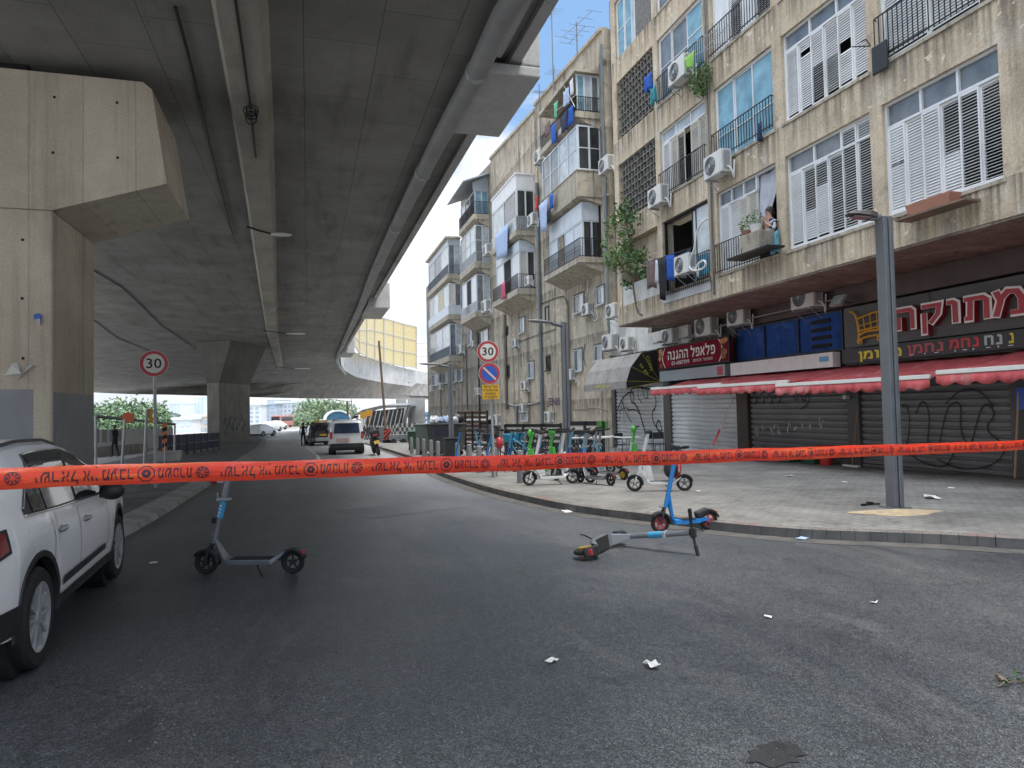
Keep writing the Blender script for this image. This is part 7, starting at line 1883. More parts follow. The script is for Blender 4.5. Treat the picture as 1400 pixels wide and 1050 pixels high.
mb = MB(); a = onx(1392, 545, XS-.12); mb.box(a.x, a.x+.03, a.y-.5, a.y+.05, a.z-.22, a.z+.22); wthing(mb, 'poster', mSIGNB, 'blue sign at the right edge of the near shutter', 'sign')
mb = MB(); a = onx(1156, 543, XS-.14); mb.box(a.x-.05, a.x+.09, a.y-.05, a.y+.05, a.z-.05, a.z+.05); wthing(mb, 'lamp_box', mSIGNW, 'small white box on the post above the broom', 'lamp')
# red and white barrier ribbon hanging by the maroon post
mb = MB(); a = onx(1003, 543, XS-.2); b_ = onx(975, 609, XS-1.2)
d = b_-a; sd_ = Vector((.0, .045, .02)); 
for k in range(6): mb.quad(a+d*k/6-sd_, a+d*k/6+sd_, a+d*(k+1)/6+sd_, a+d*(k+1)/6-sd_, 0 if k < 4 else 1)
wthing(mb, 'barrier_ribbon', [mSIGNW, mRED], 'slack red and white ribbon hanging from the maroon post', 'ribbon')
# black metal strip near the lamp post
p = gnd(1190, 691, .13); t = thing('metal_bracket', 'black metal bracket lying on the paving beside the near lamp post', 'scrap', p)
mb = MB(); mb.obox(p+Vector((0, 0, .02)), (.30, .035, .02), Matrix.Rotation(-.2, 4, 'Z')); mb.obox(p+Vector((.02, .03, .03)), (.05, .09, .045), Matrix.Rotation(.4, 4, 'Z')); mb.obox(p+Vector((-.13, .0, .02)), (.05, .06, .03)); mb.build('bar', mBLK, t, bev=.005)
# ------------------------------------------------------------------ litter
def paper(p, s, lab, mt=None, cr=.02):
    mb = MB(); n = 4; rows = []
    an = random.uniform(0, 3)
    for j in range(n):
        rows.append([p+Vector(((math.cos(an)*(i-1.5)-math.sin(an)*(j-1.5)*.6)*s/3+random.uniform(-.1, .1)*s, (math.sin(an)*(i-1.5)+math.cos(an)*(j-1.5)*.6)*s/3+random.uniform(-.1, .1)*s, .006+random.random()*cr)) for i in range(n)])
    wthing(mb.grid(rows), 'paper_scrap', mt or mSIGNW, lab, 'litter', 'litter on the ground', solid=.002)
random.seed(21)
paper(gnd(756, 905), .085, 'narrow white scrap on the asphalt, left of the crumpled tissue'); paper(gnd(891, 913), .11, 'crumpled white tissue on the asphalt, lowest of the litter', cr=.04); paper(gnd(1195, 825), .06, 'small white scrap alone on the right of the asphalt')
paper(gnd(776, 700), .3, 'flat white paper against the kerb'); paper(gnd(1273, 681, .135), .28, 'white paper on the paving right of the near lamp post', cr=.05); paper(gnd(1155, 660, .135), .16, 'small white scrap on the paving before the broom'); paper(gnd(1079, 651, .135), .2, 'white paper before the green crates')
paper(gnd(210, 771), .09, 'white scrap on the asphalt between the car and the silver scooter'); paper(gnd(1098, 737), .16, 'pale blue scrap in the gutter', mCLOTHLB); paper(gnd(1050, 845), .05, 'tiny white scrap in the middle of the asphalt'); paper(gnd(955, 672, .135), .12, 'scrap on the paving behind the red helmet'); paper(gnd(1300, 668, .135), .1, 'scrap near the big graffiti shutter')
p = gnd(1385, 937); t = thing('twig', 'dry green twig on the asphalt at the right edge', 'litter', p); mb = MB(); mb.tube([p+Vector((-.12, 0, .01)), p+Vector((0, .01, .02)), p+Vector((.12, -.01, .01))], .004, 5); mb.build('stem', mBARK, t); mb = MB(); leafy(mb, p+Vector((0, 0, .02)), .1, 26, .025, (0, 1), .15); mb.build('leaves', [mLEAF, mWOOD], t)
mb = MB(); random.seed(5)
for _ in range(800):
    px = random.uniform(150, 1500); py = 690+random.random()**1.3*380
    q = gnd(px, py)
    if q.x < -2.4 or q.y < 1: continue
    s = random.uniform(.002, .006)*(1+py/900); a_ = random.uniform(0, 3)
    mb.add([q+Vector((s*math.cos(a_+k*2.09), s*math.sin(a_+k*2.09), .002)) for k in range(3)]+[q+Vector((0, 0, s*.9))], [(0, 1, 3), (1, 2, 3), (2, 0, 3)], 0)
tag(mb.build('gravel', [M('gravel_grey', (.13, .13, .125), .9)]), kind='stuff', label='loose grit and crumbs scattered over the asphalt', cat='grit')
# ------------------------------------------------------------------ vehicles
def interp(tab, x):
    if x <= tab[0][0]: return tab[0][1]
    for (a, fa), (b, fb) in zip(tab, tab[1:]):
        if x <= b:
            t = (x-a)/(b-a); return fa+(fb-fa)*(t*t*(3-2*t)*.35+t*.65)
    return tab[-1][1]
def make_car(lab, loc, rotz, spec, group=None):
    """local frame: +y forward, rear bumper at y=0, centre x=0, z=0 ground"""
    t = thing('parked_car', lab, 'car', loc, rotz, group); W0 = WM[t.name]
    def B(mb, name, mt, par=None, **k): mb.v = [W0 @ q for q in mb.v]; return mb.build(name, mt, par or t, **k)
    L_, Wd = spec['L'], spec['W']/2; roof, belt = spec['roof'], spec['belt']; wr = spec['wr']; axles = spec['axles']; zsill = spec.get('sill', .27); RW = wr+.075
    plan = spec.get('plan', [(0, .80), (.12, .93), (.4, .98), (1.0, 1.0), (L_-1.2, 1.0), (L_-.5, .94), (L_-.12, .80), (L_, .62)])
    tum = spec.get('tumble', .80)
    def low(y):
        z = zsill+.02
        if y < .55: z = max(z, .30+.25*(1-y/.55)**2*.4)
        for a in axles:
            d = abs(y-a)
            if d < RW: z = max(z, wr+math.sqrt(RW*RW-d*d))
        return z
    def section(y):
        w_ = Wd*interp(plan, y); zr = interp(roof, y); zb = min(interp(belt, y), zr-.02); zl = min(low(y), zb-.05)
        gh = zr-zb; tw = w_*(1-(1-tum)*min(1, gh/.45))
        pts = []
        for f, wx in ((0, .965), (.25, .99), (.5, 1.0), (.72, .992), (.88, .975), (1, .955)):
            z = zl+(zb-zl)*f; 
            if f == 0 and zl > zsill+.1: wx = .985
            pts.append((w_*wx, z))
        for f, wx in ((.25, .95), (.5, .87), (.75, .76), (.9, .60), (1.0, .0)):
            x0 = w_*.955; pts.append((0, 0))
        x0 = w_*.955; x1 = tw
        pts[6] = (x0+(x1-x0)*.33, zb+gh*.33); pts[7] = (x0+(x1-x0)*.7, zb+gh*.68); pts[8] = (x1*.93, zb+gh*.90); pts[9] = (x1*.72, zb+gh*.985); pts[10] = (0, zr)
        return pts
    N_ = spec.get('N', 96); ys = sorted(set([L_*i/N_ for i in range(N_+1)]+[a+s*RW*k for a in axles for s in (-1, 1) for k in (.999, .97)]))
    rows = []
    for y in ys:
        s = section(y); rows.append([Vector((-x, y, z)) for x, z in s]+[Vector((x, y, z)) for x, z in s[::-1][1:]])
    mb = MB().grid(rows); 
    k = len(rows[0]); mb.add(rows[0], [tuple(range(k))]); mb.add(rows[-1], [tuple(range(k))[::-1]])
    body = B(mb, 'body', spec['paint'], smooth=True, ang=32)
    # dark underbody and wheel wells
    mb = MB(); mb.box(-Wd*.86, Wd*.86, .25, L_-.3, .2, .62); B(mb, 'underbody', mBLKP)
    def surf(y, z, out=.004):
        s = section(y)
        for (x0, z0), (x1, z1) in zip(s[:10], s[1:]):
            if z0 <= z <= z1 and z1 > z0:
                return x0+(x1-x0)*(z-z0)/(z1-z0)+out
        return s[0][0]+out
    def patch(name, mt, poly_lo, poly_hi, par=None, nu=18, nv=5, out=.004, sides=(1,)):
        for sgn in sides:
            rows = []
            for j in range(nv+1):
                v = j/nv; r_ = []
                for i in range(nu+1):
                    u = i/nu; ya, za = poly_lo(u); yb_, zb_ = poly_hi(u); y = ya+(yb_-ya)*v; z = za+(zb_-za)*v
                    r_.append(Vector((sgn*surf(y, z, out), y, z)))
                rows.append(r_)
            o = B(MB().grid(rows), name, mt, par, smooth=True)
        return o
    ctx = dict(t=t, B=B, body=body, section=section, surf=surf, patch=patch, Wd=Wd, L=L_, axles=axles, wr=wr, RW=RW, belt=lambda y: interp(belt, y), roof=lambda y: interp(roof, y))
    for a in axles:
        for s in (-1, 1):
            x = s*(Wd*interp(plan, a)-.115); c = Vector((x, a, wr)); mb = MB()
            mb.lathe(c, (1, 0, 0), [(wr*.66, -.10), (wr*.93, -.105), (wr, -.08), (wr, .08), (wr*.93, .105), (wr*.66, .10)], 36, cap=False); wh = B(mb, 'wheel', mRUB, smooth=True)
            mb = MB(); o_ = s*.075; mb.lathe(c, (1, 0, 0), [(wr*.66, o_+s*.025), (wr*.70, o_+s*.03), (wr*.62, o_+s*.012), (wr*.60, o_-s*.08)], 36, cap=False)
            mb.cyl(c+Vector((s*.03, 0, 0)), c+Vector((s*.05, 0, 0)), wr*.6, n=30, mi=1)
            for k in range(5):
                a_ = 2*PI*k/5+.3; d = Vector((0, math.cos(a_), math.sin(a_))); e = Vector((0, -math.sin(a_), math.cos(a_)))
                for q in (-1, 1):
                    p0 = c+d*wr*.12+e*q*.02+Vector((s*.092, 0, 0)); p1 = c+d*wr*.64+e*q*wr*.17+Vector((s*.098, 0, 0))
                    ee = e*.013; mb.hexa([p0-ee, p0+ee, p1+ee*1.2, p1-ee*1.2], [p-Vector((s*.03, 0, 0)) for p in (p0-ee, p0+ee, p1+ee*1.2, p1-ee*1.2)])
            mb.cyl(c+Vector((s*.05, 0, 0)), c+Vector((s*.10, 0, 0)), wr*.15, n=16); B(mb, 'rim', [M('alloy', (.42, .43, .44), .35, .2, .05), mBLKP], wh, smooth=True)
            # black arch trim
            if spec.get('clad', True):
                rows = []
                for j in range(25):
                    th = PI*j/24*1.08-.13; r_ = []
                    for rr, oo in ((RW-.012, -.05), (RW-.006, .010), (RW+.032, .012), (RW+.038, .0)):
                        y = a+rr*math.cos(th); z = wr+rr*math.sin(th); z = max(z, .2); r_.append(Vector((s*(surf(min(max(y, .05), L_-.05), max(z, low(y)+.001), 0)+oo), y, z)))
                    rows.append(r_)
                B(MB().grid(rows), 'arch_trim', mBLKP, smooth=True)
            mb = MB(); mb.lathe(c-Vector((s*.12, 0, 0)), (1, 0, 0), [(RW, -.14), (RW, .14)], 24); B(mb, 'wheel_well', mBLKP)
    if spec.get('clad', True):
        y0, y1 = axles[0]+RW, axles[1]-RW
        patch('sill_trim', mBLKP, lambda u: (y0+(y1-y0)*u, low(y0+(y1-y0)*u)-.0+.001), lambda u: (y0+(y1-y0)*u, zsill+.075), out=.010, sides=(-1, 1))
        mb = MB(); mb.box(-Wd*.95, Wd*.95, y0-.05, y1+.05, zsill-.03, zsill+.03); B(mb, 'sill', mBLKP)
    return ctx
# white SUV at the left
mPW = M('car_paint_white', (.90, .905, .91), .3, 0, .015, .6, spec=.5, coat=.5)
mCG = M('car_glass', (.02, .024, .028), .04, 0, .2, 1.0, spec=.8)
niro = dict(L=4.36, W=1.81, paint=mPW, wr=.335, axles=(.82, 3.53), sill=.30,
    roof=[(0, .62), (.02, .80), (.05, 1.02), (.14, 1.16), (.40, 1.42), (.75, 1.515), (1.3, 1.545), (1.9, 1.535), (2.35, 1.47), (2.75, 1.30), (3.25, 1.065), (3.7, 1.0), (4.05, .90), (4.25, .76), (4.36, .56)],
    belt=[(0, .60), (.05, .95), (.15, 1.06), (.5, 1.035), (1.5, .995), (2.6, .96), (3.2, .95), (3.7, .92), (4.05, .84), (4.25, .70), (4.36, .5)], tumble=.78)
ra, fa_ = gnd(20, 916), gnd(146, 796)
d = (fa_-ra); d.z = 0; d.normalize(); rz = math.atan2(-d.x, d.y)
nrm = Vector((-d.y, d.x, 0))
cpos = ra - d*.80 + nrm*(.905-.16)
cpos.z = gz(ra.y)
cx = make_car('white crossover car with black arches parked at the left edge of the road', cpos, rz, niro)
t, B, patch, body = cx['t'], cx['B'], cx['patch'], cx['body']
bz = cx['belt']
def toph(y): return cx['roof'](y)-.115
# window band with black surround then panes
ww0, ww1 = .62, 2.92
def gtop(y):
    z = min(toph(y), 1.425)
    if y < 1.0: z = min(z, bz(y)+.05+(y-ww0)/(1.0-ww0)*.33)
    return max(z, bz(y)+.03)
Y_ = lambda u: ww0+(ww1-ww0)*u
patch('window_surround', mBLKP, lambda u: (Y_(u), bz(Y_(u))+.012), lambda u: (Y_(u), gtop(Y_(u))+.02), out=.005, nu=40, sides=(-1, 1))
for (a, b, nm) in ((.78, 1.02, 'quarter_window'), (1.06, 1.80, 'side_window'), (1.88, 2.72, 'side_window')):
    yy = lambda u, a=a, b=b: a+(b-a)*u
    patch(nm, mCG, lambda u: (yy(u), bz(yy(u))+.035), lambda u: (yy(u), gtop(yy(u))-.01), out=.010, nu=14, sides=(-1, 1))
# chrome strip round the glass
for s in (-1, 1):
    mb = MB(); P = [Vector((s*cx['surf'](y, bz(y)+.02, .012), y, bz(y)+.02)) for y in [ww0+(ww1-ww0)*k/30 for k in range(31)]]; mb.tube(P, .009, 6)
    P = [Vector((s*cx['surf'](y, gtop(y)+.018, .010), y, gtop(y)+.018)) for y in [ww0+(ww1-ww0)*k/40 for k in range(41)]]; mb.tube(P, .010, 6); B(mb, 'chrome_strip', M('chrome', (.7, .7, .7), .15, 1, .03), smooth=True)
# roof rails, door gaps, handles, moulding, lamps, mirror
for s in (-1, 1):
    mb = MB(); mb.tube([Vector((s*.60, y, cx['roof'](y)-(.018 if .85 < y < 2.25 else .06))) for y in [.75+1.6*k/14 for k in range(15)]], .013, 6); B(mb, 'roof_rail', mBLKP, smooth=True)
for s in (-1, 1):
    for yy, z1 in ((1.20, .98), (1.84, .96), (2.86, .93)):
        mb = MB(); rows = []
        for k in range(13):
            z = .42+(z1-.42)*k/12; dy = .0
            if yy == 1.20: dy = -.12*(k/12)+ .08*max(0, (5-k)/5); z = max(z, .5)
            x = cx['surf'](yy+dy, z, .0025); rows.append([Vector((s*x, yy+dy-.004, z)), Vector((s*x, yy+dy+.004, z))])
        B(mb.grid(rows), 'door_gap', mBLKP)
    for yy, z in ((1.32, .86), (2.05, .835)):
        mb = MB(); c = Vector((s*(cx['surf'](yy, z, .02)), yy, z)); mb.ball(c, 1, 12, 0, (.02, .11, .022)); o = B(mb, 'door_handle', mALU if s > 0 else mPW, smooth=True)
        mb = MB(); mb.ball(Vector((s*cx['surf'](yy, z, -.005), yy-.0, z-.01)), 1, 12, 0, (.012, .07, .04)); B(mb, 'handle_recess', M('handle_shadow', (.3, .3, .31), .4), o, smooth=True)
    patch('side_moulding', mBLKP, lambda u: (1.32+1.4*u, .435+.02*u), lambda u: (1.34+1.36*u, .50+.01*u), out=.014, nu=10, nv=2, sides=(s,))
    rows = []
    mLR = M('tail_lamp_red', (.22, .004, .008), .12, 0, .15, 8, spec=.8)
    patch('tail_light', mLR, lambda u: (.045+.24*u, .83+.05*u), lambda u: (.06+.20*u, .99+.005*u), out=.012, nu=10, nv=4, sides=(s,))
    patch('tail_light_trim', mBLKP, lambda u: (.03+.29*u, .81+.05*u), lambda u: (.05+.25*u, 1.01+.005*u), out=.008, nu=10, nv=4, sides=(s,))
    c = Vector((s*.98, 2.62, 1.0)); mb = MB(); mb.ball(c, 1, 14, 0, (.11, .085, .085)); mb.tube([c+Vector((-s*.1, .03, -.04)), c+Vector((-s*.02, 0, -.04))], .025, 8); B(mb, 'wing_mirror', mBLKP, smooth=True)
patch('rear_trim', mBLKP, lambda u: (.02+.42*u, .34), lambda u: (.02+.42*u, .52+.0*u), out=.012, nu=8, nv=3, sides=(-1, 1))
rows = []
for k in range(8):
    y = .14+.30*k/7; z = cx['roof'](y)+.006; w_ = .60-.05*k/7; rows.append([Vector((w_*(j/6-.5)*2*.95, y-.004, z-.02*abs(j/6-.5)*2)) for j in range(7)])
B(MB().grid(rows), 'rear_window', mCG, smooth=True)
rows = []
for k in range(8):
    y = 2.42+.75*k/7; z = cx['roof'](y)+.006; w_ = .56+.10*k/7; rows.append([Vector((w_*(j/6-.5)*2, y, z-.03*abs(j/6-.5)*2)) for j in range(7)])
B(MB().grid(rows), 'windscreen', mCG, smooth=True)
# far vehicles -------------------------------------------------------------------
van = dict(L=4.38, W=1.83, paint=M_paint('van_paint_white', (.72, .74, .76)), wr=.32, axles=(.75, 3.48), sill=.32, clad=False, N=50,
    roof=[(0, 1.2), (.03, 1.45), (.10, 1.70), (.25, 1.77), (1.5, 1.80), (2.5, 1.76), (3.0, 1.6), (3.5, 1.2), (3.7, 1.1), (4.2, .95), (4.38, .6)],
    belt=[(0, .98), (.1, 1.06), (3.0, 1.05), (3.6, 1.0), (4.2, .85), (4.38, .5)], tumble=.86, plan=[(0, .93), (.1, .98), (.4, 1.0), (3.4, 1.0), (4.1, .92), (4.38, .6)])
va, vb = gnd(455, 621.5), gnd(494.5, 621.5); vc = (va+vb)/2; vc.z = gz(vc.y)
cv = make_car('white police van seen from behind with a blue light bar on its roof', vc, -.02, van); t, B = cv['t'], cv['B']
mb = MB(); mb.add([(-.66, -.03, 1.10), (.66, -.03, 1.10), (.60, .06, 1.62), (-.60, .06, 1.62)], [(0, 1, 2, 3)]); mb.v = [v+Vector((0, -.012, 0)) for v in mb.v]; B(mb, 'rear_window', M_glass('van_glass', (.03, .05, .09), .08))
mb = MB(); mb.box(-.005, .005, -.036, -.02, .5, 1.1); B(mb, 'door_gap', mBLKP)
mb = MB(); mb.box(-.86, .86, -.09, .12, .34, .58); B(mb, 'bumper', mBLKP, bev=.03)
for s in (-1, 1):
    mb = MB(); mb.box(s*.72, s*.87, -.03, .08, .82, 1.18); B(mb, 'tail_light', mSIGNR, bev=.02)
    mb = MB(); mb.box(s*.93, s*1.1, 2.95, 3.1, 1.05, 1.3); B(mb, 'wing_mirror', mBLKP, bev=.03)
    cv['patch']('side_window', mCG, lambda u: (.5+2.5*u, 1.09), lambda u: (.55+2.2*u, 1.58), out=.01, sides=(s,))
mb = MB(); mb.box(-.52, .12, -.035, -.02, .68, .84); o = B(mb, 'number_plate', M('plate_red', (.60, .30, .27), .5)); mb = MB(); put_text(mb, '20014', (-.48, -.037, .71), (.55, 0, 0), (0, 0, .1)); B(mb, 'digits', mSIGNW, o)
mb = MB(); mb.box(-.5, .2, .75, 1.05, 1.82, 1.95); B(mb, 'light_bar', M('light_bar_blue', (.10, .40, .70), .25), bev=.03)
mb = MB()
for s in (-1, 1): mb.box(s*.6, s*.64, .5, 2.4, 1.79, 1.85)
B(mb, 'roof_rail', mBLKP)
suv = dict(L=4.6, W=1.88, paint=M_paint('car_paint_black', (.02, .02, .024)), wr=.36, axles=(.85, 3.6), sill=.34, N=50,
    roof=[(0, .8), (.03, 1.1), (.2, 1.5), (.5, 1.68), (1.4, 1.74), (2.3, 1.68), (2.9, 1.4), (3.4, 1.15), (4.2, 1.02), (4.6, .6)], belt=[(0, .75), (.1, 1.05), (3, 1.02), (4.2, .9), (4.6, .5)], tumble=.8)
sa = at(442, 52); cs = make_car('black car with its tailgate toward the camera, left of the white van', sa, .12, suv); B = cs['B']
mb = MB(); mb.add([(-.62, .03, 1.12), (.62, .03, 1.12), (.52, .22, 1.55), (-.52, .22, 1.55)], [(0, 1, 2, 3)]); B(mb, 'rear_window', mCG)
mb = MB(); mb.box(-.92, .92, -.06, .2, .34, .6); B(mb, 'bumper', mLGM, bev=.03)
for s in (-1, 1): mb = MB(); mb.box(s*.66, s*.88, -.02, .1, .85, 1.1); B(mb, 'tail_light', mSIGNR, bev=.02)
mb = MB(); mb.box(-.26, .26, -.03, .0, .75, .87); B(mb, 'number_plate', mSIGNY); mb = MB(); mb.box(-.5, .5, 1.2, 1.5, 1.76, 1.9); B(mb, 'light_bar', M('light_bar_amber', (.75, .45, .05), .3), bev=.03)
white = dict(suv); white['paint'] = mPW
for px, D_, lab, rz, sp in ((455, 60, 'white car mostly hidden between the black car and the van', .1, white), (347, 95, 'white car far off on the left road, nearest of its line', -.5, white), (362, 120, 'white car farther along the left road', -.5, white), (372, 135, 'farthest white car on the left road', -.5, white)):
    make_car(lab, at(px, D_), rz, dict(sp, N=30, clad=False), 'distant cars')
# far red vehicles seen as boxes with windows: van and bus
def box_vehicle(px, D_, rz, Lh, Wh, Hh, col, lab, name='delivery_van', cat='van'):
    p = at(px, D_); t = thing(name, lab, cat, p, rz); W0 = WM[t.name]
    def B(mb, nm, mt, **k): mb.v = [W0 @ q for q in mb.v]; return mb.build(nm, mt, t, **k)
    B(MB().box(-Wh/2, Wh/2, 0, Lh, .4, Hh), 'body', col, bev=.08)
    B(MB().box(-Wh/2*.9, Wh/2*.9, -.012, -.002, Hh*.52, Hh*.9), 'rear_window', mCG); B(MB().box(-Wh/2-.012, -Wh/2-.002, .5, Lh-.3, Hh*.55, Hh*.88), 'side_window', mCG); B(MB().box(Wh/2+.002, Wh/2+.012, .5, Lh-.3, Hh*.55, Hh*.88), 'side_window', mCG)
    for y in (Lh*.2, Lh*.78):
        for s in (-1, 1): B(MB().cyl((s*Wh/2*.9-.1, y, .42), (s*Wh/2*.9+.1, y, .42), .42, n=16), 'wheel', mRUB)
box_vehicle(377, 150, -.5, 5.5, 2.2, 2.7, M('van_red', (.55, .24, .22), .4), 'red van with a blue roof light far off on the left road')
box_vehicle(404, 200, .1, 9, 2.5, 2.6, M('bus_red', (.50, .27, .26), .5), 'low red bus crossing at the far end of the road', 'bus', 'bus')
# motorcycle
mp_ = gnd(518, 622.5); t = thing('motorcycle', 'black motorcycle with a yellow number plate leaning at the kerb behind the white van', 'motorcycle', mp_, 0, mat=Matrix.Translation(Vector((mp_.x, mp_.y, gz(mp_.y)))) @ Matrix.Rotation(.05, 4, 'Z') @ Matrix.Rotation(R(-12), 4, 'Y')); W0 = WM[t.name]
def B(mb, nm, mt, par=None, **k): mb.v = [W0 @ q for q in mb.v]; return mb.build(nm, mt, par or t, **k)
for y in (0, 1.42):
    mb = MB(); mb.torus((0, y, .31), (1, 0, 0), .23, .085, 24, 8); o = B(mb, 'wheel', mRUB, smooth=True); mb = MB(); mb.cyl((-.05, y, .31), (.05, y, .31), .17, n=16); B(mb, 'rim', mLGM, o)
mb = MB(); mb.ball((0, .75, .62), 1, 12, 0, (.2, .55, .28)); mb.tube([(0, 1.42, .31), (0, 1.15, .95)], .05, 8); B(mb, 'body', mBLKP, smooth=True)
mb = MB(); mb.ball((0, .25, .85), 1, 12, 0, (.16, .45, .08)); B(mb, 'seat', mBLKP, smooth=True)
mb = MB(); mb.box(-.22, .22, -.40, .02, .92, 1.28); B(mb, 'top_box', mBLKP, bev=.05)
mb = MB(); mb.tube([(-.38, 1.0, 1.08), (0, 1.12, 1.02), (.38, 1.0, 1.08)], .018, 6); hb_ = B(mb, 'handlebar', mBLKP, smooth=True)
for s in (-1, 1): mb = MB(); mb.ball((s*.36, 1.05, 1.24), .07, 8, 0, (1.3, .4, .8)); mb.tube([(s*.3, 1.03, 1.06), (s*.36, 1.05, 1.2)], .01, 4); B(mb, 'mirror', mBLKP, hb_, smooth=True)
mb = MB(); mb.add([(-.24, 1.22, 1.0), (.24, 1.22, 1.0), (.18, 1.1, 1.42), (-.18, 1.1, 1.42)], [(0, 1, 2, 3)]); B(mb, 'windshield', mGLG)
mb = MB(); mb.box(-.13, .13, -.36, -.34, .60, .76); B(mb, 'number_plate', M('plate_yellow', (.75, .50, .10), .5)); mb = MB(); mb.box(-.16, .16, -.33, -.02, .70, .86); B(mb, 'tail', mBLKP); mb = MB(); mb.box(-.1, .1, -.405, -.4, 1.0, 1.08); B(mb, 'tail_light', mSIGNR)
mb = MB(); mb.tube([(.2, .5, .3), (.24, -.1, .4)], .05, 8); B(mb, 'exhaust', mLGM, smooth=True)
# ------------------------------------------------------------------ people in the street
mTR = M('dark_trousers', (.022, .022, .028), .8, 0, .2, 8)
walker(at(414.5, 53), .1, 'person in dark clothes walking in the middle of the road', mCLOTHD, mTR, mSKIND, mHAIR, .25)
walker(at(428, 50.5), -.2, 'person in dark clothes standing behind the black car', mCLOTHD, mTR, mSKIND, mHAIR, .12)
walker(at(421.5, 58), .4, 'person half hidden left of the black car, farthest from the camera', mCLOTHN, mTR, mSKIND, mHAIR, .1)
walker(at(157, 38, .1), 1.2, 'person in a dark jacket with a bag by the white panel wall', mCLOTHD, mTR, mSKIND, mHAIR, .2)
# ------------------------------------------------------------------ left of the median: railing, posts, walls
def rail_line(pa, pb, n, lab, name='railing'):
    t = thing(name, lab, 'railing', (pa+pb)/2)
    mb = MB(); d = pb-pa
    for z in (.12, .6, 1.08): mb.tube([pa+Vector((0, 0, z)), pb+Vector((0, 0, z))], .035, 6)
    mb.build('rails', M('railing_blue_grey', (.035, .05, .07), .5), t)
    for k in range(n):
        q = pa+d*k/(n-1); mb = MB(); mb.box(q.x-.06, q.x+.06, q.y-.06, q.y+.06, q.z, q.z+1.12); mb.build('post', M('railing_blue_grey', (.035, .05, .07), .5) if k == 0 else bpy.data.materials['railing_blue_grey'], t)
    mb = MB(); m_ = int(d.length/.16)
    for k in range(m_): q = pa+d*(k+.5)/m_; mb.box(q.x-.02, q.x+.02, q.y-.02, q.y+.02, q.z+.12, q.z+1.06)
    mb.build('bars', bpy.data.materials['railing_blue_grey'], t)
rail_line(at(219, 33, .15), at(299, 46, .15), 9, 'dark blue grey railing along the median to the far pier')
def post(px, D_, y0, y1, r, mt, lab, name='post', lean=0.0, cat='post', dz=0):
    b = at(px, D_, dz); top = ony(px+lean, y0, b.y); b.z = max(b.z, ony(px, y1, b.y).z) if y1 else b.z
    mb = MB(); mb.cyl(b, top, r, r*.9, n=10); return wthing(mb, name, mt, lab, cat, base=b, smooth=True), top
o, tp = post(166, 26, 573, None, .05, mLGM, 'thin post carrying the round orange reflector', lean=5)
mb = MB(); u, v, n = sign_frame(R(0)); c = tp+Vector((.1, 0, .05)); 
mb.add([c+u*(.20+.02*(i % 2))*math.cos(2*PI*i/40)+v*(.20+.02*(i % 2))*math.sin(2*PI*i/40) for i in range(40)], [tuple(range(40))]); mb.cyl(c-n*.05, c-n*.004, .18, n=24)
wthing(mb, 'reflector', M('reflector_orange', (.72, .15, .06), .4), 'round orange reflector on a thin post left of the speed sign', 'reflector')
o, tp = post(197, 27, 560, None, .06, mLGM, 'pale grey post between the orange reflector and the speed sign', lean=4)
mb = MB(); mb.hexa([tp+Vector((.05, 0, -.5)), tp+Vector((.2, 0, -.55)), tp+Vector((.2, .03, -.55)), tp+Vector((.05, .03, -.5))], [tp+Vector((.05, 0, 0)), tp+Vector((.15, 0, .05)), tp+Vector((.15, .03, .05)), tp+Vector((.05, .03, 0))]); wthing(mb, 'flag', M('flag_orange', (.72, .32, .04), .7), 'small orange flag on the pale grey post', 'flag')
gb = [at(131, 26), at(238, 33)]
t = thing('height_gate', 'thin horizontal bar on slim posts behind the orange reflector', 'barrier', gb[0])
a, b = ony(131, 569, gb[0].y), ony(239, 580, gb[1].y); mb = MB(); mb.tube([a, b], .06, 6); mb.build('bar', mGREYM, t)
for p_, q in ((gb[0], a), (gb[1], b)): mb = MB(); mb.cyl(p_, q, .045, n=8); mb.build('post', mLGM, t)
b_ = at(225, 29); t = thing('hazard_post', 'red and black striped hazard panel beside the speed sign pole', 'hazard panel', b_); zt_ = ony(225, 580, b_.y).z
mb = MB()
for k in range(7):
    z0 = zt_-1.15+k*.165; mb.hexa([(b_.x-.09, b_.y, z0), (b_.x+.09, b_.y, z0+.07), (b_.x+.09, b_.y+.03, z0+.07), (b_.x-.09, b_.y+.03, z0)], [(b_.x-.09, b_.y, z0+.165), (b_.x+.09, b_.y, z0+.235), (b_.x+.09, b_.y+.03, z0+.235), (b_.x-.09, b_.y+.03, z0+.165)], k % 2)
mb.build('panel', [M('hazard_orange', (.70, .17, .07), .5), mBLK], t); mb = MB(); mb.cyl(b_, (b_.x, b_.y+.05, zt_), .03, n=8); mb.build('post', mLGM, t)
a = at(229, 31, .1); mb = MB(); mb.obox(a+Vector((.1, 0, .25)), (1.0, .5, .5)); wthing(mb, 'concrete_block', mKERBL, 'pale concrete block at the near end of the railing', 'block', bev=.04)
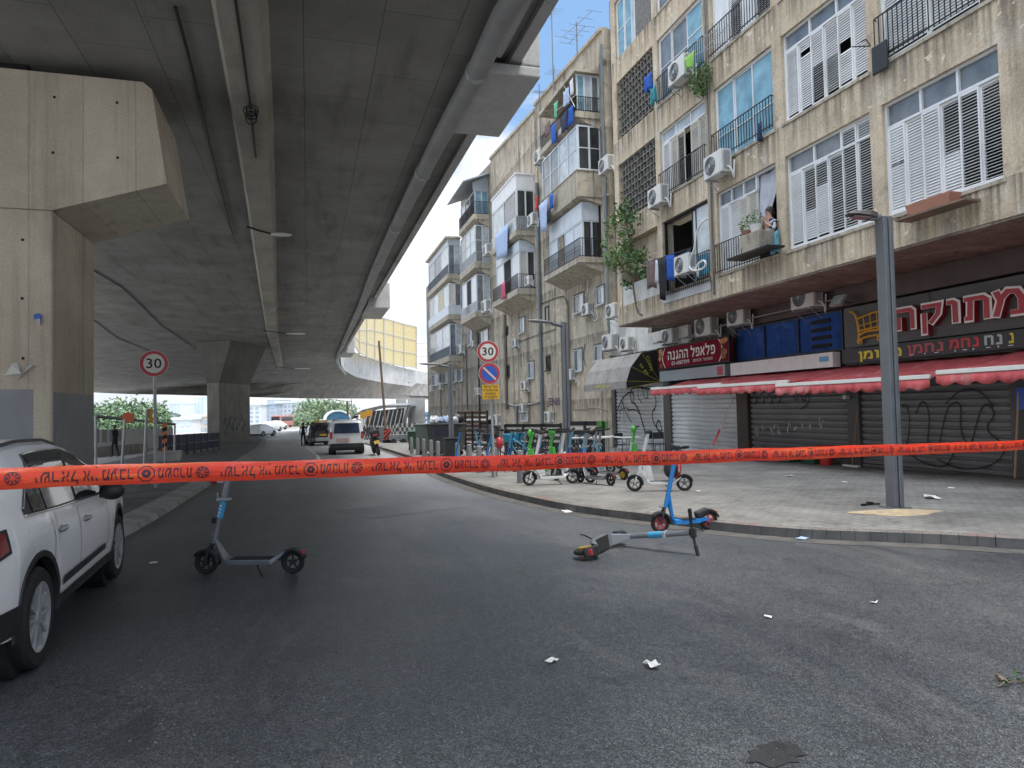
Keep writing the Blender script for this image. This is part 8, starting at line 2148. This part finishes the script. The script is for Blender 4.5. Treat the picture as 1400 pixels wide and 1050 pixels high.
# white panel wall and low concrete barrier across the plaza
wa, wb_ = at(120, 46), at(236, 60); d = wb_-wa
t = thing('panel_wall', 'long white panel wall with posters behind the person in the dark jacket', 'wall', (wa+wb_)/2)
zt0 = ony(120, 588, wa.y).z; zt1 = ony(236, 585, wb_.y).z
mb = MB(); mb.hexa([wa, wb_, wb_+Vector((0, .2, 0)), wa+Vector((0, .2, 0))], [Vector((wa.x, wa.y, zt0)), Vector((wb_.x, wb_.y, zt1)), Vector((wb_.x, wb_.y+.2, zt1)), Vector((wa.x, wa.y+.2, zt0))]); mb.build('panels', M_concrete('white_panels', (.88, .88, .88), (.5, .5, .5), 2.0, 9, 'XZ', .2, .25), t)
mb = MB()
for k in range(4):
    u0 = .06+.075*k; p0 = wa.lerp(wb_, u0)+Vector((0, -.02, .75)); p1 = wa.lerp(wb_, u0+.05)+Vector((0, -.02, .75)); mb.quad(p0, p1, p1+Vector((0, 0, .9)), p0+Vector((0, 0, .9)), k % 2)
mb.build('poster', [M('poster_blue', (.30, .36, .52), .6), M('poster_grey', (.38, .37, .35), .6)], t)
mb = MB(); a, b = at(120, 40), at(200, 47); mb.hexa([a, b, b+Vector((0, .5, 0)), a+Vector((0, .5, 0))], [a+Vector((0, .15, .62)), b+Vector((0, .15, .62)), b+Vector((0, .35, .62)), a+Vector((0, .35, .62))]); wthing(mb, 'concrete_barrier', mKERBL, 'low concrete barrier in front of the white panel wall', 'barrier')
# red and white barrier piece lying in the road by the kerb
p = gnd(288, 663); mb = MB()
for k in range(4): mb.obox(p+Vector((-.3+.16*k, .12*k, .05)), (.18, .13, .07), Matrix.Rotation(.6, 4, 'Z'), k % 2)
wthing(mb, 'fallen_barrier', [mSIGNR, mSIGNW], 'red and white striped marker lying at the median kerb', 'marker')
p = gnd(200, 664, .15); mb = MB(); mb.tube([p+Vector((-.4, 0, .1)), p+Vector((-.15, 0, .02)), p+Vector((.1, 0, .08)), p+Vector((.3, 0, .01))], .03, 6); wthing(mb, 'fallen_pole', mLGM, 'bent grey pole lying on the median in front of the car', 'pole')
# ------------------------------------------------------------------ background beyond the viaduct
def blockhouse(lab, px0, px1, ytop, D_, col, depth=15, floors=4, bays=6, glass=None, ybase=None):
    a, b = at(px0, D_), at(px1, D_); zt = atd((px0+px1)/2, ytop, D_).z; z0 = gz(200)-.5
    u = (b-a); u.z = 0; L_ = u.length; u.normalize(); nn = Vector((u.y, -u.x, 0))
    if nn.dot(CP-a) < 0: nn = -nn
    t = thing('city_building', lab, 'building', (a+b)/2, group='distant buildings')
    def P(s, h, o): return Vector((a.x, a.y, 0))+u*s+nn*o+Vector((0, 0, h))
    def slab_(mb, s0, s1, h0, h1, o0, o1): mb.hexa([P(s0, h0, o0), P(s1, h0, o0), P(s1, h0, o1), P(s0, h0, o1)], [P(s0, h1, o0), P(s1, h1, o0), P(s1, h1, o1), P(s0, h1, o1)])
    mb = MB(); slab_(mb, 0, L_, z0, zt, -depth, 0); mb.build('wall', col, t)
    mb = MB(); slab_(mb, -.2, L_+.2, zt+.01, zt+.5, -depth-.2, .2); mb.build('roof', col, t)
    fh = (zt-z0)/(floors+.3)
    for f in range(floors):
        mb = MB()
        for k in range(bays):
            s0 = L_*(k+.2)/bays; s1 = L_*(k+.8)/bays; h0 = z0+fh*(f+.35); slab_(mb, s0, s1, h0, h0+fh*.5, .02, .08)
        mb.build('window', glass or mHZG, t)
    return t
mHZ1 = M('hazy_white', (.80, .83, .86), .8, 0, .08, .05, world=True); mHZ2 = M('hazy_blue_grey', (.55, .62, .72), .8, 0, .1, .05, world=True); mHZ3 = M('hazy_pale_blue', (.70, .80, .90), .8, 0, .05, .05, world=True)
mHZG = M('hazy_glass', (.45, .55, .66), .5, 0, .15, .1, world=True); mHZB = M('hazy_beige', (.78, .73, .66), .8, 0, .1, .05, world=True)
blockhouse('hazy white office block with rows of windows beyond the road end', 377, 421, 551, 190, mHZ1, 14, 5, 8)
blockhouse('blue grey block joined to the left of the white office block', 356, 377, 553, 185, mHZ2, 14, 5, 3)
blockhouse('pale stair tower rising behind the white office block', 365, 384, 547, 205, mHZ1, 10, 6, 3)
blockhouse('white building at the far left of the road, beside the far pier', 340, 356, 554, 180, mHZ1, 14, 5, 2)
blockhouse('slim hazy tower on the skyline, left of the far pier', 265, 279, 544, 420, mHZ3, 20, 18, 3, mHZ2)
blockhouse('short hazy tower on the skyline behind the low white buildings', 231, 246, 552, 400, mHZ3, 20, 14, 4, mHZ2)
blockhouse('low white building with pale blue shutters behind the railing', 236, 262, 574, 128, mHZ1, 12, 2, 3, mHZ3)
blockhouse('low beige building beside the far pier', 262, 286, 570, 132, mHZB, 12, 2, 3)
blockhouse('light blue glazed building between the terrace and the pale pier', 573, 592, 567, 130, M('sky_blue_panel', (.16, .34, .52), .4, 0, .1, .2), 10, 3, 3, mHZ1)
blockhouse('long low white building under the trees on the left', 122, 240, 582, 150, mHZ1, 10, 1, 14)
# glass arch hall
t = thing('arched_hall', 'arched hall with blue glass at the end of the road', 'building', at(462, 150)); a, b = at(444, 150), at(481, 150); L_ = (b-a).length; u = (b-a).normalized(); zc0 = atd(462, 574, 150).z; hh = atd(462, 560.5, 150).z-zc0
def arch(f, o): return [a+Vector((0, 0, zc0-a.z))+u*(L_/2)*(1-math.cos(PI*k/20)*f)+Vector((0, 0, hh*f*math.sin(PI*k/20)))+Vector((0, o, 0)) for k in range(21)]
mb = MB(); A_ = arch(1, 0); A2 = arch(.86, 0); mb.grid([A_, A2]); mb.grid([A_, [p+Vector((0, 14, 0)) for p in A_]]); mb.build('roof', mHZ1, t)
mb = MB(); mb.add(arch(.86, .3), [tuple(range(21))]); mb.build('glass', M('arch_glass', (.05, .17, .28), .2), t)
mb = MB(); q0 = a+Vector((-1, .5, gz(99)-a.z-.3)); q1 = b+Vector((30, .5, gz(99)-b.z-.3)); mb.hexa([q0, q1, q1+Vector((0, 8, 0)), q0+Vector((0, 8, 0))], [Vector((q.x, q.y, zc0)) for q in (q0, q1, q1+Vector((0, 8, 0)), q0+Vector((0, 8, 0)))]); mb.build('wall', mHZB, t)
# steel canopy with slanting slats
t = thing('station_canopy', 'grey station canopy with slanting striped slats behind the leaning pole', 'canopy', at(530, 80)); D_ = 82
P = lambda px, py, dd=0: atd(px, py, D_+dd)
mb = MB(); mb.prism([P(480, 569), P(496, 560), P(520, 554.5), P(557, 554), P(559, 556.5), P(522, 558), P(497, 563.5)], FW*9); mb.build('roof', M('canopy_steel', (.24, .25, .26), .5, .3, .1, 1), t)
mb = MB(); mb.quad(P(495, 563, 4), P(553, 558, 4), P(548, 585, 4), P(495, 585, 4)); mb.build('backing', M('canopy_shade', (.10, .105, .11), .8), t)
mb = MB()
for k in range(17):
    x = 497+2.9*k; top = 562.5-(x-497)*.06; mb.prism([P(x+5.5, top), P(x+7.0, top), P(x+1.6, 584), P(x+.1, 584)], FW*.5, k % 2)
mb.build('slat', [M('slat_pale', (.50, .52, .53), .5), M('slat_dark', (.06, .065, .07), .5)], t)
mb = MB(); mb.prism([P(557, 553.5), P(559.5, 553.5), P(549.5, 585), P(547.5, 585)], FW*2); mb.build('strut', mGREYM, t)
mb = MB(); mb.prism([P(430, 585), P(430, 580), P(480, 569.5), P(480, 573), P(445, 583)], FW*4); mb.prism([P(440, 590), P(440, 582), P(500, 572), P(500, 590)], FW*3); mb.build('lower_roof', mHZ1, t)
for px, py, lab in ((496.5, 567.5, 'yellow orange square sign, lower left of two'), (504.5, 564.5, 'yellow orange square sign, upper right of two')):
    c = atd(px, py, 70); u_, v_, n_ = sign_frame(); mb = MB(); mb.hexa([c-u_*.32-v_*.34, c+u_*.32-v_*.28, c+u_*.32+v_*.34, c-u_*.32+v_*.28], [q+n_*-.05 for q in (c-u_*.32-v_*.34, c+u_*.32-v_*.28, c+u_*.32+v_*.34, c-u_*.32+v_*.28)])
    g_ = at(px, 70); mb.cyl(c-n_*.06-v_*.3, (c.x, c.y+.06, gz(70)), .04, n=6)
    wthing(mb, 'road_sign', M('sign_orange', (.70, .36, .05), .5), lab+' before the striped canopy', 'road sign', 'orange road signs')
# concrete chequered barriers
t0 = None
mW_, mK_ = M('barrier_white', (.68, .68, .67), .6, 0, .08, 2), M('barrier_black', (.03, .03, .035), .6, 0, .2, 2)
def chequer(p0, p1, h, n, rows_, lab):
    t = thing('chequered_barrier', lab, 'barrier', (p0+p1)/2, group='black and white barriers beyond the bins'); mb = MB(); d = (p1-p0)/n
    for i in range(n):
        for j in range(rows_):
            a = p0+d*i+Vector((0, 0, h*j/rows_)); b = a+d; sl = Vector((0, .12, 0)); mb.hexa([a, b, b+sl, a+sl], [q+Vector((0, 0, h/rows_)) for q in (a, b, b+sl, a+sl)], (i+j) % 2)
    mb.build('blocks', [mW_, mK_], t)
chequer(at(496, 62), at(545, 58), 1.35, 26, 5, 'fine chequered black and white barrier behind the motorcycle'); chequer(at(543, 55), at(577, 46), 1.5, 10, 5, 'coarse chequered black and white barrier behind the green bins')
c = at(529.5, 50); t = thing('hazard_board', 'red and black diagonal hazard board at the foot of the leaning pole', 'hazard panel', c); u_, v_, n_ = sign_frame(); W_ = .24; H_ = .72; mb = MB()
for k in range(-1, 6):
    q = [(-W_, k*.32-.3), (W_, k*.32+.2), (W_, k*.32+.36), (-W_, k*.32-.14)]
    q = [(x, min(max(z, 0), H_*1.1)) for x, z in q]; mb.add([c+u_*x+v_*(z+.35)+n_*.01 for x, z in q], [(0, 1, 2, 3)], 1)
mb.hexa([c-u_*W_+v_*.35, c+u_*W_+v_*.35, c+u_*W_+v_*.35-n_*.04, c-u_*W_+v_*.35-n_*.04], [c-u_*W_+v_*(.35+H_*1.1), c+u_*W_+v_*(.35+H_*1.1), c+u_*W_+v_*(.35+H_*1.1)-n_*.04, c-u_*W_+v_*(.35+H_*1.1)-n_*.04]); mb.build('panel', [M('hazard_red', (.66, .09, .06), .5), mBLK], t); mb = MB(); mb.box(c.x-.3, c.x+.3, c.y+.06, c.y+.4, c.z, c.z+.34); mb.build('foot', mBLK, t)
mb = MB(); c = at(524, 52); mb.box(c.x-.5, c.x+.3, c.y, c.y+.5, c.z, c.z+1.3); wthing(mb, 'utility_cabinet', mGREYM, 'grey utility cabinet left of the diagonal hazard board', 'cabinet', bev=.03)
c = at(537, 50); t = thing('trailer', 'low grey trailer right of the diagonal hazard board', 'trailer', c); mb = MB(); mb.box(c.x-.3, c.x+1.2, c.y-.5, c.y+.5, c.z+.35, c.z+.7); mb.build('bed', mGREYM, t)
for x in (0, .7): mb = MB(); mb.cyl((c.x+x, c.y-.55, c.z+.22), (c.x+x, c.y-.4, c.z+.22), .22, n=14); mb.build('wheel', mRUB, t)
# leaning wooden poles
b_ = at(529, 51); tp = ony(518, 466, b_.y); mb = MB(); mb.cyl(b_, tp, .10, .08, n=10); wthing(mb, 'wooden_pole', mWOOD, 'tall leaning wooden pole before the striped canopy', 'pole', base=b_, smooth=True)
b_ = at(477, 75); tp = ony(474.5, 548, b_.y); mb = MB(); mb.cyl(b_, tp, .13, .1, n=8); wthing(mb, 'wooden_pole', mWOOD, 'shorter dark pole rising behind the white van', 'pole', base=b_, smooth=True)
b_ = at(481, 95); tp = ony(480.5, 546, b_.y); mb = MB(); mb.cyl(b_, tp, .08, n=8); mb.tube([tp+Vector((0, 0, -.3)), tp+Vector((-3.2, 0, .1))], .05, 5); wthing(mb, 'street_lamp', mLGM, 'thin grey mast with an arm behind the shorter dark pole', 'street lamp', base=b_)
mb = MB()
for k in range(4): a = atd(569, 470+9*k, 120); mb.tube([a, a+Vector((9, -2, .4)), a+Vector((16, -6, 1.2))], .04, 4)
wthing(mb, 'overhead_wire', mCABLE, 'thin overhead wires between the noise barrier and the terrace', 'wire')
# trees
def tree(lab, px, D_, ytop, rad, mt, n=900, hw=1.0):
    b = at(px, D_); top = atd(px, ytop, D_).z; h = top-b.z; t = thing('tree', lab, 'tree', b, group='trees beyond the viaduct')
    mb = MB(); mb.tube([b, b+Vector((.1*rad, 0, h*.35)), b+Vector((0, 0, h*.8))], .2, 7, rs=[.06*rad+.12, .04*rad+.1, .05])
    cl_ = []
    for k in range(13):
        a_ = 2.4*k; rr = rad*(.25+.55*random.random()); z = b.z+h*(.35+.5*((k % 5)/4)); c = b+Vector((rr*math.cos(a_)*hw, rr*math.sin(a_)*.8, z-b.z)); cl_.append(c); mb.tube([b+Vector((0, 0, h*.3)), c], .05, 4)
    mb.build('trunk', mBARK, t)
    mb = MB()
    for c in cl_: leafy(mb, c, rad*.42, n//13, rad*.075, (0, 0, 1), .8)
    leafy(mb, b+Vector((0, 0, h*.82)), rad*.5, n//6, rad*.075, (0, 1), .6); mb.build('crown', [mt, mTREEF2], t)
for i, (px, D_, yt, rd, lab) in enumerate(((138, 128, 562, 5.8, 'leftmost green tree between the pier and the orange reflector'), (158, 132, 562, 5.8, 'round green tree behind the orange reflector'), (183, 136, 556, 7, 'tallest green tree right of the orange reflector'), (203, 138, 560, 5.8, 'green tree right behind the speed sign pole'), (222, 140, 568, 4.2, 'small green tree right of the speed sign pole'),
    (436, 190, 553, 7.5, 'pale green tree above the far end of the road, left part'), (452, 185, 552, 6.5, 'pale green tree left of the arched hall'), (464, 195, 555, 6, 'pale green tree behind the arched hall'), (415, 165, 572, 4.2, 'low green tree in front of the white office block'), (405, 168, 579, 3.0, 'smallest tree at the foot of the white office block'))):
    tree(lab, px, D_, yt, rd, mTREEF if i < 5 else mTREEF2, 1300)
